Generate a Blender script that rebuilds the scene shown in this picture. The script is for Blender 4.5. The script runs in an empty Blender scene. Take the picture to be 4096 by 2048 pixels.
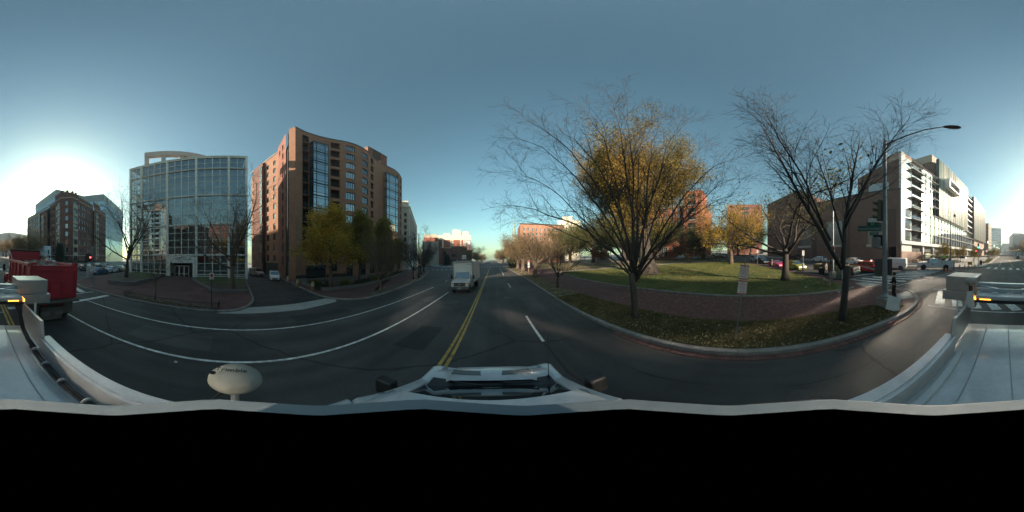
import bpy, bmesh, math, random
from mathutils import Vector, Matrix, Euler
R = math.radians
sc = bpy.context.scene
COL = sc.collection
# ---------------------------------------------------------------- camera, sky, sun, exposure
S_SLOPE, T_SLOPE = .02444, .04                 # the streets fall forward and rise to the right
def gz(x, y, h=0): return T_SLOPE*x - S_SLOPE*y + h
cd = bpy.data.cameras.new('camera'); cam = bpy.data.objects.new('camera', cd); COL.objects.link(cam)
cd.type = 'PANO'
try: cd.panorama_type = 'EQUIRECTANGULAR'
except Exception: cd.cycles.panorama_type = 'EQUIRECTANGULAR'
cd.clip_start = .02; cd.clip_end = 9000
cam.location = (0, 0, 3.4); cam.rotation_euler = (R(90), 0, R(-6.7))
sc.camera = cam
SUN_AZ, SUN_EL = -153.0, 19.5
sd = Vector((math.sin(R(SUN_AZ))*math.cos(R(SUN_EL)), math.cos(R(SUN_AZ))*math.cos(R(SUN_EL)), math.sin(R(SUN_EL))))
w = bpy.data.worlds.new('World'); sc.world = w; w.use_nodes = True
nt = w.node_tree; bg = nt.nodes['Background']
sky = nt.nodes.new('ShaderNodeTexSky'); sky.sky_type = 'NISHITA'; sky.sun_disc = False
sky.sun_elevation = R(SUN_EL); sky.sun_rotation = R(SUN_AZ)
sky.air_density = 1.0; sky.dust_density = .8; sky.ozone_density = 1.6; sky.altitude = 20
tn = nt.nodes.new('ShaderNodeVectorMath'); tn.operation = 'MULTIPLY'; tn.inputs[1].default_value = (.94, 1.22, .98)
nt.links.new(sky.outputs[0], tn.inputs[0]); nt.links.new(tn.outputs[0], bg.inputs[0]); bg.inputs[1].default_value = .072
sl = bpy.data.lights.new('sun', 'SUN'); sl.energy = 5.0; sl.angle = R(.55); sl.color = (1, .83, .64)
so = bpy.data.objects.new('sun', sl); COL.objects.link(so); so.rotation_euler = (-sd).to_track_quat('-Z', 'Y').to_euler(); so.location = (0, 0, 60)
sc.view_settings.view_transform = 'Standard'; sc.view_settings.look = 'None'
sc.view_settings.exposure = 1.2; sc.view_settings.gamma = 1; sc.view_settings.use_curve_mapping = False
sc.render.engine = 'CYCLES'
cy = sc.cycles; cy.use_denoising = True; cy.max_bounces = 6; cy.diffuse_bounces = 3; cy.glossy_bounces = 4
cy.transmission_bounces = 4; cy.transparent_max_bounces = 10; cy.sample_clamp_indirect = 0; cy.blur_glossy = 0; cy.use_guiding = True; cy.use_surface_guiding = True; cy.guiding_training_samples = 64
cy.use_adaptive_sampling = False

# ---------------------------------------------------------------- materials
MATS = {}
def mat(name, col, rough=.7, var=.12, scale=2., bump=0., bscale=60., metal=0., spec=.5, col2=None, fine=.0, island=0., stretch=None, coat=0., detail=4.):
    if name in MATS: return MATS[name]
    m = bpy.data.materials.new(name); m.use_nodes = True; n = m.node_tree.nodes; l = m.node_tree.links
    b = n['Principled BSDF']; b.inputs['Roughness'].default_value = rough; b.inputs['Metallic'].default_value = metal
    b.inputs['Specular IOR Level'].default_value = spec
    if coat: b.inputs['Coat Weight'].default_value = coat; b.inputs['Coat Roughness'].default_value = .06
    tc = n.new('ShaderNodeTexCoord'); src = tc.outputs['Object']
    if stretch:
        mp = n.new('ShaderNodeMapping'); mp.inputs['Scale'].default_value = stretch; l.new(src, mp.inputs[0]); src = mp.outputs[0]
    nz = n.new('ShaderNodeTexNoise'); nz.inputs['Scale'].default_value = scale; nz.inputs['Detail'].default_value = detail; nz.inputs['Roughness'].default_value = .65
    l.new(src, nz.inputs['Vector'])
    rp = n.new('ShaderNodeValToRGB'); e = rp.color_ramp.elements
    c = col; a = [max(0, x*(1-var)) for x in c]; d = col2 or [min(1, x*(1+var)) for x in c]
    e[0].position = .32; e[1].position = .68; e[0].color = (*a, 1); e[1].color = (*d, 1)
    l.new(nz.outputs['Fac'], rp.inputs[0]); out = rp.outputs[0]
    if fine:
        n2 = n.new('ShaderNodeTexNoise'); n2.inputs['Scale'].default_value = bscale; n2.inputs['Detail'].default_value = 3; l.new(src, n2.inputs['Vector'])
        mr = n.new('ShaderNodeMapRange'); mr.inputs[1].default_value = .3; mr.inputs[2].default_value = .7; mr.inputs[3].default_value = 1-fine; mr.inputs[4].default_value = 1+fine
        l.new(n2.outputs['Fac'], mr.inputs[0]); mx = n.new('ShaderNodeVectorMath'); mx.operation = 'SCALE'; l.new(out, mx.inputs[0]); l.new(mr.outputs[0], mx.inputs['Scale']); out = mx.outputs[0]
    if island:
        g = n.new('ShaderNodeNewGeometry'); oi = n.new('ShaderNodeObjectInfo'); ad = n.new('ShaderNodeMath'); ad.operation = 'ADD'
        l.new(g.outputs['Random Per Island'], ad.inputs[0]); l.new(oi.outputs['Random'], ad.inputs[1]); fr = n.new('ShaderNodeMath'); fr.operation = 'FRACT'; l.new(ad.outputs[0], fr.inputs[0])
        mr = n.new('ShaderNodeMapRange'); mr.inputs[3].default_value = 1-island; mr.inputs[4].default_value = 1+island; l.new(fr.outputs[0], mr.inputs[0])
        mx = n.new('ShaderNodeVectorMath'); mx.operation = 'SCALE'; l.new(out, mx.inputs[0]); l.new(mr.outputs[0], mx.inputs['Scale']); out = mx.outputs[0]
    l.new(out, b.inputs['Base Color'])
    if bump:
        n3 = n.new('ShaderNodeTexNoise'); n3.inputs['Scale'].default_value = bscale; n3.inputs['Detail'].default_value = 4; l.new(src, n3.inputs['Vector'])
        bp = n.new('ShaderNodeBump'); bp.inputs['Strength'].default_value = bump; bp.inputs['Distance'].default_value = .02; l.new(n3.outputs['Fac'], bp.inputs['Height']); l.new(bp.outputs[0], b.inputs['Normal'])
    MATS[name] = m; return m
def emis(name, col, s):
    m = mat(name, col, .4, .02); b = m.node_tree.nodes['Principled BSDF']; b.inputs['Emission Color'].default_value = (*col, 1); b.inputs['Emission Strength'].default_value = s; return m
def glass(name, gl=.4, grough=.02, tint=(.8, .9, .95), dark=(.02, .025, .03), transp=None, var=.0):
    """window glass: a mirror-like share over a dark room (or over tinted see-through)"""
    if name in MATS: return MATS[name]
    m = bpy.data.materials.new(name); m.use_nodes = True; n = m.node_tree.nodes; l = m.node_tree.links; n.clear()
    o = n.new('ShaderNodeOutputMaterial'); mx = n.new('ShaderNodeMixShader'); g = n.new('ShaderNodeBsdfGlossy'); g.inputs['Color'].default_value = (*tint, 1); g.inputs['Roughness'].default_value = grough
    if transp: d = n.new('ShaderNodeBsdfTransparent'); d.inputs[0].default_value = (*transp, 1)
    else:
        d = n.new('ShaderNodeBsdfDiffuse'); d.inputs[0].default_value = (*dark, 1)
        if var:
            tc = n.new('ShaderNodeObjectInfo'); rp = n.new('ShaderNodeValToRGB'); rp.color_ramp.interpolation = 'CONSTANT'
            e = rp.color_ramp.elements; e[0].color = (*dark, 1); e[1].position = 1-var; e[1].color = (.35, .34, .31, 1); x = e.new(1-var*1.8); x.color = (.12, .12, .11, 1)
            l.new(tc.outputs['Random'], rp.inputs[0]); l.new(rp.outputs[0], d.inputs[0])
    lw = n.new('ShaderNodeLayerWeight'); lw.inputs[0].default_value = .35
    mr = n.new('ShaderNodeMapRange'); mr.inputs[3].default_value = gl; mr.inputs[4].default_value = 1.; l.new(lw.outputs['Fresnel'], mr.inputs[0])
    tcc = n.new('ShaderNodeTexCoord'); nz = n.new('ShaderNodeTexNoise'); nz.inputs['Scale'].default_value = .35; bp = n.new('ShaderNodeBump'); bp.inputs['Strength'].default_value = .06; bp.inputs['Distance'].default_value = .1
    l.new(tcc.outputs['Object'], nz.inputs['Vector']); l.new(nz.outputs['Fac'], bp.inputs['Height']); l.new(bp.outputs[0], g.inputs['Normal'])
    l.new(mr.outputs[0], mx.inputs[0]); l.new(d.outputs[0], mx.inputs[1]); l.new(g.outputs[0], mx.inputs[2]); l.new(mx.outputs[0], o.inputs[0])
    MATS[name] = m; return m
def brickmat(name, c1, c2, mortar, bw=.2, rh=.1, ms=.008, rough=.85, axis='XY', var=.25):
    if name in MATS: return MATS[name]
    m = bpy.data.materials.new(name); m.use_nodes = True; n = m.node_tree.nodes; l = m.node_tree.links; b = n['Principled BSDF']; b.inputs['Roughness'].default_value = rough; b.inputs['Specular IOR Level'].default_value = .3
    tc = n.new('ShaderNodeTexCoord'); src = tc.outputs['Object']
    if axis == 'XZ':
        sp = n.new('ShaderNodeSeparateXYZ'); l.new(src, sp.inputs[0]); ad = n.new('ShaderNodeMath'); l.new(sp.outputs[0], ad.inputs[0]); l.new(sp.outputs[1], ad.inputs[1])
        cb = n.new('ShaderNodeCombineXYZ'); l.new(ad.outputs[0], cb.inputs[0]); l.new(sp.outputs[2], cb.inputs[1]); src = cb.outputs[0]
    t = n.new('ShaderNodeTexBrick'); t.inputs['Scale'].default_value = 1; t.inputs['Brick Width'].default_value = bw; t.inputs['Row Height'].default_value = rh; t.inputs['Mortar Size'].default_value = ms
    t.inputs['Color1'].default_value = (*c1, 1); t.inputs['Color2'].default_value = (*c2, 1); t.inputs['Mortar'].default_value = (*mortar, 1); l.new(src, t.inputs['Vector'])
    nz = n.new('ShaderNodeTexNoise'); nz.inputs['Scale'].default_value = .6; nz.inputs['Detail'].default_value = 6; l.new(tc.outputs['Object'], nz.inputs['Vector'])
    mr = n.new('ShaderNodeMapRange'); mr.inputs[1].default_value = .3; mr.inputs[2].default_value = .7; mr.inputs[3].default_value = 1-var; mr.inputs[4].default_value = 1+var; l.new(nz.outputs['Fac'], mr.inputs[0])
    mx = n.new('ShaderNodeVectorMath'); mx.operation = 'SCALE'; l.new(t.outputs['Color'], mx.inputs[0]); l.new(mr.outputs[0], mx.inputs['Scale']); l.new(mx.outputs[0], b.inputs['Base Color'])
    MATS[name] = m; return m

# ---------------------------------------------------------------- mesh builder
class MB:
    def __init__(s): s.v = []; s.f = []; s.mi = []
    def add(s, vs, fs, mi=0):
        k = len(s.v); s.v += [tuple(p) for p in vs]; s.f += [tuple(i+k for i in f) for f in fs]; s.mi += [mi]*len(fs); return s
    def hexa(s, c, mi=0):   # 8 corners: bottom 4 ccw, top 4 ccw
        return s.add(c, [(3, 2, 1, 0), (4, 5, 6, 7), (0, 1, 5, 4), (1, 2, 6, 5), (2, 3, 7, 6), (3, 0, 4, 7)], mi)
    def box(s, x0, x1, y0, y1, z0, z1, mi=0):
        return s.hexa([(x0, y0, z0), (x1, y0, z0), (x1, y1, z0), (x0, y1, z0), (x0, y0, z1), (x1, y0, z1), (x1, y1, z1), (x0, y1, z1)], mi)
    def bar(s, a, b, wx, wz=None, mi=0):   # square bar between two points
        a, b = Vector(a), Vector(b); d = (b-a); L = d.length
        if L < 1e-6: return s
        q = d.to_track_quat('X', 'Z'); wz = wz or wx; hx, hz = wx/2, wz/2
        c = [(0, -hx, -hz), (L, -hx, -hz), (L, hx, -hz), (0, hx, -hz), (0, -hx, hz), (L, -hx, hz), (L, hx, hz), (0, hx, hz)]
        return s.hexa([a + q @ Vector(p) for p in c], mi)
    def prism(s, pts, z0, z1, mi=0):       # pts ccw in xy; z0/z1 numbers or functions
        n = len(pts); f0 = z0 if callable(z0) else (lambda x, y: z0); f1 = z1 if callable(z1) else (lambda x, y: z1)
        vs = [(x, y, f0(x, y)) for x, y in pts] + [(x, y, f1(x, y)) for x, y in pts]
        fs = [tuple(range(n-1, -1, -1)), tuple(range(n, 2*n))] + [(i, (i+1) % n, n+(i+1) % n, n+i) for i in range(n)]
        return s.add(vs, fs, mi)
    def yprism(s, pts, y0, y1, fn=None, mi=0):  # side profile pts (x,z) extruded across y; fn(x,y,z)->point
        n = len(pts); vs = [(x, y0, z) for x, z in pts] + [(x, y1, z) for x, z in pts]
        if fn: vs = [fn(*p) for p in vs]
        fs = [tuple(range(n)), tuple(range(2*n-1, n-1, -1))] + [((i+1) % n, i, n+i, n+(i+1) % n) for i in range(n)]
        return s.add(vs, fs, mi)
    def tube(s, pts, rad, n=8, cap=True, mi=0):
        pts = [Vector(p) for p in pts]; m = len(pts); rad = rad if hasattr(rad, '__len__') else [rad]*m
        k = len(s.v); u = None
        for i, p in enumerate(pts):
            d = (pts[min(i+1, m-1)] - pts[max(i-1, 0)])
            if d.length < 1e-9: d = Vector((0, 0, 1))
            d.normalize()
            if u is None: u = d.orthogonal().normalized()
            u = (u - d*u.dot(d))
            if u.length < 1e-6: u = d.orthogonal()
            u.normalize(); v = d.cross(u)
            for j in range(n):
                a = 2*math.pi*j/n; q = p + (u*math.cos(a) + v*math.sin(a))*rad[i]; s.v.append((q.x, q.y, q.z))
        for i in range(m-1):
            for j in range(n):
                s.f.append((k+i*n+j, k+i*n+(j+1) % n, k+(i+1)*n+(j+1) % n, k+(i+1)*n+j)); s.mi.append(mi)
        if cap:
            s.f.append(tuple(k+j for j in range(n-1, -1, -1))); s.mi.append(mi); s.f.append(tuple(k+(m-1)*n+j for j in range(n))); s.mi.append(mi)
        return s
    def lathe(s, prof, n=16, c=(0, 0, 0), axis='z', mi=0):
        k = len(s.v); m = len(prof)
        for r, z in prof:
            for j in range(n):
                a = 2*math.pi*j/n; x, y = r*math.cos(a), r*math.sin(a)
                p = (x, y, z) if axis == 'z' else ((x, z, y) if axis == 'y' else (z, x, y)); s.v.append((c[0]+p[0], c[1]+p[1], c[2]+p[2]))
        for i in range(m-1):
            for j in range(n): s.f.append((k+i*n+j, k+i*n+(j+1) % n, k+(i+1)*n+(j+1) % n, k+(i+1)*n+j)); s.mi.append(mi)
        s.f.append(tuple(k+j for j in range(n-1, -1, -1))); s.mi.append(mi); s.f.append(tuple(k+(m-1)*n+j for j in range(n))); s.mi.append(mi)
        return s
    def mesh(s, name, mats, smooth=False):
        me = bpy.data.meshes.new(name); me.from_pydata(s.v, [], s.f)
        for m in (mats if isinstance(mats, (list, tuple)) else [mats]): me.materials.append(m)
        if any(s.mi): me.polygons.foreach_set('material_index', s.mi)
        if smooth: me.polygons.foreach_set('use_smooth', [True]*len(s.f))
        me.update(); return me
    def build(s, name, mats, parent=None, smooth=False, bevel=0, fix=False, loc=None, rot=None, seg=2):
        me = s.mesh(name, mats, smooth)
        if fix:
            bm = bmesh.new(); bm.from_mesh(me); bmesh.ops.recalc_face_normals(bm, faces=bm.faces[:]); bm.to_mesh(me); bm.free()
        o = link(name, me, parent, loc, rot)
        if bevel:
            b = o.modifiers.new('bevel', 'BEVEL'); b.width = bevel; b.segments = seg; b.limit_method = 'ANGLE'; b.angle_limit = R(35); b.harden_normals = False
            me.polygons.foreach_set('use_smooth', [True]*len(me.polygons))
            try: wn = o.modifiers.new('wn', 'WEIGHTED_NORMAL'); wn.keep_sharp = True
            except Exception: pass
        return o
def link(name, data, parent=None, loc=None, rot=None):
    o = bpy.data.objects.new(name, data); COL.objects.link(o)
    if loc is not None: o.location = loc
    if rot is not None: o.rotation_euler = rot
    if parent is not None: o.parent = parent
    return o
def tag(o, label=None, cat=None, group=None, kind=None):
    if label: o['label'] = label
    if cat: o['category'] = cat
    if group: o['group'] = group
    if kind: o['kind'] = kind
    return o
def thing(name, label, cat, x=0, y=0, h=0, rz=0, group=None, tilt=False, z=None):
    o = link(name, None); o.empty_display_size = .3
    o.location = (x, y, gz(x, y, h) if z is None else z)
    if tilt:
        nrm = Vector((-T_SLOPE, S_SLOPE, 1)).normalized(); hd = Vector((math.cos(rz), math.sin(rz), 0)); hd = (hd - nrm*hd.dot(nrm)).normalized(); sdv = nrm.cross(hd)
        o.rotation_euler = Matrix((hd, sdv, nrm)).transposed().to_euler()
    else: o.rotation_euler = (0, 0, rz)
    return tag(o, label, cat, group)
def struct(o): o['kind'] = 'structure'; return o
def dup(root, label=None, **kw):
    c = root.copy(); COL.objects.link(c)
    if label: c['label'] = label
    for ch in list(root.children):
        d = ch.copy(); COL.objects.link(d); d.parent = c; d.matrix_parent_inverse = ch.matrix_parent_inverse
        for g in list(ch.children):
            e = g.copy(); COL.objects.link(e); e.parent = d
    return c
def text(s, size, m, parent, loc, rot, name='lettering', ext=.004, align='CENTER', sx=1.):
    cu = bpy.data.curves.new(name, 'FONT'); cu.body = s; cu.size = size; cu.extrude = ext; cu.align_x = align; cu.align_y = 'CENTER'; cu.materials.append(m); cu.resolution_u = 3
    t = bpy.data.objects.new('tmp', cu); COL.objects.link(t); me = bpy.data.meshes.new(name); me.materials.append(m)
    o = link(name, me, parent, loc, rot); o.scale = (sx, 1, 1); TEXTS.append((t, o, m)); return o
TEXTS = []
def finish_texts():
    dg = bpy.context.evaluated_depsgraph_get()
    for t, o, m in TEXTS:
        me = bpy.data.meshes.new_from_object(t.evaluated_get(dg)); me.name = o.name
        if not me.materials: me.materials.append(m)
        o.data = me
    for t, o, m in TEXTS: bpy.data.objects.remove(t)
# shared materials
ASPH = None
WHITE_PAINT = mat('white_road_paint', (.54, .54, .51), .8, .4, 4, fine=.25, bscale=40)
YELLOW_PAINT = mat('yellow_road_paint', (.38, .25, .06), .8, .45, 4, fine=.25, bscale=40)
CONC = mat('concrete', (.27, .255, .235), .9, .2, 1.2, .2, 60, fine=.15)
KERB = mat('kerb_stone', (.185, .172, .16), .9, .25, 2, .25, 60, fine=.2, island=.12)
GREYMETAL = mat('galvanised_metal', (.22, .24, .25), .5, .15, 6, metal=.4)
DARKMETAL = mat('dark_metal', (.03, .032, .035), .5, .2, 6)
BLACK = mat('black_plastic', (.012, .012, .013), .5, .2, 8)
RUBBER = mat('tyre_rubber', (.018, .018, .019), .85, .3, 8)
CHROME = mat('bright_metal', (.55, .56, .57), .3, .1, 10, metal=.9)
WHITE = mat('white_painted_metal', (.72, .73, .74), .4, .04, 3)
CARGLASS = glass('car_glass', .25, .03, (.8, .88, .92), (.012, .014, .016))
# ---------------------------------------------------------------- ground, roads, pavements
def asphalt(name, base):
    m = mat(name, base, .82, .32, .3, .4, 70, fine=.32, spec=.35, detail=7)
    n = m.node_tree.nodes; l = m.node_tree.links; b = n['Principled BSDF']; src = b.inputs['Base Color'].links[0].from_socket
    tc = n.new('ShaderNodeTexCoord'); mp = n.new('ShaderNodeMapping'); mp.inputs['Scale'].default_value = (1.1, .05, 1); l.new(tc.outputs['Object'], mp.inputs[0])
    wv = n.new('ShaderNodeTexNoise'); wv.inputs['Scale'].default_value = 1; wv.inputs['Detail'].default_value = 3; l.new(mp.outputs[0], wv.inputs['Vector'])
    mr = n.new('ShaderNodeMapRange'); mr.inputs[1].default_value = .3; mr.inputs[2].default_value = .7; mr.inputs[3].default_value = .68; mr.inputs[4].default_value = 1.32; l.new(wv.outputs['Fac'], mr.inputs[0])
    vo = n.new('ShaderNodeTexVoronoi'); vo.feature = 'DISTANCE_TO_EDGE'; vo.inputs['Scale'].default_value = .16
    nz = n.new('ShaderNodeTexNoise'); nz.inputs['Scale'].default_value = 1.3; nz.inputs['Detail'].default_value = 5; l.new(tc.outputs['Object'], nz.inputs['Vector'])
    mxv = n.new('ShaderNodeMix'); mxv.data_type = 'RGBA'; mxv.inputs['Factor'].default_value = .25; l.new(tc.outputs['Object'], mxv.inputs[6]); l.new(nz.outputs['Color'], mxv.inputs[7]); l.new(mxv.outputs[2], vo.inputs['Vector'])
    cr = n.new('ShaderNodeMapRange'); cr.inputs[1].default_value = 0; cr.inputs[2].default_value = .007; cr.inputs[3].default_value = .4; cr.inputs[4].default_value = 1; l.new(vo.outputs['Distance'], cr.inputs[0])
    mu = n.new('ShaderNodeMath'); mu.operation = 'MULTIPLY'; l.new(mr.outputs[0], mu.inputs[0]); l.new(cr.outputs[0], mu.inputs[1])
    sc_ = n.new('ShaderNodeVectorMath'); sc_.operation = 'SCALE'; l.new(src, sc_.inputs[0]); l.new(mu.outputs[0], sc_.inputs['Scale']); l.new(sc_.outputs[0], b.inputs['Base Color'])
    return m
ASPH = asphalt('asphalt', (.052, .05, .047)); ASPH2 = asphalt('driveway_asphalt', (.036, .034, .032))
EARTH = mat('earth', (.075, .058, .04), .95, .35, .6, .3, 20, fine=.3, col2=(.10, .075, .048))
GRASSM = mat('lawn_ground', (.06, .08, .02), .95, .35, .5, .4, 30, fine=.35, col2=(.11, .11, .035))
VERGEM = mat('verge_ground', (.055, .058, .02), .95, .4, .9, .5, 26, fine=.4, col2=(.13, .10, .045))
BRICKWALK = brickmat('brick_paving', (.10, .046, .041), (.138, .064, .056), (.055, .042, .04))
BRICKBIT = mat('brick_piece', (.118, .054, .047), .85, .2, 3, island=.3)
TANPATH = mat('gravel_path', (.24, .19, .15), .95, .2, .8, .3, 40, fine=.15)

def sheet(name, pts, h, m, kind='structure'):
    me = MB().add([(x, y, gz(x, y, h)) for x, y in pts], [tuple(range(len(pts)))]).build(name, m, fix=False)
    if me.data.polygons[0].normal.z < 0: me.data.flip_normals()
    me['kind'] = kind; return me
def slab(name, pts, h, m):
    a = sum(p[0]*q[1]-q[0]*p[1] for p, q in zip(pts, pts[1:]+pts[:1]))
    if a < 0: pts = pts[::-1]
    return struct(MB().prism(pts, lambda x, y: gz(x, y, -.25), lambda x, y: gz(x, y, h)).build(name, m))
def resample(path, step):
    out = [Vector(path[0])]; acc = 0
    for a, b in zip(path, path[1:]):
        a, b = Vector(a), Vector(b); L = (b-a).length; t = step-acc
        while t <= L + 1e-6: out.append(a + (b-a)*min(1, t/L)); t += step
        acc = (acc + L) % step if L else acc
    if (Vector(path[-1])-out[-1]).length > step*.35: out.append(Vector(path[-1]))
    return out
def smooth2(path, k=6):   # catmull-rom through 2d points
    P = [Vector(p) for p in path]; P = [P[0]*2-P[1]] + P + [P[-1]*2-P[-2]]; out = []
    for i in range(1, len(P)-2):
        for j in range(k):
            t = j/k; a, b, c, d = P[i-1], P[i], P[i+1], P[i+2]
            out.append(tuple(.5*((2*b)+(c-a)*t+(2*a-5*b+4*c-d)*t*t+(3*b-a-3*c+d)*t**3)))
    out.append(tuple(P[-2])); return out
def offset(path, o):
    P = [Vector(p) for p in path]; out = []
    for i, p in enumerate(P):
        d = (P[min(i+1, len(P)-1)]-P[max(i-1, 0)]).normalized(); out.append(p + Vector((-d.y, d.x))*o)
    return out
def kerb(parent, path, w, h, seg, m, fine=.3, name='kerb_stone'):
    """kerb stones laid end to end; w to the left of the path's direction"""
    fp = resample(path, fine); L = offset(fp, w); n = max(1, round(seg/fine)); rng = random.Random(len(path)*7+int(h*100))
    for i in range(0, len(fp)-1, n):
        j = min(i+n, len(fp)-1); a = fp[i:j+1]; b = L[i:j+1]; dh = rng.uniform(-.006, .008)
        e = (a[-1]-a[-2]).normalized()*.012; a = a[:-1]+[a[-1]-e]; b = b[:-1]+[b[-1]-e]
        mb = MB(); k = len(a); vs = []
        for p, q in zip(a, b):
            ch = .018; t = p+(q-p)*.12
            vs += [(p.x, p.y, gz(p.x, p.y, -.2)), (p.x, p.y, gz(p.x, p.y, h-ch+dh)), (t.x, t.y, gz(t.x, t.y, h+dh)), (q.x, q.y, gz(q.x, q.y, h+dh)), (q.x, q.y, gz(q.x, q.y, -.2))]
        fs = [(5*r+c+5, 5*r+c, 5*r+c+1, 5*r+c+6) for r in range(k-1) for c in range(4)] + [(4, 3, 2, 1, 0), tuple(5*(k-1)+c for c in range(5))]
        mb.add(vs, fs).build(name, m, parent, fix=True)
# the earth far out, then road sheets
sheet('ground', [(-1800, -2600), (1800, -2600), (1800, 3200), (-1800, 3200)], -.12, mat('far_ground', (.07, .065, .05), .95, .3, .02, col2=(.09, .085, .07)))
road = sheet('road', [(-420, -700), (420, -700), (420, 900), (-420, 900)], 0, ASPH)
MARK = []
def mark(pts, m=WHITE_PAINT, h=.006, name='road_marking', lab=None):
    mb = MB().add([(x, y, gz(x, y, h)) for x, y in pts], [tuple(range(len(pts)))]); o = mb.build(name, m, road)
    if o.data.polygons[0].normal.z < 0: o.data.flip_normals()
def line(x0, y0, x1, y1, w=.1, m=WHITE_PAINT):
    d = Vector((x1-x0, y1-y0)).normalized(); n = Vector((-d.y, d.x))*w/2
    mark([(x0+n.x, y0+n.y), (x0-n.x, y0-n.y), (x1-n.x, y1-n.y), (x1+n.x, y1+n.y)], m)
for x in (-1.46, -1.27): line(x, -10.5, x, 79, .11, YELLOW_PAINT)
line(-4.65, -8.8, -4.78, 17.0, .11); line(-7.5, -9.9, -7.75, 20.3, .1)
line(1.83, 5.7, 1.86, 9.0, .11); line(2.09, 19.2, 2.1, 22.7, .11); line(2.3, 34.5, 3.0, 71.5, .12)
line(-7.9, 26, -8.2, 29, .1); line(-10.5, 38, -11.5, 41, .1)
# stop bars and the crossing behind the car
line(-10.45, -10.3, -1.6, -9.6, .4); line(-10.3, -12.2, 1, -11.3, .12); line(-11.2, -17.1, -2, -15.9, .12)
for i in range(9):
    x = -9.7+i*1.25; line(x+.1, -15.2+.08*i*.5, x+.75, -12.4, .55)
line(4.4, -8.6, -1.2, -8.9, .1); line(5.9, -12.6, -1, -12.9, .1)
for i in range(5):
    x = 3.9-i*1.15; line(x+1.1, -12.2, x, -9.2, .6)
# zebra over the right-hand street
for i in range(9):
    t = i/8; x0, y0 = 14.3-.9*t+0*t, -10.3-12.2*t; line(x0, y0, x0-4.6+1.3*t, y0-2.1-.6*t, .55)
line(14.9, -9.9, 13.2, -24.2, .1); line(9.2, -11.5, 7.6, -26.6, .1); line(16, -11.2, 15.9, -16, .32)
line(20, -13.3, 60, 2.5, .1); line(24, -14.8, 30, -12.4, .1, YELLOW_PAINT)
# crossing of the avenue far behind
for i in range(9): line(3.4-i*1.5, -31.6, 3.3-i*1.5, -35, .62)
line(4.1, -31.1, -12, -31.5, .1); line(4.2, -35.5, -12, -35.9, .1)
line(1.3, -38.4, 1.25, -60, .11)
for k in range(8): line(1.2, -66-k*12, 1.2, -70-k*12, .11)
for x in (-1.75, -1.95): line(x, -37, x-.2, -300, .11, YELLOW_PAINT)
for k in range(6): line(-5.2, -42-k*12, -5.2, -46-k*12, .11)
# crossings ahead
for i in range(8): line(5-i*1.55, 81.5, 5-i*1.55, 85.5, .7)
for i in range(9): line(5.5-i*1.6, 126, 5.5-i*1.6, 130, .7)
for i in range(8): line(-12-i*1.75, 66.3-i*.6, -12.6-i*1.75, 69.6-i*.6, .7)
for i in range(8): line(-26-i*1.9, 92-i*.5, -26.8-i*1.9, 96-i*.5, .7)
for k in range(14): line(2.6, 140+k*12, 2.6, 144+k*12, .13)
line(-1.3, 132, -1.3, 600, .25, YELLOW_PAINT)
# ----- right side: kerb, verge, brick walk, lawn
rk = smooth2([(5.6, 78), (5.4, 45), (5.36, 26.9), (4.83, 12.7), (4.63, 7.9), (4.6, 3), (4.6, -2), (4.6, -6.2), (4.9, -8.1), (5.54, -9.35), (6.8, -10.6), (8.5, -11.1), (11, -10.9), (14, -10)]) + [(30, -4.4), (46, 1.5), (70, 10.4)]
walk = slab('brick_walk', [tuple(p) for p in offset(rk, .15)] + [(70, 14), (44.5, 3), (34, -1), (24, -4.7), (15.3, -7.3), (11.2, -7.9), (10.6, -4), (11, 0), (11.6, 7), (11.6, 14), (12, 22), (13.2, 32), (14.5, 45), (15.5, 78)], .115, BRICKWALK)
kerb(walk, rk, .2, .14, 2.1, KERB)
verge = sheet('verge', [(4.8, 13), (4.83, -6.3), (5.3, -7.6), (6.1, -7.3), (6.75, -6.0), (7.05, -4.6), (7.12, 0), (7.35, 5.8), (7.3, 9), (7.05, 17), (8, 28), (8.6, 45), (9.2, 78), (5.8, 78), (5.6, 45), (5.56, 27), (5.0, 12.7)], .135, VERGEM)
LAWN = [(10.85, -7.9), (15.3, -7.5), (24, -4.9), (34, -1.3), (44.5, 2.7), (47.5, 6), (44, 14), (40, 19.7), (32.8, 23.6), (27.5, 27.8), (20, 30.8), (13.8, 31.4), (12.2, 22), (11.75, 14), (11.75, 7), (11.1, 0), (10.75, -4)]
lawn = slab('lawn', LAWN, .15, GRASSM)
lk = smooth2([(13.7, 31.2), (12.1, 22), (11.65, 14), (11.65, 7), (11.0, 0), (10.6, -4), (10.5, -7.2), (10.62, -8.0), (11.1, -8.25)], 5)
kerb(lawn, lk, .2, .2, 2.4, KERB)
path = slab('park_path', [(13.8, 31.6), (20, 31), (27.7, 28), (33, 23.8), (40.2, 19.9), (44.2, 14.2), (47.8, 6), (50.5, 7), (47, 15.5), (42, 22.4), (35, 26.4), (29, 30.8), (21, 33.8), (14, 34.5)], .14, TANPATH)
lawn2 = slab('far_lawn', [(15.2, 35), (21, 34), (29, 31), (35, 26.6), (42, 22.6), (47, 15.7), (50.6, 7.2), (58, 10), (60, 30), (58, 60), (40, 84), (16.2, 78)], .13, mat('far_lawn_ground', (.06, .062, .02), .95, .4, .4, .4, 30, fine=.35, col2=(.16, .12, .04)))
plz = slab('memorial_plaza', [(30, 52), (44, 40), (56, 46), (56, 60), (40, 72), (32, 66)], .16, TANPATH)
street2 = sheet('park_side_street', [(60.5, 10.5), (72.5, 14.5), (73, 90), (61, 90)], -.002, ASPH)
pav2 = slab('far_pavement', [(73, 14), (77.2, 14), (77.2, 92), (73, 92)], .12, CONC)
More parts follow.
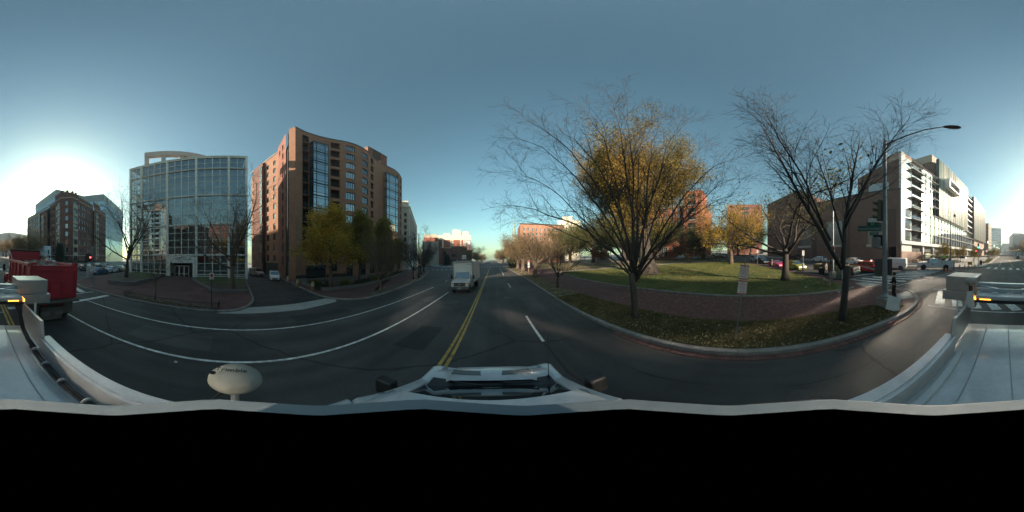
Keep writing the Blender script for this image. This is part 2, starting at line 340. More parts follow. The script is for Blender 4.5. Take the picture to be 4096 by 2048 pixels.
pavr = slab('corner_pavement', [(4.3, -420), (4.3, -36), (4.6, -33.6), (6.5, -31.6), (11.2, -30), (14, -27.2), (26, -22.4), (52, -12), (110, 11), (112, 6), (60, -14), (26, -28), (22, -31), (17, -60), (12.5, -120), (12.5, -420)], .12, CONC)
kerb(pavr, [(112, 11.8), (52, -12), (26, -22.4), (14, -27.2), (11.2, -30), (6.5, -31.6), (4.6, -33.6), (4.25, -36), (4.1, -60), (4.0, -120)][::-1][::-1], -.2, .14, 3, KERB, .6)
vr = sheet('planting_strip', [(4.6, -44), (6.6, -44), (6.6, -200), (4.6, -200)], .135, VERGEM)
# ramp, landing and manhole at the near corner
sheet('corner_ramp', [(6.35, -8.0), (7.9, -8.3), (8.5, -10.7), (6.9, -10.3), (5.75, -9.3)], .121, CONC)
sheet('crossing_ramp', [(9.4, -8.9), (12.2, -9.2), (12.2, -10.5), (9.0, -10.7)], .121, CONC)
# gutter of bricks along the right kerb
gut = struct(link('brick_gutter', MB().add([(4.2, -6.6, gz(4.2, -6.6, .002)), (4.6, -6.6, gz(4.6, -6.6, .002)), (4.6, 4.9, gz(4.6, 4.9, .002)), (4.2, 4.9, gz(4.2, 4.9, .002))], [(0, 1, 2, 3)]).mesh('gutter_bed', mat('gutter_bed', (.06, .05, .045), .95))))
gbm = MB().box(-.135, .135, -.048, .048, -.03, .012).mesh('gutter_brick', BRICKBIT)
gp = resample([tuple(p) for p in offset(smooth2([(4.66, 4.8), (4.6, 3), (4.6, -2), (4.6, -6.2), (4.9, -8.1), (5.54, -9.35), (6.8, -10.6)]), -.155)], .108)
rng = random.Random(3)
for i, p in enumerate(gp[:-1]):
    d = gp[i+1]-p; o = link('gutter_brick', gbm, gut, (p.x, p.y, gz(p.x, p.y, rng.uniform(0, .006))), (math.atan(-S_SLOPE), -math.atan(T_SLOPE), math.atan2(d.y, d.x)-R(90)+rng.uniform(-.03, .03)))
# bricks of the near walk, the closest as pieces of their own
wb = []; 
for r in range(0, 205):
    y = -10.3+r*.104
    for c in range(0, 20):
        x = 7.14+c*.208+(.104 if r % 2 else 0)
        if x > 11.0-.0+min(0, y*.06) or x < 7.2+(0 if y > -5 else 0): continue
        if y < -7.2 and x > 10.2: continue
        if y > 9.4: continue
        wb.append((math.hypot(x, y), x, y))
wb.sort(); pb = MB().box(-.099, .099, -.047, .047, -.03, .0).mesh('paving_brick', BRICKBIT); far = MB(); rng = random.Random(4)
ang = (math.atan(-S_SLOPE), -math.atan(T_SLOPE), 0)
for i, (d, x, y) in enumerate(wb):
    h = .124+rng.uniform(0, .006)
    if i < 290: link('paving_brick', pb, walk, (x, y, gz(x, y, h)), ang)
    else:
        a, b = .099, .047; z = lambda p, q, e: (p, q, gz(p, q, e))
        far.add([z(x-a, y-b, .1), z(x+a, y-b, .1), z(x+a, y+b, .1), z(x-a, y+b, .1), z(x-a, y-b, h), z(x+a, y-b, h), z(x+a, y+b, h), z(x-a, y+b, h)], [(4, 5, 6, 7), (0, 1, 5, 4), (1, 2, 6, 5), (2, 3, 7, 6), (3, 0, 4, 7)])
tag(far.build('farther_paving_bricks', BRICKBIT, walk), kind='stuff')
# ----- left side
lkp = smooth2([(-34, -26.2), (-22, -22.6), (-16, -20.3), (-12.6, -18.6), (-11.0, -16.8), (-10.2, -14.4), (-10.15, -12), (-10.25, -8.5), (-10.3, -4), (-10.36, -1.4), (-10.9, .1), (-12.5, 1.1), (-14.7, 1.55), (-18, 1.6), (-33, 1.8)], 5)
plaza = slab('brick_plaza', [tuple(p) for p in offset(lkp, .15)] + [(-60, 1.8), (-60, -34)], .115, BRICKWALK)
kerb(plaza, lkp[::-1], -.2, .14, 2.3, KERB)
drive = sheet('driveway', [(-11.4, -.2), (-12.8, 1.0), (-16, 1.5), (-34, 1.7), (-62, 2), (-62, 9), (-34, 9.6), (-15.5, 8.1), (-12.6, 8.5), (-11.3, 8.0), (-11.0, 4)], .012, ASPH2)
apron = sheet('driveway_apron', [(-10.15, -1.3), (-10.45, 2.4), (-10.6, 4.6), (-11.5, 8.1), (-12.4, 8.5), (-13.2, 8.0), (-12.4, 4.6), (-12.0, 2.0), (-11.7, .2)], .022, mat('apron_concrete', (.30, .295, .27), .9, .15, 1.0, .2, 60, fine=.12))
bkp = smooth2([(-34, 9.4), (-22, 8.6), (-15.5, 8.0), (-13.2, 8.2), (-11.5, 9.2), (-10.65, 10.6), (-10.75, 13.5), (-11.8, 19.4), (-13.7, 28.7), (-16.8, 38), (-20.4, 47.7), (-27, 62), (-46, 66)], 5)
walk2 = slab('brick_pavement', [tuple(p) for p in offset(bkp, .15)] + [(-46, 75), (-46, 9.8)], .115, BRICKWALK)
kerb(walk2, bkp[::-1], -.2, .14, 2.6, KERB)
sheet('tree_bed', [(-11.1, 12.2), (-11.3, 16), (-12.2, 20.6), (-14.1, 29), (-17.2, 38), (-18.6, 38.6), (-15.6, 29.4), (-13.8, 21), (-12.8, 16), (-12.6, 12.2)], .125, EARTH)
sheet('verge_bed', [(-10.6, -9.2), (-10.62, -1.6), (-11.6, -1.5), (-12.0, -9.0)], .125, EARTH)
sheet('side_strip', [(-15, 8.2), (-33, 9.7), (-33, 11), (-16, 9.8)], .121, BRICKWALK)
# far pavements ahead
slab('island_pavement', [(-13.5, 88), (-13.5, 700), (-16, 700), (-30, 200), (-40, 112), (-32, 96), (-22, 90)], .1, CONC)
slab('corner_pavement_ahead', [(6.2, 132), (14, 127), (120, 127), (120, 700), (6.2, 700)], .1, CONC)
slab('left_pavement_ahead', [(-62, 132), (-170, 414), (-260, 414), (-200, 100), (-60, 74), (-46, 78)], .1, CONC)
slab('hotel_block_pavement', [(-14, -44), (-14, -420), (-300, -420), (-300, -122), (-60, -50), (-24, -38.5), (-17, -39.5)], .11, CONC)
slab('right_block', [(77.4, 13), (77.4, 92), (400, 92), (400, 140), (112, 30), (80, 17)], .11, CONC)
slab('corner_block', [(112.2, 5.8), (60, -14.2), (26, -28.3), (22.2, -31.3), (17, -60.2), (12.7, -120), (12.7, -420), (400, -420), (400, 110)], .09, CONC)
slab('driveway_block', [(-60.2, -33), (-60.2, 1.7), (-62.2, 2), (-62.2, 9), (-46.2, 9.8), (-46.2, 74), (-62, 73), (-200, 99), (-300, 99), (-300, -100), (-100, -45)], .09, CONC)
# repairs and seams in the asphalt
PATCH = asphalt('asphalt_repair', (.030, .029, .028)); PATCH2 = asphalt('asphalt_worn', (.072, .068, .062)); SEAM = mat('tar_seam', (.016, .015, .015), .6, .2, 3)
for k, (x, y, a, b, m_) in enumerate([(-2.9, 6.2, 1.2, 2.6, PATCH), (-6.0, -2.6, 1.4, 3.4, PATCH2), (-8.9, 5.2, 1.1, 4.2, PATCH), (2.9, 11.5, 1.2, 4.0, PATCH2), (-3.0, 31, 1.6, 5, PATCH), (3.2, -5.2, .9, 2.6, PATCH2), (-5.9, 13.5, 1.0, 2.2, PATCH2)]): mark([(x-a/2, y-b/2), (x+a/2, y-b/2+.1), (x+a/2-.05, y+b/2), (x-a/2+.05, y+b/2-.08)], m_, .003, 'asphalt_patch')
rng = random.Random(8)
for k, (x, y0, y1) in enumerate([(3.1, -8, 30), (-6.9, -9, 24), (.35, -30, 60), (-9.1, -6, 20)]):
    P = [(x+rng.uniform(-.09, .09), y0+(y1-y0)*i/26) for i in range(27)]
    for a, b in zip(P, P[1:]):
        if rng.random() < .8: line(*a, *b, .035, SEAM)
for (x, y, h) in ((-2.4, 2.2, 0), (1.2, 14, 1), (-5.6, 8.8, 2)): tag(MB().lathe([(.0, .0), (.33, 0), (.33, .006), (.26, .007), (.0, .008)], 24).build('manhole_cover', mat('cast_iron', (.05, .046, .044), .7, .2, 6, .6, 40), None, loc=(x, y, gz(x, y, .004)), rot=(math.atan(-S_SLOPE), -math.atan(T_SLOPE), 0)), ['round manhole cover in the lane left of the yellow line', 'round manhole cover ahead in the right lane', 'round manhole cover in the left lane between the white lines'][h], 'manhole cover')
# ---------------------------------------------------------------- building tools
class Face:
    """a facade with its own coordinates: s along it (left to right seen from outside), t inward, z up"""
    def __init__(s, parent, fn, cuts=None): s.p = parent; s.fn = fn; s.cuts = cuts or []
    def box(s, mb, s0, s1, t0, t1, z0, z1, mi=0):
        f = s.fn; xs = [s0] + [c for c in s.cuts if s0+.05 < c < s1-.05] + [s1]
        for a, b in zip(xs, xs[1:]): mb.hexa([f(a, t0, z0), f(b, t0, z0), f(b, t1, z0), f(a, t1, z0), f(a, t0, z1), f(b, t0, z1), f(b, t1, z1), f(a, t1, z1)], mi)
        return mb
    def wall(s, mb, s0, s1, z0, z1, holes, depth=.25, mi=0, skip_reveal=False):
        xs = sorted({s0, s1, *[h[0] for h in holes], *[h[1] for h in holes], *[c for c in s.cuts if s0 < c < s1]}); zs = sorted({z0, z1, *[h[2] for h in holes], *[h[3] for h in holes]})
        f = s.fn
        for a, b in zip(xs, xs[1:]):
            run = None
            for c, d in zip(zs, zs[1:]):
                mx, mz = (a+b)/2, (c+d)/2
                if any(h[0] < mx < h[1] and h[2] < mz < h[3] for h in holes):
                    if run: mb.add([f(a, 0, run[0]), f(b, 0, run[0]), f(b, 0, run[1]), f(a, 0, run[1])], [(0, 1, 2, 3)], mi); run = None
                else: run = [run[0], d] if run else [c, d]
            if run: mb.add([f(a, 0, run[0]), f(b, 0, run[0]), f(b, 0, run[1]), f(a, 0, run[1])], [(0, 1, 2, 3)], mi)
        if not skip_reveal:
            for a, b, c, d in holes:
                q = [f(a, 0, c), f(b, 0, c), f(b, 0, d), f(a, 0, d), f(a, depth, c), f(b, depth, c), f(b, depth, d), f(a, depth, d)]
                mb.add(q, [(0, 4, 5, 1), (1, 5, 6, 2), (2, 6, 7, 3), (3, 7, 4, 0)], mi)
        return mb
    def quad(s, mb, s0, s1, z0, z1, t, mi=0): return mb.add([s.fn(s0, t, z0), s.fn(s1, t, z0), s.fn(s1, t, z1), s.fn(s0, t, z1)], [(0, 1, 2, 3)], mi)
    def window(s, s0, s1, z0, z1, depth, fm, gm, nv=1, nh=1, fw=.07, name='window', sill=None, panes=False, proud=.0):
        f = s.fn; mb = MB(); d0, d1 = depth-.06, depth+.05
        s.box(mb, s0, s1, d0, d1, z0, z0+fw); s.box(mb, s0, s1, d0, d1, z1-fw, z1); s.box(mb, s0, s0+fw, d0, d1, z0+fw, z1-fw); s.box(mb, s1-fw, s1, d0, d1, z0+fw, z1-fw)
        for i in range(1, nv): x = s0+(s1-s0)*i/nv; s.box(mb, x-fw*.4, x+fw*.4, d0+.01, d1, z0+fw, z1-fw)
        for i in range(1, nh): z = z0+(z1-z0)*i/nh; s.box(mb, s0+fw, s1-fw, d0+.015, d1, z-fw*.4, z+fw*.4)
        o = mb.build(name, fm, s.p)
        if panes:
            for i in range(nv):
                for j in range(nh):
                    s.quad(MB(), s0+(s1-s0)*i/nv+fw*.4, s0+(s1-s0)*(i+1)/nv-fw*.4, z0+(z1-z0)*j/nh+fw*.4, z0+(z1-z0)*(j+1)/nh-fw*.4, depth+.015).build('pane', gm, o)
        else: s.quad(MB(), s0+fw*.5, s1-fw*.5, z0+fw*.5, z1-fw*.5, depth+.015).build('pane', gm, o)
        if sill: s.box(MB(), s0-.08, s1+.08, -.07, depth*.5, z0-.14, z0-.003).build('sill', sill, o)
        return o
def flat(parent): return Face(parent, lambda s, t, z: (s, t, z))
def bldg(name, A, B, z0, label, cat='building', group=None):
    """root Empty at A; local x runs A->B (left to right seen from outside), local y inward"""
    rz = math.atan2(B[1]-A[1], B[0]-A[0]); o = thing(name, label, cat, A[0], A[1], rz=rz, z=z0, group=group); return o, math.hypot(B[0]-A[0], B[1]-A[1])
def toloc(o, x, y):
    c, s = math.cos(o.rotation_euler[2]), math.sin(o.rotation_euler[2]); dx, dy = x-o.location[0], y-o.location[1]; return dx*c+dy*s, -dx*s+dy*c
def planeface(parent, p, q):
    """flat face from local point p to q (left to right seen from outside)"""
    p, q = Vector(p), Vector(q); e = (q-p).normalized(); n = Vector((-e.y, e.x)); return Face(parent, lambda s, t, z: (p.x+e.x*s+n.x*t, p.y+e.y*s+n.y*t, z)), (q-p).length
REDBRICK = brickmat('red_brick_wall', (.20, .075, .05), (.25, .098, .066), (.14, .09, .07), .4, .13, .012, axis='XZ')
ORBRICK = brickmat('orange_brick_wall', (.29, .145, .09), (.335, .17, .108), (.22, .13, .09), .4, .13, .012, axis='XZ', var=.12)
DKBRICK = brickmat('dark_brick_wall', (.13, .06, .048), (.17, .08, .06), (.12, .08, .065), .4, .13, .012, axis='XZ')
BRBRICK = brickmat('brown_brick_wall', (.155, .088, .068), (.18, .105, .082), (.13, .085, .07), .6, .2, .012, axis='XZ', var=.12)
STONE = mat('pale_stone', (.42, .37, .30), .85, .15, .8, .1, 30, fine=.1)
PALE = mat('pale_concrete', (.55, .50, .44), .85, .1, .5, fine=.06)
CREAM = mat('cream_stone', (.62, .56, .44), .85, .1, .5, fine=.06)
ROOFM = mat('roof_gravel', (.16, .15, .14), .95, .2, .4)
GREENFRAME = mat('dark_green_frame', (.016, .042, .045), .45, .15, 3)
DARKFRAME = mat('dark_window_frame', (.03, .03, .032), .5, .2, 3)
WFRAME = mat('white_window_frame', (.6, .58, .54), .6, .06, 3)
WG = glass('window_glass', .32, .03, (.75, .85, .92), (.02, .023, .026), var=.16)
WGD = glass('dark_window_glass', .18, .03, (.75, .85, .92), (.014, .015, .017), var=.06)
SKYG = glass('blue_curtain_glass', .5, .03, (.62, .78, .9), (.03, .05, .06))
DARKIN = mat('dark_interior', (.02, .018, .016), .9, .2, 1)

# ---------------------------------------------------------------- glass-fronted institute building (left)
CATOW = mat('cream_white_steel', (.74, .71, .63), .5, .06, 1.5)
CATOG = glass('clear_facade_glass', .26, .015, (.80, .86, .88), transp=(.60, .64, .64))
ca, W = bldg('glass_office_building', (-31.3, -23.8), (-33.2, 1.9), -1.4, 'six storey glass fronted office building with cream steel grid and rooftop screen')
F = flat(ca); colx = [0, 3.0, 9.3, 15.6, 22.2, W]; lev = [0, 5.0, 11.3, 17.7, 24.4, 27.6]
for x in colx:
    F.box(MB(), x-.24, x+.24, -.34, .16, -1.2, 27.75).build('column', CATOW, ca, bevel=.02)
for i, z in enumerate(lev[1:]):
    for a, b in zip(colx, colx[1:]): F.box(MB(), a+.26, b-.26, -.24, .14, z-.17, z+.17).build('beam', CATOW, ca)
    if i < 4: F.box(MB(), -.5, W+.5, -.42, -.345, z-.06, z+.06).build('rail', CATOW, ca)
F.box(MB(), -.3, W+.3, -.36, .2, 27.78, 27.95).build('coping', CATOW, ca)
subs = []
for a, b in zip(colx, colx[1:]): subs += [(a, b)] if b-a < 4 else [(a, (a+b)/2), ((a+b)/2, b)]
nrow = [3, 4, 4, 4, 2]
for (a, b) in subs:
    for k in range(5):
        z0, z1 = lev[k]+(.17 if k else .25), lev[k+1]-.17
        if k == 0 and a > 9 and b < 16: continue
        n = nrow[k]; mb = MB()
        lo, hi = a+.26 if a in colx else a+.05, b-.26 if b in colx else b-.05
        for x in ((lo+hi)/2,): F.box(mb, x-.05, x+.05, -.09, .04, z0, z1)
        if b not in colx: F.box(mb, b-.08, b+.08, -.16, .06, z0, z1)
        for j in range(1, n): z = z0+(z1-z0)*j/n; F.box(mb, lo, hi, -.085, .03, z-.045, z+.045)
        o = mb.build('mullion_frame', CATOW, ca)
        mid = (lo+hi)/2
        for j in range(n):
            for (p, q) in ((lo, mid-.05), (mid+.05, hi)): F.quad(MB(), p, q, z0+(z1-z0)*j/n+.02, z0+(z1-z0)*(j+1)/n-.02, 0).build('pane', CATOG, o)
    for k in range(1, 5):   # cross bracing rods behind the glass
        z0, z1 = lev[k]+.4, lev[k+1]-.4; zz = [z0, z1] if k == 4 else [z0, (z0+z1)/2, z1]
        mb = MB()
        for p, q in zip(zz, zz[1:]): mb.bar((a+.2, .35, p), (b-.2, .35, q), .035); mb.bar((a+.2, .39, q), (b-.2, .39, p), .035)
        mb.build('bracing_rod', CATOW, ca)
INW = mat('inner_white_wall', (.68, .66, .61), .9, .2, .4)
for z in (5.0, 8.2, 11.3, 14.5, 17.7, 21.0, 24.4): F.box(MB(), .3, W-.3, 2.2, 13, z-.25, z+.12).build('floor_slab', INW, ca)
F.box(MB(), 8, W-.4, 6.2, 6.5, 0, 27).build('inner_wall', INW, ca); F.box(MB(), 14.5, 21, 4.2, 4.5, 5.2, 24).build('inner_wall', INW, ca)
rng = random.Random(5)
for k in range(22):
    x = rng.uniform(1, W-3); z = rng.choice((5.2, 8.4, 11.5, 14.7, 17.9, 21.2)); F.box(MB(), x, x+rng.uniform(.8, 2.4), 4.0, 4.12, z+.02, z+rng.uniform(1.6, 2.8)).build('office_partition', [mat('partition_pale', (.5, .47, .40), .9), mat('partition_blue', (.16, .22, .28), .9), mat('partition_dark', (.07, .06, .055), .9)][k % 3], ca)
F.box(MB(), .1, W-.1, 13, 13.3, -1, 27.5).build('rear_wall', INW, ca)
F.box(MB(), .2, W-.2, .2, 13, 27.42, 27.55).build('roof', ROOFM, ca)
# glazed end wall on the sunny side, open frame one sees through
for k in range(5):
    mb = MB(); z0, z1 = lev[k], lev[k+1]
    for t in [1.5*i for i in range(1, 9)]: mb.box(-.06, .06, t-.04, t+.04, z0, z1)
    for j in range(nrow[k]): z = z0+(z1-z0)*j/nrow[k]; mb.box(-.07, .07, .2, 13, z-.04, z+.04)
    o = mb.build('end_frame', CATOW, ca); MB().add([(0, .2, z0), (0, 13, z0), (0, 13, z1), (0, .2, z1)], [(0, 1, 2, 3)]).build('pane', CATOG, o)
MB().box(W-.1, W+.15, .2, 13, -1.2, 27.6).build('side_wall', PALE, ca)
# rooftop curved screen with square openings
scp = smooth2([toloc(ca, x, y) for x, y in [(-33.6, -21.4), (-34.9, -17.5), (-36.7, -13.5), (-39.2, -9.6), (-42.4, -6.1), (-46, -3.4)]], 4)
mb = MB()
for i, (p, q) in enumerate(zip(scp, scp[1:])):
    d = (Vector(q)-Vector(p)).normalized(); n = Vector((-d.y, d.x))
    def seg(z0, z1, w0=0, w1=.7): a, b = Vector(p), Vector(q); mb.hexa([(*(v_+n*k), z) for z in (z0, z1) for v_, k in ((a, w0), (b, w0), (b, w1), (a, w1))])
    seg(32.7, 34.1); seg(32.4, 32.69, -.2, 1.0)
    if i % 4 == 0: seg(27.6, 32.39)
    seg(27.55, 28.0, .01, .69)
mb.build('rooftop_screen', mat('screen_stone', (.50, .43, .38), .8, .1, .5), ca)
# entrance portal
mb = MB(); F.box(mb, 9.56, 15.34, -.5, .1, 3.35, 4.8); F.box(mb, 9.56, 10.0, -.5, .1, -.6, 3.34); F.box(mb, 14.9, 15.34, -.5, .1, -.6, 3.34)
mb.build('portal', CATOW, ca, bevel=.02)
F.box(MB(), 10.0, 14.9, 2.3, 2.5, -.6, 3.4).build('portal_wall', DARKIN, ca)
for i in range(4):
    x = 10.75+i*1.08; dr = MB()
    if i < 3:
        F.box(dr, x, x+.09, .5, .6, 0, 2.75); F.box(dr, x+.92, x+1.01, .5, .6, 0, 2.75); F.box(dr, x+.09, x+.92, .5, .6, 2.63, 2.75); F.box(dr, x+.09, x+.92, .5, .6, 0, .2); F.box(dr, x+.09, x+.92, .5, .59, 1.0, 1.07)
        o = dr.build('door', CATOW, ca); F.quad(MB(), x+.08, x+.93, .1, 2.7, .55).build('pane', CATOG, o); F.box(MB(), x+.8, x+.84, .4, .46, .9, 1.5).build('door_handle', CHROME, o)
    else: o = F.quad(MB(), x, x+.9, 0, 2.9, .55).build('side_light', CATOG, ca)
LETTER = mat('dark_bronze_letters', (.06, .045, .03), .4, .1, 4)
text('CATO', .85, LETTER, ca, (12.4, -.53, 4.25), (R(90), 0, 0), ext=.02); text('INSTITUTE', .26, LETTER, ca, (12.4, -.53, 3.72), (R(90), 0, 0), ext=.01); text('1000', .42, LETTER, ca, (14.3, -.53, 4.15), (R(90), 0, 0), ext=.015)
# balustrade at the foot of the glass
for (a, b) in ((0, 3), (3, 9.3), (15.6, 22.2), (22.2, W)):
    for z in (.35, .7, 1.05): F.box(MB(), a+.26, b-.26, -.5, -.42, z-.06, z+.06).build('guard_rail', CATOW, ca)

# ---------------------------------------------------------------- serpentine brick apartment block
CP = [(-30.4, 11.4), (-31.3, 13.4), (-31.8, 15.6), (-31.9, 18.5), (-31.4, 21.5), (-30.5, 24.7), (-30.15, 27.4), (-30.3, 29.8), (-30.9, 32.5), (-31.9, 35.9), (-32.5, 39.5), (-32.3, 43.2), (-32.0, 46.5), (-32.7, 50.6), (-34.3, 54.9), (-37.5, 58.5), (-42, 60)]
CS = smooth2(CP[:15], 6)
def cx(y):
    y = max(11.4, min(54.8, y))
    for a, b in zip(CS, CS[1:]):
        if a[1] <= y <= b[1]: return a[0]+(b[0]-a[0])*(y-a[1])/(b[1]-a[1])
    return CS[-1][0]
br = thing('brick_apartment_block', 'tall brick apartment block with wavy front and green framed glass bays', 'building', -31, 12, z=-2)
OX, OY, OZ = -31, 12, -2
def cmap(s, t, z):
    n = Vector((1, -(cx(s+.4)-cx(s-.4))/.8)).normalized(); return (cx(s)-n.x*t-OX, s-n.y*t-OY, z-OZ)
F = Face(br, cmap, [11.4+.9*i for i in range(49)])
rows = [34.0-3.07*k for k in range(11)]
holes = []; wins = []
def colwin(y0, y1, hh, top, bot, kind, nv):
    for k in range(top, bot): zc = rows[k]; h = (y0, y1, zc-hh/2, zc+hh/2); holes.append(h); wins.append((h, kind, nv))
colwin(24.2, 26.75, 2.0, 0, 10, 'w', 4); colwin(29.3, 31.9, 2.0, 0, 10, 'w', 4); colwin(20.5, 22.7, 2.2, 0, 10, 'l', 1); colwin(33.5, 35.2, 2.2, 0, 10, 'l', 1); colwin(47.8, 49.6, 2.0, 0, 10, 'w', 3); colwin(51.2, 53.2, 2.0, 0, 10, 'w', 3)
for h in ((13.3, 15.0, 4.6, 34.8),): holes.append(h)
gh = [(14.2, 19.4, -1.6, 2.9), (20.6, 22.2, -.2, 2.6), (24.4, 26.2, -1.6, 3.0), (28, 31, -1.6, 3.2), (33, 36, -1.6, 3.2), (38.5, 46, -1.6, 3.2), (48, 52, -1.6, 3.2)]
holes += gh
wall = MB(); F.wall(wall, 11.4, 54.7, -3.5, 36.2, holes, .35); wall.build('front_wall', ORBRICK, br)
for h, kd, nv in wins:
    if kd == 'w': F.window(*h, .22, GREENFRAME, WG, nv, 1, .1, sill=ORBRICK)
    else:
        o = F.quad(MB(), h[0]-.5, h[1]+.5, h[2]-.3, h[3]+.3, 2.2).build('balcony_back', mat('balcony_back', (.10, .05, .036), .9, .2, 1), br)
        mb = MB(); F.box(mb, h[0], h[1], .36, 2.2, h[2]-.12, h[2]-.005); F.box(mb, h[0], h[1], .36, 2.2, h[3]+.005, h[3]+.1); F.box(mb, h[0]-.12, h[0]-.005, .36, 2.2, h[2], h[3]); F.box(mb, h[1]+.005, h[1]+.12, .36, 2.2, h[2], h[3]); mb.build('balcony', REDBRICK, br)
        F.window(h[0]+.4, h[1]-.3, h[2]+.02, h[3]-.25, 2.1, GREENFRAME, WGD, 2, 1, .08, name='balcony_door'); mb = MB(); F.box(mb, h[0], h[1], .1, .15, h[2]+.85, h[2]+.92)
        for i in range(9): x = h[0]+(h[1]-h[0])*(i+.5)/9; F.box(mb, x-.012, x+.012, .11, .14, h[2], h[2]+.85)
        mb.build('balcony_railing', DARKMETAL, br)
for h in gh: F.window(*h, .3, GREENFRAME, WGD, max(2, int((h[1]-h[0])/1.2)), 2, .1, name='shop_window')
mb = MB(); F.box(mb, 11.3, 54.75, -.12, .5, 36.21, 36.45); mb.build('coping', GREENFRAME, br)
mb = MB(); F.box(mb, 11.38, 54.6, -.06, .0-.003, -3.4, -.9); 
F.box(MB(), 11.5, 14.1, -.05, -.004, -3.4, -.55).build('plinth', mat('dark_plinth', (.03, .028, .028), .8, .2, 2), br)
F.box(MB(), 19.5, 24.3, -.05, -.004, -3.4, -.75).build('plinth', MATS['dark_plinth'], br)
for k in range(0, 11, 2):
    z = 36.0-3.07*(k+1)+.55
    for (a, b) in ((22.8, 24.1), (26.85, 29.2), (32, 33.4), (35.3, 40)): F.box(MB(), a, b, -.012, -.002, z-.02, z+.02).build('joint_band', mat('joint', (.17, .09, .06), .9), br)
# projecting glass bays
def bay(s0, s1, out, z0, z1, n, side_l=True):
    for k in range(n):
        a, b = z0+(z1-z0)*k/n, z0+(z1-z0)*(k+1)/n
        mb = MB(); F.box(mb, s0-.06, s1+.06, -out-.06, .2, a-.14, a+.14)
        xs = [s0, s0+(s1-s0)*.22, s0+(s1-s0)*.78, s1]
        for x in xs: F.box(mb, x-.07, x+.07, -out-.03, -out+.1, a+.14, b-.14)
        for z in (a+.75, b-.62): F.box(mb, s0+.07, s1-.07, -out-.02, -out+.08, z-.045, z+.045)
        for x in (s0, s1):
            F.box(mb, x-.05, x+.05, -.14, -.02, a+.14, b-.14); F.box(mb, x-.045, x+.045, -out*.55, -out*.55+.1, a+.14, b-.14)
            for z in (a+.75, b-.62): F.box(mb, x-.04, x+.04, -out+.1, -.14, z-.04, z+.04)
        o = mb.build('bay_frame', GREENFRAME, br)
        for p, q in zip(xs, xs[1:]):
            for c, d in ((a+.14, a+.72), (a+.79, b-.66), (b-.58, b-.14)): F.quad(MB(), p+.07, q-.07, c, d, -out+.04).build('pane', WG, o)
        for x in (s0, s1):
            f = F.fn; MB().add([f(x, -out+.1, a+.14), f(x, -.1, a+.14), f(x, -.1, b-.14), f(x, -out+.1, b-.14)], [(0, 1, 2, 3)]).build('side_pane', WG, o)
        F.box(MB(), s0+.1, s1-.1, -out+.3, .1, a-.1, a+.1).build('bay_floor', mat('bay_floor', (.2, .19, .17), .9), o)
    mb = MB(); F.box(mb, s0-.1, s1+.1, -out-.1, .1, z1-.14, z1+.18); o = mb.build('bay_roof', GREENFRAME, br)
    mb = MB()
    for x in [s0+(s1-s0)*i/6 for i in range(7)]: F.box(mb, x-.02, x+.02, -out, -out+.04, z1+.18, z1+1.1)
    F.box(mb, s0, s1, -out, -out+.05, z1+1.1, z1+1.15); mb.build('bay_railing', DARKMETAL, br)
    F.box(MB(), s0+.1, s1-.1, .02, .08, z0, z1).build('bay_back', DARKIN, br)
bay(15.1, 19.3, 1.5, 4.6, 32.3, 9); bay(41, 46.6, 1.3, 4.6, 32.3, 9)
for k in range(10):   # slot balconies beside the first bay
    z = 4.6+3.07*k; mb = MB(); F.box(mb, 13.35, 15.0, -.3, 1.6, z-.12, z+.06)
    o = mb.build('slot_balcony', mat('balcony_soffit', (.22, .1, .06), .8), br); mb = MB(); F.box(mb, 13.4, 15.0, -.3, -.26, z+1.0, z+1.05)
    for i in range(11): x = 13.42+i*.15; F.box(mb, x, x+.022, -.29, -.27, z+.06, z+1.0)
    mb.build('railing', DARKMETAL, o)
F.quad(MB(), 13.3, 15.0, 4.6, 34.8, 1.6).build('slot_back', WGD, br)
# blade end: pillar, glass strip and red side wall facing the sun
loc = lambda x, y: (x-OX, y-OY)
Fp, Lp = planeface(br, loc(-31.75, 10.5), loc(-30.4, 11.4)); Fp.wall(MB(), 0, Lp, -1.5, 38.4, [], .2).build('pillar_end', ORBRICK, br)
Fs, Ls = planeface(br, loc(-33.6, 10.9), loc(-31.75, 10.5))
for k in range(11):
    z = 2.0+k*3.07+2; Fs.window(.05, Ls-.02, z, z+2.95, .05, GREENFRAME, WG, 2, 2, .09, name='strip_window')
Fs.box(MB(), .05, Ls, 0, .2, -2, 3.95).build('strip_base', GREENFRAME, br); Fs.box(MB(), .05, Ls, 0, .3, 37.8, 38.2).build('strip_cap', GREENFRAME, br)
Fw, Lw = planeface(br, loc(-41.2, 10.6), loc(-33.6, 10.4)); hs = []
for k in range(11): z = rows[k]+2-.9; hs += [(4.4, 5.5, z-1.0, z+.9)]
hs += [(1.4, 2.4, rows[0]+.2, rows[0]+2.1)]
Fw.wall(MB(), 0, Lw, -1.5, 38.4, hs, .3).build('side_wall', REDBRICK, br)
for h in hs: Fw.window(*h, .22, DARKFRAME, WG, 2, 1, .06, sill=REDBRICK)
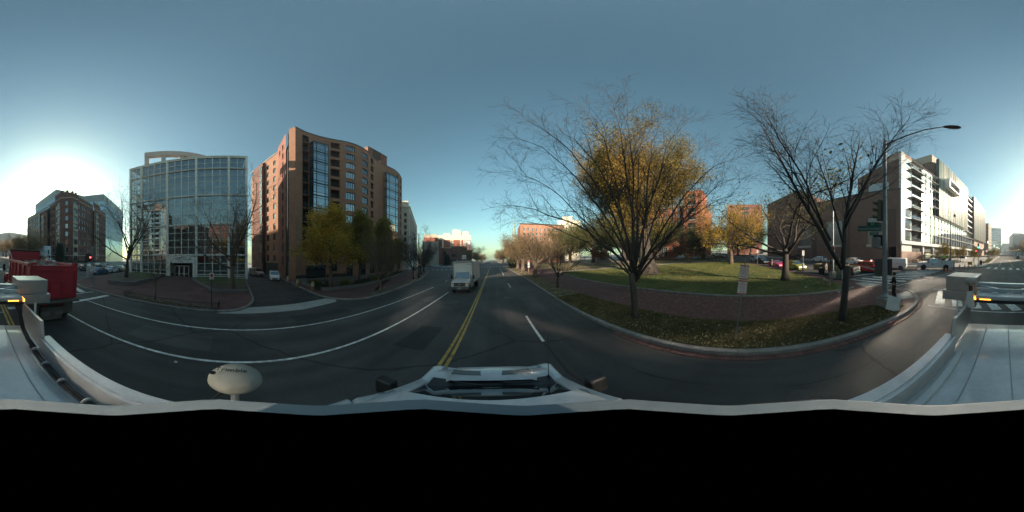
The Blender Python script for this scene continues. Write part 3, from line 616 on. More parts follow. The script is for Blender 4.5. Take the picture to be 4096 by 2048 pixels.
# rear wing stepping back along the driveway
Fg, Lg = planeface(br, loc(-60, 5.4), loc(-41.2, 12.2)); hs = []
for k in range(11):
    z = rows[k]+2-.5
    for a in (1.0, 11.2, 14.8): hs.append((a, a+1.25, z-1.0, z+.85))
Fg.wall(MB(), 0, 3.4, -1.5, 37.0, [h for h in hs if h[0] < 3], .3).build('wing_wall', ORBRICK, br); Fg.wall(MB(), 10.2, Lg-.1, -1.5, 38.6, [h for h in hs if h[0] > 10], .3).build('wing_wall', ORBRICK, br)
mb = MB(); Fg.box(mb, 3.4, 10.1, -.9, .5, -1.5, 38.2); mb.build('wing_projection', DKBRICK, br)
for h in hs: Fg.window(*h, .2, DARKFRAME, WG, 2, 1, .06, sill=STONE)
for k in range(11):
    z = rows[k]+2-.6; 
    for (a, t) in ((2.6, -.35), (8.6, -1.15)): Fg.window(a+.0, a+1.4, z-1.3, z+1.3, t, GREENFRAME, WG, 2, 2, .08, name='wing_bay_window')
mb = MB(); Fg.box(mb, -.1, Lg, -.2, .4, 38.7, 38.95); mb.build('wing_coping', STONE, br)
Fg.box(MB(), 10.3, Lg-.2, -.15, -.01, -1.5, 3.4).build('wing_base', mat('dark_base', (.03, .03, .033), .8), br)
# body behind, roof, penthouse
mb = MB().prism([loc(x, y) for x, y in [(-41.5, 13), (-32.4, 12.5), (-33.2, 18.5), (-32.6, 21.5), (-31.8, 24.7), (-31.5, 27.4), (-31.6, 29.8), (-32.3, 32.5), (-33.2, 35.9), (-33.9, 39.5), (-33.8, 46.5), (-36, 54), (-60, 56), (-60, 13)]], -1.2, 37.9); mb.build('core', DARKIN, br)
MB().prism([loc(x, y) for x, y in [(-41.5, 12.7), (-31.5, 11.6), (-33, 16), (-32, 21.5), (-31.2, 27.4), (-32.2, 33.5), (-33.3, 39.5), (-33.4, 46.5), (-35.5, 54.5), (-60, 57), (-60, 12.7)]], 38.0, 38.15).build('roof', ROOFM, br)
mb = MB(); f = flat(br)
pc = loc(-36, 42.5)
mb.box(pc[0]-1.2, pc[0]+.3, pc[1]-5.5, pc[1]-5.1, 38, 46.2); mb.box(pc[0]+.0, pc[0]+.3, pc[1]-5.1, pc[1]-3.2, 38, 46.2); mb.box(pc[0]+.0, pc[0]+.3, pc[1]+1.2, pc[1]+4.4, 38, 46.2); mb.box(pc[0]+.0, pc[0]+.3, pc[1]-3.2, pc[1]+1.2, 38, 39.2); mb.box(pc[0]-4, pc[0], pc[1]+4.0, pc[1]+4.4, 38, 46.2); mb.box(pc[0]-4, pc[0]-1.2, pc[1]-5.5, pc[1]-5.1, 38, 46.2)
pp = mb.build('penthouse', REDBRICK, br); mb = MB(); mb.box(pc[0]+.02, pc[0]+.28, pc[1]-1.2, pc[1]-.9, 39.2, 46); mb.box(pc[0]+.02, pc[0]+.28, pc[1]-3.2, pc[1]+1.2, 42.4, 42.7); mb.box(pc[0]-4, pc[0]+.4, pc[1]-5.6, pc[1]+4.5, 46.2, 46.5); mb.build('penthouse_frame', GREENFRAME, pp)
MB().prism([loc(x, y) for x, y in [(-34.3, 54.9), (-42, 58), (-60, 58), (-60, 56.2), (-36, 54.2)]], -1.5, 38.2).build('end_wall', ORBRICK, br)
# ---------------------------------------------------------------- crenellated brick hotel and the offices behind it
ho = thing('brick_hotel', 'dark red brick hotel with stone window bays and battlements at the corner', 'building', -40, -69, z=-1.5)
hl = lambda x, y: (x+40, y+69)
def hotelface(p, q, cols, zt=36.4, z0=0, stonebays=(), rows_=8, name='front_wall'):
    Fh, L = planeface(ho, hl(*p), hl(*q)); hs = []
    for (a, b, nv) in cols:
        for k in range(rows_):
            zc = 32.1-4.03*k
            if zc < 2: zc = 2.6
            hs.append((a, b, zc-1.15, zc+1.15, nv))
    Fh.wall(MB(), 0, L, z0-2, zt, [h[:4] for h in hs], .3).build(name, DKBRICK, ho)
    for h in hs: Fh.window(*h[:4], .22, DARKFRAME, WGD, h[4], 2, .09, sill=STONE)
    for (a, b, za, zb) in stonebays:   # pale stone surround of the bay windows
        mb = MB(); Fh.box(mb, a-.35, a-.02, -.12, -.003, za, zb); Fh.box(mb, b+.02, b+.35, -.12, -.003, za, zb); Fh.box(mb, a-.34, b+.34, -.14, -.004, zb, zb+.5)
        k = 0
        while 32.1-4.03*k > za:
            z = 32.1-4.03*k-2.0
            if z > za-2.1: Fh.box(mb, a-.01, b+.01, -.1, -.004, z-.55, z+.55)
            k += 1
        mb.build('stone_surround', STONE, ho)
    for z in (3.9+1.2, 35.0): Fh.box(MB(), 0, L, -.16, -.003, z-.16, z+.16).build('string_course', STONE, ho)
    mb = MB(); x = 0; Fh.box(mb, 0, L, -.05, .5, zt, zt+.9)
    mb.build('parapet', DKBRICK, ho)
    while x < L-1.2:
        o = Fh.box(MB(), x, x+1.3, -.05, .5, zt+.905, zt+2.0).build('merlon', DKBRICK, ho); Fh.box(MB(), x-.06, x+1.36, -.12, .55, zt+2.0, zt+2.22).build('merlon_cap', STONE, o); x += 2.6
    return Fh, L
hotelface((-38.0, -99), (-38.0, -88), [(1.6, 4.4, 3), (6.2, 7.2, 1), (8.4, 9.4, 1)], 31.5, stonebays=((1.6, 4.4, 3, 30.5),))
hotelface((-39.6, -88), (-39.6, -78), [(1.2, 2.2, 1), (3.6, 6.4, 3), (7.6, 8.6, 1)], 34.0)
hotelface((-38.2, -78), (-38.2, -71.5), [(1.6, 4.9, 3)], 36.4, stonebays=((1.6, 4.9, 4, 31),))
hotelface((-38.2, -71.5), (-42.4, -67.6), [(2.2, 3.6, 1)], 37.0)
hotelface((-42.4, -67.6), (-47.6, -69.6), [(1.2, 4.4, 3)], 36.4, stonebays=((1.2, 4.4, 4, 31),))
hotelface((-47.6, -70.6), (-64, -78.0), [(1.6, 3.0, 1), (4.6, 6.0, 1), (7.2, 8.6, 1), (11.2, 12.3, 1), (13.8, 14.9, 1)], 35.6)
hotelface((-64, -77.0), (-73, -81.2), [(1.4, 2.6, 1), (3.6, 6.4, 3), (7.4, 8.6, 1)], 37.2, stonebays=((3.6, 6.4, 4, 26),))
hotelface((-73, -82.2), (-84, -87.4), [(1.6, 2.8, 1), (5, 6.2, 1), (8.4, 9.6, 1)], 35.0)
MB().prism([hl(x, y) for x, y in [(-39.8, -99.5), (-39.8, -71.8), (-42.8, -69.5), (-48, -72), (-64, -79.5), (-73, -83.5), (-84, -88.4), (-84, -105), (-42, -105)]], -1, 34.2).build('core', DARKIN, ho)
MB().prism([hl(x, y) for x, y in [(-39.7, -99.6), (-39.7, -71.7), (-42.8, -69.4), (-84, -88.2), (-84, -105.2), (-42, -105.2)]], 34.3, 34.5).build('roof', ROOFM, ho)
mb = MB(); Fc, Lc = planeface(ho, hl(-64.2, -76.4), hl(-73.2, -80.6)); g0 = Lc/2
mb.add([Fc.fn(g0-3, -.1, 38.2), Fc.fn(g0+3, -.1, 38.2), Fc.fn(g0, -.1, 41.2), Fc.fn(g0-3, .6, 38.2), Fc.fn(g0+3, .6, 38.2), Fc.fn(g0, .6, 41.2)], [(0, 1, 2), (5, 4, 3), (0, 2, 5, 3), (1, 4, 5, 2), (0, 3, 4, 1)]); mb.build('gable', STONE, ho)
MB().lathe([(.5, 35), (.5, 36.5), (1.0, 36.6), (1.0, 37.0), (.4, 37.4)], 12, (*hl(-62, -84), 0)).build('roof_vent', GREYMETAL, ho)
# entrance canopy, flag
mb = MB(); cpts = [(0, 3.0)] + [(math.sin(a)*7+7, 3.0+math.cos(a)*0) for a in ()]; 
aw = tag(MB().yprism([(-6.2, 3.0), (6.2, 3.0), (5.8, 6.2), (4.8, 7.6), (-4.8, 7.6), (-5.8, 6.2)], -1.7, 1.7).build('white_awning', mat('awning_canvas', (.50, .54, .58), .8, .06, 1), None, fix=True, loc=(-31.5, -76.5, gz(-31.5, -76.5)), rot=(0, 0, R(82))), 'big white entrance awning standing before the brick hotel', 'awning')
for px_ in (-5.6, 5.6):
    for py_ in (-1.5, 1.5): MB().tube([(px_, py_, -.3), (px_, py_, 3.05)], .09, 8).build('awning_post', WHITE, aw)
fl = thing('flag', 'small flag on a slanted pole on the brick hotel', 'flag', -37.9, -79, z=13.5); MB().tube([(0, 0, 0), (2.6, .6, 2.6)], .05, 6).build('flag_pole', DARKMETAL, fl)
MB().add([(2.5, .6, 2.6), (1.1, .25, 1.2), (1.5, .7, .2), (2.7, .95, 1.5)], [(0, 1, 2, 3)]).build('flag_cloth', mat('flag_cloth', (.4, .06, .06), .8, .5, 3, col2=(.5, .5, .5)), fl)
# offices behind
def massing(root, pts, z0, z1, m, base=(0, 0), name='wall', roofm=None):
    q = [(x-base[0], y-base[1]) for x, y in pts]; o = MB().prism(q, z0, z1).build(name, m, root, fix=True)
    return o
tw = thing('glass_office_tower', 'blue glass office tower with pale roof band rising behind the brick hotel', 'building', -60, -110, z=-2)
tb = (-60, -110); FP = [(-52, -150), (-52.8, -106), (-78.6, -108), (-88, -94), (-140, -118), (-140, -150)]
massing(tw, [(x*1, y) for x, y in FP][::-1], 0, 50.5, SKYG, tb, 'glass_wall')
BAND = mat('pale_metal_band', (.30, .31, .31), .5, .08, .5)
for z0, z1, o in ((50.55, 56.8, .0), (46.2, 47.4, .3), (41.8, 42.6, .3), (37.5, 38.3, .3)):
    mb = MB()
    for p, q in zip(FP[:-1], FP[1:]):
        Ft, L = planeface(tw, (p[0]+60, p[1]+110), (q[0]+60, q[1]+110)); Ft.box(mb, -.1, L+.1, -o-.1, -.03, z0, z1)
    mb.build('floor_band' if z0 < 50 else 'roof_band', BAND, tw, fix=True)
massing(tw, [(-54, -148), (-54.5, -108), (-80, -110), (-89, -96), (-138, -120), (-138, -148)][::-1], 50.5, 57.2, BAND, tb, 'roof_storey')
for (p, q) in zip(FP[:-2], FP[1:-1]):
    Ft, L = planeface(tw, (p[0]+60, p[1]+110), (q[0]+60, q[1]+110)); mb = MB(); x = 1.5
    while x < L: Ft.box(mb, x-.06, x+.06, -.16, -.02, 20, 50.4); x += 1.6
    z = 22
    while z < 50: Ft.box(mb, 0, L, -.1, -.02, z-.12, z+.12); z += 4.2
    mb.build('mullions', BAND, tw)
st = thing('stone_office_wing', 'pale stone office wing with rounded end and tall windows beside the brick hotel', 'building', -37, -100, z=-1)
arc = [(-37.6, -99.4), (-36.2, -106), (-35.2, -113), (-35.0, -119), (-36.5, -125), (-40, -131), (-46, -135)]
for i, (q, p) in enumerate(zip(arc, arc[1:])):
    Fa, L = planeface(st, (p[0]+37, p[1]+100), (q[0]+37, q[1]+100)); hs = [(L*.12+L*.4*j, L*.12+L*.4*j+L*.3, z, z+2.7) for j in (0, 1) for z in (3, 7.2, 11.4, 15.6, 19.8, 24, 28.2)]
    Fa.wall(MB(), 0, L, -2, 33.5, hs, .35).build('stone_wall', mat('grey_stone', (.30, .265, .225), .85, .12, .6), st)
    for h in hs: Fa.window(*h, .3, DARKFRAME, WG, 2, 1, .08)
massing(st, arc+[(-60, -135), (-60, -99)], 33.4, 33.7, ROOFM, (-37, -100), 'roof'); massing(st, [(x-1.2, y) for x, y in arc]+[(-60, -135), (-60, -99)], -1, 33, DARKIN, (-37, -100), 'core')

def simple_block(name, label, A, B, z0, z1, depth, m, ncol, nrow, wsz, fm, gm, zoff=3.0, rowh=None, margin=1.5, cornice=None, nv=1, nh=1, group=None, stuff=False, sideholes=False, roofm=None, wframe=.07):
    o, L = bldg(name, A, B, z0, label, group=group); F_ = flat(o); H_ = z1-z0; hs = []
    rowh = rowh or (H_-zoff-1.5)/nrow
    for i in range(ncol):
        xc = margin+(L-2*margin)*(i+.5)/ncol
        for j in range(nrow): zc = zoff+rowh*(j+.5); hs.append((xc-wsz[0]/2, xc+wsz[0]/2, zc-wsz[1]/2, zc+wsz[1]/2))
    F_.wall(MB(), 0, L, -3, H_, hs, .3).build('front_wall', m, o)
    for h in hs: F_.window(*h, .22, fm, gm, nv, nh, wframe)
    mb = MB(); mb.add([(0, .0, -3), (0, depth, -3), (L, depth, -3), (L, 0, -3), (0, 0, H_), (0, depth, H_), (L, depth, H_), (L, 0, H_)], [(1, 0, 4, 5), (3, 2, 6, 7), (2, 1, 5, 6)]); mb.build('side_wall', m, o)
    MB().add([(0, 0, H_), (L, 0, H_), (L, depth, H_), (0, depth, H_)], [(0, 1, 2, 3)]).build('roof', roofm or ROOFM, o)
    MB().box(.3, L-.3, .4, depth-.4, -2, H_-.4).build('core', DARKIN, o)
    if cornice: F_.box(MB(), -.35, L+.35, -.45, .3, H_-.1, H_+.5).build('cornice', cornice, o)
    return o, L, F_
# ---------------------------------------------------------------- ahead on the left
o, L, F_ = simple_block('white_office_block', 'white concrete office block with dark windows beyond the wavy brick block', (-50, 64.5), (-39.3, 69.7), -3.5, 28, 30, mat('white_concrete', (.58, .53, .46), .85, .06, .5), 4, 8, (1.2, 1.9), DARKFRAME, WGD, 4, 3.15, .6, CREAM)
F2, L2 = planeface(o, (L, 0), toloc(o, -63.5, 126)); F2.wall(MB(), 0, L2, -4, 31.5, [], .2).build('long_side_wall', MATS['white_concrete'], o)
mb = MB(); x = 2
while x < L2: F2.box(mb, x, x+1.6, -.02, .05, 4, 30); x += 3.2
mb.build('window_strips', DARKIN, o); F2.box(MB(), 0, L2, -.4, .3, 31.5, 32.2).build('cornice', CREAM, o)
mb = MB(); 
for x in (1.2, 3.6, 6.0, 8.4, 10.8): F_.box(mb, x-.16, x+.16, -.3, -.005, 2, 31)
mb.build('pilasters', CREAM, o); F_.box(MB(), .4, L-.6, 1.2, 8, 31.9, 35.5).build('roof_storey', CREAM, o)
# far apartment block with painted billboard
o, L, F_ = simple_block('far_apartment_block', 'sunlit red brick apartment block with cream trim and a big wall poster', (-63, 178), (-26, 188), -7, 27.5, 22, brickmat('sunny_red_brick', (.24, .075, .05), (.28, .095, .06), (.2, .1, .07), .5, .2, .01, axis='XZ'), 1, 1, (.5, .5), WFRAME, WGD, 4)
for (a, b) in ((0, 1.2), (5.4, 7.2), (15, 16.2), (17, 18.4), (26.2, 27.6), (30, 32)): F_.box(MB(), a, b, -.25, -.01, -2, 29).build('cream_strip', CREAM, o)
for k in range(9):
    z = 3+k*2.9
    for a in (.35, 6.1, 15.3, 17.4, 26.6, 30.7): F_.window(a, a+.75, z, z+1.5, -.3, DARKFRAME, WGD, 1, 1, .08)
F_.box(MB(), -.4, L+.4, -.35, 1, 29, 34.6).build('cream_top', CREAM, o)
for (a, b, h) in ((7, 14.5, 2.2), (17.5, 26.5, 6.2), (29, 36, 4.4)): F_.box(MB(), a, b, .5, 8, 34.6, 34.6+h).build('roof_house', CREAM, o)
for x in (17.8, 19, 20.4, 22, 23.2): MB().box(x, x+.2, 1, 1.2, 40.8, 42.2).build('antenna', CREAM, o)
pm = MB(); F_.quad(pm, 32.5, 38, 11.5, 28.2, -.2); po = pm.build('wall_poster', mat('poster_white', (.72, .72, .72), .7, .03), o)
for (a, b, c, d, cl) in ((32.9, 35, 14.5, 25.5, (.12, .10, .13)), (33.3, 34.6, 25.5, 27, (.08, .08, .1)), (35.6, 37.4, 17, 24, (.35, .06, .08)), (32.8, 37.6, 12.2, 14, (.6, .62, .66))): F_.quad(MB(), a, b, c, d, -.23).build('poster_print', mat('poster_%d' % int(a*10+c), cl, .7, .3, 1), po)
mb = MB()
for k in range(5): mb.box(L+.02, L+.5, 2+k*4, 4.4+k*4, -3, 28-k)
mb.build('side_bays', DKBRICK, o)
# low dark brick school-like block in front
o, L, F_ = simple_block('low_brick_block', 'low dark red brick block with arched window at the street fork', (-42.5, 129), (-17.5, 134), -5.5, 8.3, 20, DKBRICK, 6, 2, (1.3, 2.4), DARKFRAME, WGD, 2.5, 4.6, 9, None)
MB().box(0, 8.6, -.6, 6, -3, 15.4).build('end_bay', DKBRICK, o); F_.box(MB(), -.2, 8.8, -.8, 6.2, 15.4, 15.9).build('bay_cornice', STONE, o); F_.box(MB(), 9, 22, 1, 8, 13.9, 17.2).build('roof_house', DKBRICK, o)
mb = MB(); pts = [(2.9+1.5*math.cos(a), 11.2+1.5*math.sin(a)) for a in [math.pi*i/10 for i in range(11)]] + [(1.4, 8.6), (4.4, 8.6)]
mb.add([(x, -.63, z) for x, z in pts], [tuple(range(len(pts)))]); mb.build('arched_window', WGD, o, fix=True)
# houses along the side street
cols_ = [(.5, .44, .36), (.24, .08, .055), (.42, .36, .28), (.30, .12, .08), (.34, .40, .40), (.25, .09, .06)]
dr = Vector((math.sin(R(-21.4)), math.cos(R(-21.4))))
p0 = Vector((-45.5, 132)); 
for i in range(6):
    a = p0+dr*(i*15); b = p0+dr*(i*15+14.6)
    o, L, F_ = simple_block('side_street_house', ['pale stone', 'dark brick', 'cream', 'brick red', 'grey green', 'brown brick'][i] + ' house number %s from the fork along the left side street' % ['one', 'two', 'three', 'four', 'five', 'six'][i], tuple(b), tuple(a), -6-i*.5, 19+(i % 3)*3+i*2-3, 14, mat('house_wall_%d' % i, cols_[i], .85, .1, .5), 5, 6, (1.1, 1.7), WFRAME, WGD, 3, group='houses along the left side street', cornice=STONE)
    o.rotation_euler[2] += math.pi; o.location.x, o.location.y = a.x, a.y
# ---------------------------------------------------------------- ahead on the right
o, L, F_ = simple_block('corner_apartment_house', 'sunlit orange brick apartment house with dark cornice beyond the street trees', (17.5, 102), (46.5, 100), -2, 24, 20, brickmat('pink_brick', (.30, .15, .10), (.35, .18, .12), (.26, .15, .1), .5, .2, .01, axis='XZ'), 10, 7, (1.2, 1.8), WFRAME, WGD, 3, 3, 1, mat('dark_cornice', (.06, .05, .04), .7), nh=2)
MB().box(-.3, 0, 0, 20, -3, 26).build('end_wall', MATS['pink_brick'], o)
o, L, F_ = simple_block('white_tower_block', 'pale cream tower block with stepped top behind the orange apartment house', (54, 128), (70, 118), 0, 34, 16, CREAM, 4, 10, (1.1, 1.6), DARKFRAME, WGD, 3, 2.9, 1)
F_.box(MB(), 3, 12, 2, 10, 34, 38).build('roof_house', CREAM, o)
sp = thing('church_spire', 'slim green church steeple rising above the trees', 'church', 29, 222, z=0)
MB().lathe([(5.0, -8), (5.0, 20), (5.6, 20.5), (4.6, 22), (3.6, 26), (2.6, 33), (1.3, 44), (.25, 54), (.05, 56)], 8).build('steeple', mat('copper_green', (.22, .27, .22), .7, .2, .3), sp); MB().box(-8, 8, -3, 30, -8, 14).build('nave', DKBRICK, sp)
b8 = simple_block('park_apartment_block', 'sunlit red brick apartment block with balconies behind the big park tree', (77.5, 76), (77.3, 23), 1.5, 30, 20, brickmat('bright_red_brick', (.30, .10, .06), (.34, .125, .075), (.24, .11, .08), .5, .2, .01, axis='XZ'), 15, 7, (1.5, 1.9), WFRAME, WG, 4.2, 3.5, 1.2, STONE, nv=2, nh=1)
o, L, F_ = b8; F_.box(MB(), L-9, L+.3, -1.6, 8, -2, 36).build('corner_tower', MATS['bright_red_brick'], o)
for k in range(8):
    z = 4.5+k*3.9; F_.box(MB(), L-6.6, L-2.6, -1.7, -1.58, z, z+2.5).build('balcony_recess', DARKIN, o); F_.box(MB(), L-6.8, L-2.4, -2.2, -1.62, z-.35, z-.05).build('balcony', STONE, o); F_.box(MB(), L-6.7, L-2.5, -2.15, -2.1, z, z+.9).build('railing', DARKMETAL, o)  # flat near-black panel on the wall face paints the recess's shade
F_.window(L-24, L-19, 1.6, 6.5, -.1, WFRAME, WG, 4, 2, .12, name='shop_window')
o, L, F_ = simple_block('far_brick_block', 'pink brick block standing behind the street of parked cars', (112, 15), (112, -9), 4, 40, 25, brickmat('pinkish_brick', (.26, .11, .085), (.29, .13, .1), (.2, .1, .085), .5, .2, .01, axis='XZ'), 4, 8, (1.6, 1.8), DARKFRAME, WGD, 6, 3.6, 9)
# ---------------------------------------------------------------- long windowless brick block with glass-block panels
wb_, L = bldg('long_brick_block', (73, -8.3), (23, -30.8), 0, 'long plain brown brick block with tall glass block panels'); F = flat(wb_)
panels = [(L-8.6, L-3.6, 6.4, 13.2), (L-21.5, L-16, 6.6, 13.4), (L-34, L-28, 6.8, 13.6)]
F.wall(MB(), 0, 22, -3, 27, [], .3).build('tall_wall', BRBRICK, wb_); F.wall(MB(), 22, L, -3, 20, panels, .35).build('front_wall', BRBRICK, wb_)
GB = glass('glass_block', .22, .25, (.8, .85, .85), (.16, .17, .16)); MORT = mat('block_grid', (.20, .19, .17), .8, .1, 2)
for (a, b, c, d) in panels:
    o = F.quad(MB(), a, b, c, d, .3).build('glass_block_panel', GB, wb_); mb = MB(); n = round((b-a)/.32)
    for i in range(n+1): x = a+(b-a)*i/n; F.box(mb, x-.035, x+.035, .24, .29, c, d)
    n = round((d-c)/.32)
    for i in range(n+1): z = c+(d-c)*i/n; F.box(mb, a, b, .245, .285, z-.03, z+.03)
    mb.build('block_grid', MORT, o); F.box(MB(), a-.1, b+.1, -.1, .2, c-.7, c-.02).build('panel_sill', STONE, wb_)
    F.box(MB(), b+.6, b+2.6, .0-.006, .02, 1, 15).build('dark_pilaster', mat('dark_brown_brick', (.09, .055, .045), .85), wb_)
for (a, b, m_) in ((L-27, L-24, 'steel_door'), (L-16, L-10.5, 'stone_panel'), (L-44, L-39, 'stone_panel')):
    F.box(MB(), a, b, -.03, .0-.004, -1.4, 3.0).build(m_, mat('grey_door', (.20, .22, .24), .6) if m_ == 'steel_door' else mat('greige_panel', (.23, .20, .175), .8), wb_)
F.box(MB(), 21.8, L+.1, -.12, .5, 20, 20.35).build('coping', DARKMETAL, wb_); F.box(MB(), -.1, 22.1, -.12, .5, 27, 27.35).build('coping', DARKMETAL, wb_)
mb = MB(); mb.box(22, L, 1, 24, -2, 19.6); mb.box(0, 21.9, 1, 24, -2, 26.6); mb.box(21.98, 22, 0, 1, 19.9, 27); mb.build('core', BRBRICK, wb_)
F.box(MB(), L-9, L-.5, 2, 9, 20.0, 23.5).build('roof_plant', mat('pale_blue_cladding', (.42, .47, .5), .6), wb_)
# ---------------------------------------------------------------- white balconied building with coloured fins (sunlit, rear right)
rg, L = bldg('finned_office_building', (22.8, -30.9), (16.2, -125), 0, 'long bright glass office building with white balconies and vertical coloured fins'); F = flat(rg)
SUNG = glass('sunlit_facade_glass', .95, .05, (.97, .98, 1.0), (.20, .22, .22)); WSTEEL = mat('white_facade_panel', (.60, .60, .58), .45, .04, 1)
PINK = brickmat('pink_stone_base', (.42, .29, .24), (.45, .32, .265), (.36, .25, .21), 1.6, .75, .012, axis='XZ', var=.06)
zl = [7.06, 10.05, 13.06, 16.05, 19.1, 22.0, 25.0, 27.8, 30.2]
F.box(MB(), -.15, 1.3, -.1, .6, 6.9, 32.2).build('white_end_slab', WSTEEL, rg, bevel=.02)
for k, (a, b) in enumerate(zip(zl, zl[1:])):
    far = 62 if k < 3 else 17.6
    x = 1.3
    mb = MB(); F.box(mb, 1.3, far, .0, .12, a-.12, a+.12)
    while x < far:
        if abs(x-6.5) > 2.2: F.box(mb, x-.05, x+.05, .02, .1, a+.12, b-.12)
        x += 2.6
    fo = mb.build('floor_edge', WSTEEL, rg)
    xs = [1.35, 4.2] + [8.6+2.6*i for i in range(int((far-8.6)/2.6)+1)]
    for p, q in zip(xs, xs[1:]):
        if p == 4.2: continue
        wd = q-p-.12; MB().add([(p+.06, .02, a+.13), (q-.06, .02+.07*wd, a+.13), (q-.06, .02+.07*wd, b-.13), (p+.06, .02, b-.13)], [(0, 1, 2, 3)]).build('pane', SUNG, fo)
    # balcony recess, its glass guard and the sunshade blade above
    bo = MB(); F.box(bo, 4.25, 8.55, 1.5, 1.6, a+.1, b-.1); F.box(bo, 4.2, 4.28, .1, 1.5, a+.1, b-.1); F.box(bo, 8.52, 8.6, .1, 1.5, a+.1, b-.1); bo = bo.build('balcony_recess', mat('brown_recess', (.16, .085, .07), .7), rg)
    F.quad(MB(), 4.3, 8.5, a+.12, a+1.1, .06).build('glass_guard', SUNG, bo)
    sh = MB(); F.box(sh, 3.4, far, -1.0, -.92, b-.18, b-.1); F.box(sh, 3.4, 8.9, -.95, .0, b-.16, b-.12)
    x = 9
    while x < far: sh.bar((x, -.95, b-.14), (x, .02, b-.14), .06); x += 2.6
    F.box(sh, 9, far, -.7, -.45, b-.15, b-.13); sh.build('sunshade', mat('sunshade_metal', (.20, .19, .17), .6), rg)
F.box(MB(), 1.3, 17.6, .2, .6, 30.2, 31.0).build('parapet', WSTEEL, rg)
F.box(MB(), 3, 14, 3, 10, 30.2, 35.5).build('penthouse', PINK, rg); F.window(8.5, 12.5, 31.6, 34.3, 2.95, GREENFRAME, SUNG, 2, 1, .15, name='penthouse_window')
# fin blocks
def finblock(s0, s1, z0, z1, out, step, colours):
    F.box(MB(), s0, s1, -out, .0, z0, z1).build('fin_wall', SUNG, rg)
    F.box(MB(), s0-.12, s0-.005, -out-.4, .2, z0-.1, z1+.2).build('fin_end', GREENFRAME, rg)
    x = s0+.3; i = 0; fm = {}
    while x < s1:
        key = (round(.0, 2)); mb = MB(); F.box(mb, 0, .14, -out-.42, -out-.005, z0-.2, z1+.1)
        c = colours[i % len(colours)]
        if c not in fm: fm[c] = mb.mesh('fin', c)
        link('fin', fm[c], rg, (x, 0, 0)); x += step*(1+.25*((i*7) % 5-2)/2); i += 1
    mb = MB(); z = z0+3
    while z < z1: F.box(mb, s0, s1, -out-.1, -out-.006, z-.12, z+.12); z += 3.05
    mb.build('fin_floor_line', WSTEEL, rg)
fc = [WSTEEL, mat('fin_green', (.12, .30, .22), .4), WSTEEL, mat('fin_sage', (.34, .38, .28), .4), WSTEEL, mat('fin_white_blue', (.55, .62, .64), .4), mat('fin_ochre', (.35, .27, .15), .4)]
fc2 = [mat('fin_grey', (.40, .38, .36), .4), fc[1], mat('fin_pink', (.45, .26, .28), .4), mat('fin_grey', (.4, .38, .36)), fc[6], fc[5]]
finblock(17.7, 48.4, 16.7, 39.0, .6, .95, fc); finblock(60, 93.8, 13.4, 38.4, 1.0, .8, fc2)
mb = MB(); F.box(mb, 21.5, 32, -3.0, -2.7, 31.6, 32.0); F.box(mb, 21.5, 32, -3.0, -2.7, 28.4, 28.8); F.box(mb, 21.5, 22.2, -3.0, -1.1, 28.3, 32.1); F.box(mb, 31.6, 32, -3.0, -1.1, 28.3, 32.1); F.box(mb, 22.2, 31.6, -2.7, -1.1, 28.3, 28.6); F.box(mb, 22.2, 31.6, -2.7, -1.1, 31.8, 32.1); F.box(mb, 22.2, 31.6, -1.3, -1.15, 28.6, 31.8)
mb.build('projecting_box', WSTEEL, rg)
for k in range(7):
    a = 16+k*3.1; F.box(MB(), 48.5, 59.9, 1.0, 1.1, a+.2, a+2.8).build('gap_glass', SUNG, rg); F.box(MB(), 48.5, 59.9, -.6, 1, a-.15, a+.15).build('gap_balcony', WSTEEL, rg)
F.box(MB(), 18, 59, 2, 14, 39, 42.5).build('roof_storey', mat('tan_panel', (.38, .32, .24), .7), rg)
# base: pink stone, recess with columns, canopy
F.box(MB(), -.1, 8.2, -.2, .5, -2, 4.5).build('stone_base', PINK, rg); F.box(MB(), -.15, 64, -.3, .6, 6.3, 6.93).build('white_slab', WSTEEL, rg); F.box(MB(), .2, 4.2, .1, .6, 4.52, 6.28).build('upper_panel', WSTEEL, rg)
F.box(MB(), 0, 64, 4.2, 4.4, -2, 6.3).build('ground_glass', WGD, rg)
for x in range(10, 64, 6): F.box(MB(), x-.25, x+.25, .2, .7, -2, 6.3).build('column', WSTEEL, rg)
mb = MB()
for i in range(12): x = 64+i*2.6; mb.bar((x, 0, 9.5), (x+.5, -9.5, 4.8), .16)
mb.build('canopy_beams', WSTEEL, rg); MB().add([(63.5, 0, 9.62), (93, 0, 9.62), (93.5, -9.6, 4.92), (64, -9.6, 4.92)], [(0, 1, 2, 3)]).build('canopy_glass', SUNG, rg)
F.box(MB(), 64, 94, -.1, .3, -2, 13.3).build('lower_wall', PINK, rg); F.box(MB(), 8.4, 63, -1.3, 1.2, 3.6, 3.8).build('entrance_shelf', WSTEEL, rg)
mb = MB(); mb.add([(0, .7, -2), (L*.98, .7, -2), (L*.98, 18, -2), (0, 18, -2), (0, .7, 30), (L*.98, .7, 30), (L*.98, 18, 30), (0, 18, 30)], [(0, 3, 7, 4), (4, 5, 6, 7), (2, 3, 7, 6)]); mb.build('body', BRBRICK, rg, fix=True)
F.box(MB(), 17.5, L*.98, .71, 17, 30.1, 38).build('upper_body', BRBRICK, rg); F.box(MB(), 1.3, L*.98, .65, .7, 4.5, 30).build('inner_dark', mat('inner_grey', (.12, .12, .12), .9), rg)
o, L2, F_ = simple_block('tan_corner_block', 'tan stone block with heavy cornice past the finned glass building', (15.2, -150), (14.6, -176), 2, 34, 16, STONE, 8, 8, (1.5, 2.2), DARKFRAME, WGD, 3, 3.4, 1, STONE); MB().box(-.3, -.02, 0, 16, -3, 32).build('end_wall', DKBRICK, o)
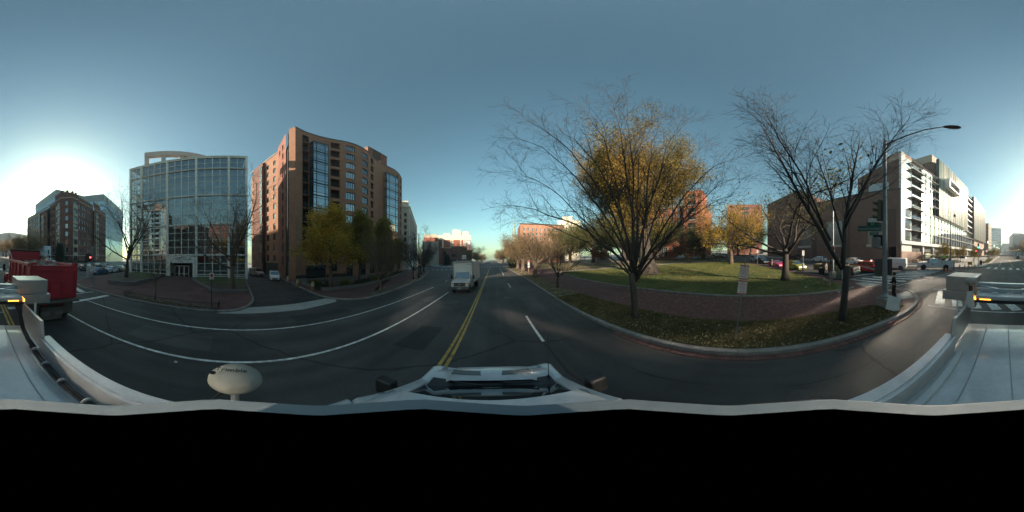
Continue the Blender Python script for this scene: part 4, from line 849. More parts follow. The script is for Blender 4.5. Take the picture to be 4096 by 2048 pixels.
# ---------------------------------------------------------------- far end of the avenue behind
simple_block('grey_glass_offices', 'grey stepped office block far down the avenue behind', (40, -330), (8, -342), 8, 62, 30, mat('hazy_grey', (.28, .29, .29), .8, .06), 9, 8, (2.4, 3.6), DARKFRAME, SKYG, 6, 5.4, 2)
o, L, F_ = simple_block('library_building', 'wide pale library with columns closing the avenue', (22, -520), (-45, -520), 10, 38, 30, mat('library_stone', (.42, .41, .38), .85, .06), 7, 1, (4, 12), DARKFRAME, WGD, 5, 14, 20)
F_.box(MB(), 12, 55, -1, 20, 28, 34).build('attic', MATS['library_stone'], o)
for x in range(22, 46, 4): MB().lathe([(.9, 2), (.8, 16)], 10, (x, -1.6, 0)).build('column', MATS['library_stone'], o)
simple_block('glass_roof_offices', 'pale glass roofed offices beyond the trees at the far left edge', (-60, -215), (-36, -250), 3, 33, 30, mat('pale_grey_offices', (.34, .34, .33), .8), 12, 6, (2, 2.4), DARKFRAME, SKYG, 4, 4, 1)
simple_block('far_grey_offices', 'flat grey office block far behind on the left of the avenue', (-36, -330), (-30, -400), 6, 50, 20, mat('pale_grey_offices', (.34, .34, .33), .8), 10, 8, (3, 2.4), DARKFRAME, SKYG, 4, 4, 1)
# blocks seen through the gap along the left street
simple_block('gap_stone_block', 'sunlit tan block glimpsed between the hotel and the glass front', (-92, -62), (-84, -48), -3, 26, 20, mat('tan_concrete', (.38, .30, .24), .85), 3, 6, (1.3, 1.8), DARKFRAME, WGD, 4, 3.6, 1)
simple_block('gap_grey_block', 'grey block closing the side street behind the glass front', (-120, -70), (-96, -40), -4, 26, 20, mat('grey_concrete', (.26, .25, .24), .85), 6, 6, (1.5, 1.8), DARKFRAME, WGD, 4, 3.6, 1)
# ---------------------------------------------------------------- trees
import numpy as np
words = 'first second third fourth fifth sixth seventh eighth ninth tenth eleventh twelfth thirteenth fourteenth fifteenth sixteenth seventeenth eighteenth nineteenth'.split()
BARK = mat('grey_bark', (.05, .045, .041), .95, .3, 3, .8, 25, fine=.25, stretch=(1, 1, .25))
BARKD = mat('dark_bark', (.055, .045, .038), .95, .3, 3, .8, 25, fine=.25, stretch=(1, 1, .25))
BARKB = mat('brown_bark', (.12, .088, .066), .95, .3, 3, .8, 25, fine=.25, stretch=(1, 1, .25))
def leafmat(name, c1, c2, sc_=.35):
    m = mat(name, c1, .7, 0, sc_, col2=c2, island=.35, detail=2); b = m.node_tree.nodes['Principled BSDF']; n = m.node_tree.nodes; l = m.node_tree.links
    tr = n.new('ShaderNodeBsdfTranslucent'); mx = n.new('ShaderNodeMixShader'); mx.inputs[0].default_value = .45; o = n['Material Output']
    l.new(b.inputs['Base Color'].links[0].from_socket, tr.inputs[0]); l.new(b.outputs[0], mx.inputs[1]); l.new(tr.outputs[0], mx.inputs[2]); l.new(mx.outputs[0], o.inputs[0]); return m
GOLD = leafmat('gold_green_leaves', (.29, .25, .03), (.58, .34, .045), .9); AMBER = leafmat('amber_leaves', (.15, .135, .028), (.33, .21, .04)); GREEN = leafmat('dull_green_leaves', (.06, .085, .02), (.15, .125, .03)); DKGREEN = leafmat('dark_green_leaves', (.022, .04, .014), (.05, .06, .02)); TANG = leafmat('tan_gold_leaves', (.17, .125, .06), (.33, .23, .09)); RUST = leafmat('rust_leaves', (.22, .09, .03), (.30, .13, .05)); OLIVE = leafmat('olive_leaves', (.15, .155, .028), (.28, .21, .038))
def quads(name, C, size, m, parent, rng, flat_=0., aspect=.62):
    C = np.asarray(C, dtype=np.float32); N = len(C); 
    if N == 0: return None
    u = rng.normal(size=(N, 3)); u /= np.linalg.norm(u, axis=1)[:, None]; a = rng.normal(size=(N, 3)); 
    if flat_: u[:, 2] *= 1-flat_; a[:, 2] *= 1-flat_; u /= np.linalg.norm(u, axis=1)[:, None]
    v = np.cross(u, a) if not flat_ else a-u*(a*u).sum(1)[:, None]; v /= np.linalg.norm(v, axis=1)[:, None]+1e-9
    s = (size*rng.uniform(.6, 1.35, N))[:, None]; u *= s/2; v *= s/2*aspect
    V = np.stack([C-u, C-v*1.0+u*.1, C+u, C+v], 1).reshape(-1, 3); me = bpy.data.meshes.new(name)
    me.vertices.add(4*N); me.vertices.foreach_set('co', V.ravel().astype(np.float32)); me.loops.add(4*N); me.loops.foreach_set('vertex_index', np.arange(4*N, dtype=np.int32)); me.polygons.add(N)
    me.polygons.foreach_set('loop_start', np.arange(0, 4*N, 4, dtype=np.int32)); me.polygons.foreach_set('loop_total', np.full(N, 4, dtype=np.int32)); me.materials.append(m); me.update(calc_edges=True); me.validate()
    return link(name, me, parent)
def rot_about(d, ang, az):
    a = d.orthogonal().normalized(); b = d.cross(a); p = a*math.cos(az)+b*math.sin(az); return (d*math.cos(ang)+p*math.sin(ang)).normalized()
def grow(rng, p, d, L, r, lv, P, out, az0=None):
    n = P['seg'][lv]; pts = [p.copy()]; rad = [r]; dirs = [d.copy()]; tp = P['taper'][lv]
    for i in range(n):
        d = (d+Vector((rng.gauss(0, 1), rng.gauss(0, 1), rng.gauss(0, 1)))*P['wob'][lv]+Vector((0, 0, 1))*P['up'][lv]).normalized()
        p = p+d*(L/n); pts.append(p.copy()); dirs.append(d.copy()); rad.append(max(P['rmin'], r*(1-(1-tp)*(i+1)/n)))
    spawn(rng, pts, rad, dirs, lv, P, out)
def spawn(rng, pts, rad, dirs, lv, P, out):
    out[lv].append((pts, rad)); n = len(pts)-1
    if lv+1 >= P['lv']: return
    k = P['n'][lv]; st = P['start'][lv]; az = rng.uniform(0, 6.28)
    for c in range(k):
        t = st+(1-st)*(c+rng.random()*.8)/k; f = t*n; i = min(n-1, int(f)); q = pts[i].lerp(pts[i+1], f-i); az += 2.4+rng.uniform(-.4, .4)
        a0, a1 = P['ang'][lv]; nd = rot_about(dirs[i], R(rng.uniform(a0, a1)), az)
        Lc = P['len'][lv+1]*rng.uniform(.7, 1.2)*(1-P['lshrink'][lv]*t)
        grow(rng, q, nd, Lc, max(P['rmin'], min(rad[i]*P['rr'][lv], P['rmax'][lv+1])), lv+1, P, out)
def limb(rng, a, b, r, lv, P, out, lift=.18, n=11, tip=.12):
    """a main limb that rises from a and bends out to b"""
    a, b = Vector(a), Vector(b); L = (b-a).length; m = a.lerp(b, .45)+Vector((0, 0, L*lift)); pts = []; j = Vector((0, 0, 0))
    for i in range(n+1):
        t = i/n; j += Vector((rng.gauss(0, 1), rng.gauss(0, 1), rng.gauss(0, 1)))*L*.006; pts.append(a*(1-t)**2+m*2*t*(1-t)+b*t*t+j)
    rad = [r*(1-(1-tip)*(i/n)**.8) for i in range(n+1)]; dirs = [(pts[min(i+1, n)]-pts[max(i-1, 0)]).normalized() for i in range(n+1)]; spawn(rng, pts, rad, dirs, lv, P, out)
VASE = dict(lv=5, seg=[5, 10, 7, 4, 2], taper=[.75, .16, .2, .3, .5], wob=[.03, .05, .09, .14, .2], up=[0, .035, .05, .05, .03], n=[13, 13, 8, 4], start=[.72, .14, .12, .2], ang=[(14, 62), (20, 46), (25, 55), (25, 60)], lshrink=[0, .45, .4, .3], rr=[.5, .5, .55, .6], rmax=[9, .075, .03, .012, .006], len=[2.3, 8.6, 3.0, 1.25, .5], rmin=.0042)
def tree_mesh(P, seed, bark, leaf=None, lvl_leaf=None, nleaf=6, lsize=.16, lspread=.35, trunk_r=.2, lean=(0, 0, 1), flare=1.5, stems=None, sides=(10, 7, 5, 3, 3), thr=0.):
    rng = random.Random(seed); out = [[] for _ in range(P['lv'])]
    if stems:
        for st_ in stems:
            if len(st_) == 4: limb(rng, st_[0], st_[1], st_[2], st_[3], P, out); continue
            (p, d, L, r, lv) = st_; grow(rng, Vector(p), Vector(d).normalized(), L, r, lv, P, out)
    else: grow(rng, Vector((0, 0, -.15)), Vector(lean).normalized(), P['len'][0], trunk_r, 0, P, out)
    a, b = MB(), MB()
    for lv in range(P['lv']):
        for pts, rad in out[lv]:
            if lv == 0 and not stems: rad = [rad[0]*flare*1.0, rad[0]*1.05*(1+.1*(flare-1))] + rad[2:]; 
            (a if lv < 2 else b).tube(pts, rad, sides[lv], cap=lv < 2)
    L_ = None
    if leaf:
        nr = np.random.default_rng(seed); C = []
        for pts, rad in out[lvl_leaf if lvl_leaf is not None else P['lv']-1]:
            if rng.random() < thr: continue
            for _ in range(nleaf):
                i = rng.randrange(1, len(pts)); q = pts[i]; C.append((q.x, q.y, q.z))
        C = np.array(C); L_ = (C, lsize, leaf, nr, nr.normal(size=C.shape)*lspread)
    return a, b, L_, bark
def plant_tree(name, label, x, y, h, tm, group=None, rz=0, H=None, W=1., cat='tree'):
    o = thing(name, label, cat, x, y, h, rz, group); a, b, L_, bark = tm; zt = max(v[2] for v in a.v+b.v); scale = H/zt if H else 1
    if a.v: a.build('trunk', bark, o, smooth=True)
    if b.v: b.build('branches', bark, o, smooth=True)
    if L_: quads('crown', L_[0]+L_[4]/scale, L_[1]/scale, L_[2], o, L_[3])
    o.scale = (scale*W, scale*W, scale); return o
def replant(src, label, x, y, h, rz, scale, zs=1.):
    c = dup(src, label); c.location = (x, y, gz(x, y, h)); c.rotation_euler = (0, 0, rz); k = src.scale; c.scale = (k[0]*scale, k[1]*scale, k[2]*scale*zs); return c
def var(P, **k): q = dict(P); q.update(k); return q
# near bare trees on the verge
PR1 = var(VASE, n=[0, 13, 7, 3], len=[2.3, 8.6, 2.5, 1.15, .5], start=[.7, .16, .12, .2], ang=[(14, 62), (18, 42), (25, 52), (25, 60)])
s1 = [((0, 0, -.15), (-.03, .03, 1), 2.5, .185, 0)]
for k, (az, el, dd) in enumerate([(-48.6, 30.8, 8), (-44, 42, 7), (-46, 17, 9), (-42.9, 12.7, 10), (-37.8, 47, 6.6), (-29, 45, 7.6), (-19.7, 52.5, 6.6), (-10.4, 57, 6.4), (-.6, 55, 7), (5, 51, 8), (12.2, 48, 8.6), (19.4, 48, 7.6), (26.7, 39, 8.8), (32.9, 35, 8), (36.5, 28, 9), (34.9, 22, 7), (13, 9, 5.6), (-20, 22, 11.5), (4, 30, 12)]):
    a_ = R(az+50.2); s1.append(((.03*math.cos(k*2.4), .03*math.sin(k*2.4), 1.9+.6*((k*5) % 7)/7), (dd*math.sin(a_)-6.08, dd*math.cos(a_)-5.07, 3.16+dd*math.tan(R(el))), .046+.013*(k % 3), 1))
plant_tree('bare_tree', 'wide spreading bare tree on the grass verge nearest the two lane dash', 6.08, 5.07, .12, tree_mesh(PR1, 11, BARK, stems=s1))
ST = [((0, 0, -.15), (.02, -.04, 1), 2.55, .17, 0)]
P3 = var(VASE, n=[0, 13, 8, 4], len=[2.5, 7.5, 3.2, 1.3, .5], start=[.5, .22, .12, .2], rmax=[9, .1, .035, .013, .006], ang=[(10, 30), (16, 42), (25, 55), (25, 60)])
stems3 = ST + [((0, -.02, 2.25), (.2, .62, 1.0), 8.6, .105, 1), ((.02, -.06, 2.35), (.12, -.18, 1), 8.4, .12, 1), ((.05, -.2, 4.0), (-.12, -.5, 1), 6.4, .065, 1), ((.1, -.12, 3.4), (.5, .1, 1), 6.4, .06, 1), ((.02, .5, 3.4), (.35, .4, 1), 6.2, .06, 1), ((.0, -.2, 4.4), (-.55, -.25, 1), 5.8, .055, 1), ((.1, .8, 4.0), (-.25, .55, 1), 5.6, .05, 1)]
plant_tree('forked_bare_tree', 'forked bare tree with a stem leaning left, near the street name post', 5.91, -3.78, .12, tree_mesh(P3, 5, BARK, stems=stems3), H=12.9)
PS = var(VASE, n=[9, 8, 5, 3], len=[1.6, 3.9, 1.7, .8, .35], seg=[4, 7, 5, 3, 2], ang=[(18, 62), (25, 55), (30, 60), (25, 60)], rmax=[9, .05, .022, .01, .006])
plant_tree('bare_tree', 'small slim bare tree between the street and the brick walk', 6.72, 16.05, .12, tree_mesh(PS, 3, BARKD, trunk_r=.13), H=6.3)
PT = var(VASE, n=[9, 9, 6, 3], len=[2.2, 5.0, 2.2, 1.0, .5], seg=[4, 7, 5, 3, 2], rmin=.008, ang=[(16, 55), (25, 55), (30, 60), (25, 60)])
t1 = plant_tree('street_tree', 'brown twigged street tree with some yellow green leaves low down', 7.24, 27.3, .12, tree_mesh(PT, 8, BARKB, TANG, 3, 12, .13, .45, trunk_r=.24, thr=.1), H=9.2, W=1.35, group='street trees along the right kerb')
t2 = plant_tree('street_tree', 'second brown twigged street tree along the right kerb, past the sign post', 7.89, 42.2, .12, tree_mesh(var(PT, len=[3, 6, 2.4, 1.1, .5], rmin=.012), 9, BARKB, TANG, 3, 22, .15, .5, trunk_r=.34, thr=.1), H=10.6, W=1.4, group='street trees along the right kerb')
for i, (x, y) in enumerate([(8.2, 53.2), (8.4, 63), (8.6, 73)]): replant(t2, ['third', 'fourth', 'fifth'][i]+' street tree from the camera in the row on the right kerb', x, y, .12, i*2.1, .95)
for i, (x, y) in enumerate([(9, 142), (9, 158), (9.5, 176), (9, 196), (9, 220), (10, 250), (9, 290), (10, 340)]): replant(t2, words[i]+' tree past the crossing in the right hand avenue row', x, y, .1, i*1.3, 1.15+.1*(i % 2))['group'] = 'far avenue trees, right'
for i, (x, y) in enumerate([(14, 150), (16, 170), (17, 200)]): replant(t2, words[i]+' tree past the crossing in the row behind the right hand avenue row', x, y, .1, i*1.9, 1.3)['group'] = 'far avenue trees, right'
for i, (x, y) in enumerate([(-15, 148), (-16, 170), (-15.5, 195), (-16, 225), (-17, 260), (-16, 310)]): replant(t2, words[i]+' tree past the crossing in the left hand avenue row', x, y, .1, i*1.7, 1.1)['group'] = 'far avenue trees, left'
for i, (x, y) in enumerate([(13, 88), (20, 91), (27, 93), (34, 94), (42, 92), (24, 84)]): replant(t2, words[i]+' brown tree from the avenue before the orange apartment house', x, y, .1, i*1.3, 1.15)['group'] = 'trees before the orange apartment house'
replant(t2, 'dark bare tree on the corner behind the white box truck', -14.5, 104, .1, .5, 1.5)
# the big golden park tree and its neighbours
PB = var(VASE, lv=4, n=[12, 12, 9], len=[7.5, 10.5, 4.6, 1.8], seg=[6, 8, 6, 3], ang=[(18, 70), (25, 60), (30, 70)], start=[.42, .2, .15], lshrink=[.35, .4, .3], rmax=[9, .28, .09, .03], rmin=.012, up=[0, .06, .03, .0], wob=[.05, .09, .12, .2])
plant_tree('park_tree', 'huge golden green tree with a thick leaning trunk on the lawn', 20.76, 14.65, .12, tree_mesh(PB, 21, BARKD, AMBER, 3, 165, .18, .5, trunk_r=.72, lean=(-.06, .09, 1), flare=1.7), H=24, W=.98)
PM = var(VASE, lv=4, n=[10, 10, 7], len=[3.2, 6.4, 2.9, 1.2], seg=[5, 7, 5, 3], ang=[(22, 75), (25, 60), (30, 70)], start=[.6, .2, .15], lshrink=[.2, .4, .3], rmax=[9, .14, .05, .02], rmin=.009, up=[0, .05, .03, 0])
plant_tree('park_tree', 'mid sized yellow green tree with a pale forked trunk at the lawn edge', 37.5, 4.1, .12, tree_mesh(PM, 31, BARKB, GOLD, 3, 40, .2, .4, trunk_r=.30, flare=1.3), H=15)
PD = var(VASE, n=[8, 9, 7, 4], len=[3.0, 8.2, 3.6, 1.5, .6], seg=[5, 9, 7, 4, 2], wob=[.04, .13, .16, .2, .2], ang=[(28, 74), (25, 60), (30, 65), (25, 60)], up=[0, .05, .03, .02, 0], rmax=[9, .16, .055, .018, .008], start=[.75, .2, .15, .2])
plant_tree('park_tree', 'dark twisting tree with sparse green leaves behind the tilted parking sign', 16.5, -3.75, .12, tree_mesh(PD, 42, BARKD, GREEN, 3, 6, .2, .45, trunk_r=.30, thr=.35, flare=1.5), H=13.5, W=1.1)
PG = var(PM, len=[3, 8, 3.4, 1.4], n=[11, 10, 6])
gsrc = None
for i, (x, y, s_, r_) in enumerate([(44, 62, 1.15, 0), (54, 52, 1.3, 2), (60, 38, 1.0, 4), (38, 74, 1.1, 1), (63, 18, .8, 3), (70, 47, 1.1, 5), (58, 72, 1.2, 2), (92, 6, .9, 1), (100, -1, 1.0, 4)]):
    lab = ['dense green tree left of the park memorial', 'dense green tree right behind the park memorial', 'green tree by the park side street', 'green tree far left behind the memorial', 'green tree right of the pale grey parked sedan', 'green tree against the left half of the park apartment block', 'green tree far behind the memorial to its left', 'green tree before the pink brick block', 'green tree right of the pink brick block'][i]
    if gsrc is None: gsrc = plant_tree('green_tree', lab, x, y, .1, tree_mesh(PG, 51, BARKD, GREEN, 3, 55, .32, .7, trunk_r=.35), H=19*s_, W=1.2, group='green trees at the back of the park')
    else: replant(gsrc, lab, x, y, .1, r_, s_/1.15)
rs = plant_tree('rust_tree', 'small rust coloured tree before the park apartment block', 69, 31, .1, tree_mesh(var(PM, len=[2, 4, 2, 1]), 61, BARKB, RUST, 3, 14, .22, .35, trunk_r=.16), H=7.5, group='small autumn trees across the park'); replant(rs, 'small autumn tree beside the parked silver minivan', 64, 22, .1, 2, 1.1); replant(rs, 'small autumn tree left of the park memorial', 36, 48, .1, 3, .9)
# left side trees
PL = var(VASE, n=[9, 9, 6, 3], len=[3.6, 8.4, 3.4, 1.5, .6], seg=[6, 10, 7, 4, 2], wob=[.03, .12, .16, .2, .2], ang=[(15, 78), (25, 60), (30, 65), (25, 60)], start=[.5, .2, .15, .2], rmax=[9, .11, .04, .014, .007], lshrink=[.3, .45, .4, .3], up=[0, .08, .05, .04, 0], rmin=.006)
plant_tree('bare_plaza_tree', 'large bare tree in a stone planter left of the glass front', -20.2, -16.3, .35, tree_mesh(PL, 71, BARKD, trunk_r=.2, flare=1.5), H=16, W=.95)
plant_tree('bare_plaza_tree', 'large bare tree with few red leaves right of the glass entrance', -18.9, -.5, .3, tree_mesh(var(PL, len=[3.0, 7.2, 3.0, 1.4, .6]), 72, BARKB, RUST, 4, 1, .1, .1, trunk_r=.2, flare=1.45, thr=.8), H=13.6, W=.95)
plant_tree('sapling', 'thin bare sapling by the low iron fence', -11.5, -6.3, .12, tree_mesh(var(PS, len=[1.7, 2.4, 1.1, .5, .25], n=[7, 6, 4, 2], rmin=.005), 73, BARKB, trunk_r=.06), H=4.6)
PC = var(PM, n=[26, 7, 6], len=[8.6, 3.9, 1.7, .8], seg=[8, 6, 4, 3], ang=[(45, 70), (25, 55), (30, 60)], start=[.24, .2, .15], lshrink=[.82, .3, .3], rmax=[9, .06, .025, .012], up=[0, .05, .02, 0], taper=[.15, .2, .3, .4])
plant_tree('gold_street_tree', 'gold and green leafy tree before the wavy brick block', -18.0, 11.7, .3, tree_mesh(PC, 81, BARKB, GOLD, 3, 26, .17, .3, trunk_r=.19), H=11.6, W=1.15)
cn = plant_tree('conical_tree', 'conical brown green tree behind the gold tree', -18.6, 17.3, .3, tree_mesh(var(PC, len=[9.5, 2.9, 1.4, .7]), 82, BARKB, OLIVE, 3, 24, .17, .26, trunk_r=.17), H=12, group='conical trees along the brick block'); replant(cn, 'conical dark green tree nearest the far glass bay', -21.9, 28.3, .3, 2, 1.15); replant(cn, 'conical tree farthest along the brick block', -26.5, 40, .3, 4, .9)
PV = var(VASE, n=[12, 10, 7, 3], len=[1.7, 5.0, 2.1, 1.0, .45], seg=[4, 8, 6, 3, 2], rmin=.006, ang=[(12, 58), (22, 45), (25, 55), (25, 60)])
v1 = plant_tree('bare_street_tree', 'bare vase shaped tree by the left kerb before the brick block', -11.9, 14.4, .12, tree_mesh(PV, 91, BARKB, trunk_r=.13), H=7.6, group='bare trees along the left kerb')
v2 = plant_tree('bare_street_tree', 'tall bare vase shaped tree by the left kerb beside a lamp post', -15, 28.4, .12, tree_mesh(var(PV, len=[2.4, 7.2, 2.8, 1.2, .5], rmin=.009), 92, BARKD, trunk_r=.17), H=10.5, group='bare trees along the left kerb')
replant(v2, 'bare tree by the left kerb, third from the driveway', -19, 40.2, .12, 1.5, 1.05); replant(v2, 'bare tree by the left kerb, fourth from the driveway', -25.5, 56, .12, 3, 1.1); replant(v2, 'bare tree by the left kerb, fifth from the driveway', -22.5, 50, .12, 4, .95)
# trees behind the camera
for i, (x, y, s_) in enumerate([(-19, -62, 1.25), (-21, -84, 1.3), (-19, -105, 1.3), (-24, -74, 1.2), (-20, -128, 1.3), (-21, -152, 1.4), (-19, -180, 1.4), (-26, -118, 1.5)]): replant(t2, words[i]+' of the bare brown trees behind the red dump truck, counted from the nearest', x, y, .1, i*1.1, s_)['group'] = 'bare trees behind the dump truck'
for i in range(6): replant(t2, words[i]+' tree in the far line left of the avenue behind', -14.5-(i % 2)*3, -210-i*26, .1, i, 1.3)['group'] = 'far line of trees behind'
sg = plant_tree('gold_sapling', 'leafy gold sapling before the finned glass building, nearest the white truck', 14.5, -38, .12, tree_mesh(var(PM, len=[2.0, 3.0, 1.5, .7]), 101, BARKB, AMBER, 3, 7, .16, .25, trunk_r=.07), H=5.2, group='saplings before the finned building')
replant(sg, 'leafy gold sapling before the finned glass building, second from the white truck', 12.4, -44.5, .12, 2, .9); replant(sg, 'leafy gold sapling by the green traffic light', 9.5, -50, .12, 3, .8)
bs = plant_tree('bare_shrub_tree', 'bare multi stemmed shrub against the pink stone wall', 21.0, -36.3, .1, tree_mesh(var(PS, len=[.5, 2.6, 1.4, .7, .3], n=[10, 7, 5, 2], rmin=.007), 102, BARKB, trunk_r=.08), H=3.6, group='bare shrubs at the finned building'); replant(bs, 'bare multi stemmed shrub between pink wall and white truck', 18.3, -41, .1, 2, 1.3)
for i in range(7): replant(sg if i % 2 else bs, words[i]+' young tree in the planting strip behind the bin', 5.7, -58-i*15, .12, i*1.4, .95)['group'] = 'young trees in the planting strip'
evp = var(PM, n=[34, 7, 5], len=[8.0, 2.9, 1.2, .6], ang=[(55, 80), (25, 55), (30, 60)], start=[.04, .1, .1], lshrink=[.8, .3, .3], seg=[8, 5, 4, 2], rmax=[9, .05, .02, .012], taper=[.1, .2, .3, .4])
ev = plant_tree('evergreen_tree', 'dark conical evergreen at the corner of the brick hotel', -33.5, -63, .1, tree_mesh(evp, 111, BARKD, DKGREEN, 3, 14, .28, .3, trunk_r=.15), H=8.5, group='dark evergreens'); replant(ev, 'dark conical evergreen at the street fork ahead', -34, 117, .1, 2, 1.05); replant(ev, 'dark columnar evergreen by the right kerb before the crossing', 7.4, 62.4, .1, 1, .62, 1.1); replant(ev, 'small dark evergreen under the hotel windows', -50, -66, .1, 3, .5)
# shrubs
def shrub(name, label, x, y, h, r, hh, m, n, seed, group=None, size=.09):
    nr = np.random.default_rng(seed); a = nr.uniform(0, 6.283, n); zz = nr.uniform(.05, 1, n); rr = np.sqrt(nr.uniform(.25, 1, n))*np.sqrt(np.clip(1-(zz-.35)**2/.5, .05, 1)); bump = 1+.25*np.sin(a*3+seed)*np.cos(zz*5+seed)
    C = np.stack([np.cos(a)*rr*r*bump, np.sin(a)*rr*r*bump, zz*hh*bump], 1); o = thing(name, label, 'shrub', x, y, h, group=group)
    quads('foliage', C, size, m, o, nr); mb = MB(); g = random.Random(seed)
    for k in range(7): b = g.uniform(0, 6.28); mb.tube([(0, 0, -.1), (math.cos(b)*r*.3, math.sin(b)*r*.3, hh*.45), (math.cos(b)*r*.65, math.sin(b)*r*.65, hh*.8)], [.02, .013, .006], 4)
    mb.build('stems', BARKD, o); return o
g = random.Random(9)
sp_ = [(-17.6, 9.6), (-18.8, 10.0), (-20.2, 10.4), (-21.6, 10.8), (-19.0, 11.8), (-17.4, 13.4), (-18.8, 14.8), (-17.6, 16.4), (-18.4, 18.6), (-18.9, 20.6), (-19.6, 22.6), (-20.4, 24.8), (-21.2, 26.8), (-22.0, 29.6), (-23.0, 32.2), (-24.2, 35), (-25.4, 38), (-26.6, 41.2), (-28, 44.5)]
for i, (x, y) in enumerate(sp_): shrub('shrub', words[i]+' low shrub from the bollards in the bed along the brick block', x, y, .3, g.uniform(.65, .95), g.uniform(.6, .95), [DKGREEN, GREEN, OLIVE, DKGREEN][i % 4], 700, 200+i, 'shrubs along the brick block', .11)
for i in range(7): shrub('hedge_shrub', words[i]+' clipped hedge shrub from the corner before the pink stone wall', 20.6-i*1.3, -33.4-i*1.35, .1, .95, .85, DKGREEN, 500, 300+i, 'hedge before the finned building', .14)
for i in range(8): shrub('hedge_shrub', words[i]+' dark hedge shrub from the avenue at the foot of the brick hotel', -33-i*2.6, -66-i*.1+(.0 if i < 4 else -(i-4)*1.2), .1, 1.4, 1.3, DKGREEN, 350, 320+i, 'hedge before the brick hotel', .22)
for i in range(5): shrub('hedge_shrub', words[i]+' tall hedge shrub from the right by the park side street', 59, 9+i*2.2, .1, 1.4, 2.2, DKGREEN, 500, 340+i, 'hedge by the park side street', .22)
for i in range(6): shrub('verge_shrub', words[i]+' low green shrub in the planting strip behind the bin', 5.5, -45-i*3.6, .1, 1.0, .6, GREEN, 300, 360+i, 'low shrubs in the planting strip', .14)
# ---------------------------------------------------------------- grass and fallen leaves (uncountable)
def scatter(poly, n, seed):
    nr = np.random.default_rng(seed); P = np.array(poly); lo, hi = P.min(0), P.max(0); pts = nr.uniform(lo, hi, (n*3, 2)); inside = np.zeros(len(pts), bool); j = len(P)-1
    for i in range(len(P)):
        c = ((P[i, 1] > pts[:, 1]) != (P[j, 1] > pts[:, 1])) & (pts[:, 0] < (P[j, 0]-P[i, 0])*(pts[:, 1]-P[i, 1])/(P[j, 1]-P[i, 1]+1e-12)+P[i, 0]); inside ^= c; j = i
    return pts[inside][:n]
def grass(name, poly, n, hgt, h0, m, seed, label, wfac=.12):
    p = scatter(poly, n, seed); N = len(p); nr = np.random.default_rng(seed); z = T_SLOPE*p[:, 0]-S_SLOPE*p[:, 1]+h0; hh = hgt*nr.uniform(.5, 1.4, N); a = nr.uniform(0, 6.283, N); w_ = hh*wfac+.006
    dx, dy = np.cos(a)*w_, np.sin(a)*w_; ln = nr.normal(size=(N, 2))*hh[:, None]*.45
    V = np.stack([np.stack([p[:, 0]-dx, p[:, 1]-dy, z-.005], 1), np.stack([p[:, 0]+dx, p[:, 1]+dy, z-.005], 1), np.stack([p[:, 0]+ln[:, 0], p[:, 1]+ln[:, 1], z+hh], 1)], 1).reshape(-1, 3)
    me = bpy.data.meshes.new(name); me.vertices.add(3*N); me.vertices.foreach_set('co', V.ravel().astype(np.float32)); me.loops.add(3*N); me.loops.foreach_set('vertex_index', np.arange(3*N, dtype=np.int32)); me.polygons.add(N); me.polygons.foreach_set('loop_start', np.arange(0, 3*N, 3, dtype=np.int32)); me.polygons.foreach_set('loop_total', np.full(N, 3, dtype=np.int32)); me.materials.append(m); me.update(calc_edges=True)
    return tag(link(name, me), label, None, None, 'stuff')
GR = leafmat('grass_blades', (.085, .15, .02), (.23, .20, .045), .35); GRD = leafmat('dry_grass_blades', (.075, .08, .025), (.20, .15, .065), .8)
VP = [(4.85, 12), (4.85, -6.2), (5.3, -7.4), (6.1, -7.1), (6.7, -6), (7.0, -4.6), (7.05, 0), (7.3, 6), (7.2, 9), (7.1, 12)]
grass('verge_grass', VP, 42000, .075, .135, GRD, 1, 'short patchy grass on the verge beside the kerb')
grass('lawn_grass', [q for q in LAWN], 90000, .075, .15, GR, 2, 'green lawn grass in the park', .2)
LV = mat('fallen_leaf', (.20, .13, .06), .85, .4, 3, col2=(.36, .28, .17), island=.45)
def leaves(name, poly, n, size, h, seed, label):
    p = scatter(poly, n, seed); z = T_SLOPE*p[:, 0]-S_SLOPE*p[:, 1]+h; o = quads(name, np.stack([p[:, 0], p[:, 1], z+np.random.default_rng(seed).uniform(0, .02, len(p))], 1), size, LV, None, np.random.default_rng(seed), flat_=.85, aspect=.8); return tag(o, label, None, None, 'stuff')
leaves('verge_leaves', VP, 3200, .085, .155, 3, 'fallen leaves lying on the verge'); leaves('lawn_leaves', LAWN, 4200, .11, .19, 4, 'fallen leaves lying on the lawn')
leaves('walk_leaves', [(7.2, -7), (10.4, -7), (11.4, 12), (12, 25), (8, 25), (7.3, 8)], 240, .08, .14, 5, 'stray leaves on the brick walk'); leaves('kerb_leaves', [(10.1, -6.5), (10.55, -6.5), (11.5, 14), (11.0, 14)], 420, .09, .14, 6, 'leaves gathered along the lawn kerb')
leaves('bed_leaves', [(-10.6, -9.2), (-10.62, -1.6), (-11.6, -1.5), (-12.0, -9.0)], 900, .09, .14, 7, 'brown leaves in the fenced tree bed'); leaves('plaza_leaves', [(-12, -14), (-30, -20), (-31, 1), (-12, 0)], 300, .1, .13, 8, 'stray leaves on the plaza'); leaves('left_bed_leaves', [(-11.2, 12.2), (-12.4, 20.6), (-14.3, 29), (-17.2, 38), (-18.6, 38.6), (-15.6, 29.4), (-13.8, 21), (-12.6, 12.2)], 1300, .1, .135, 9, 'brown leaves in the tree bed by the left kerb')
leaves('drive_leaves', [(-13, 2), (-30, 2.2), (-30, 8.5), (-13, 8)], 220, .1, .03, 10, 'stray leaves on the driveway'); leaves('far_lawn_leaves', [(16, 36), (40, 25), (50, 12), (57, 25), (42, 60), (18, 60)], 2600, .2, .15, 11, 'gold leaves covering the far park lawn')
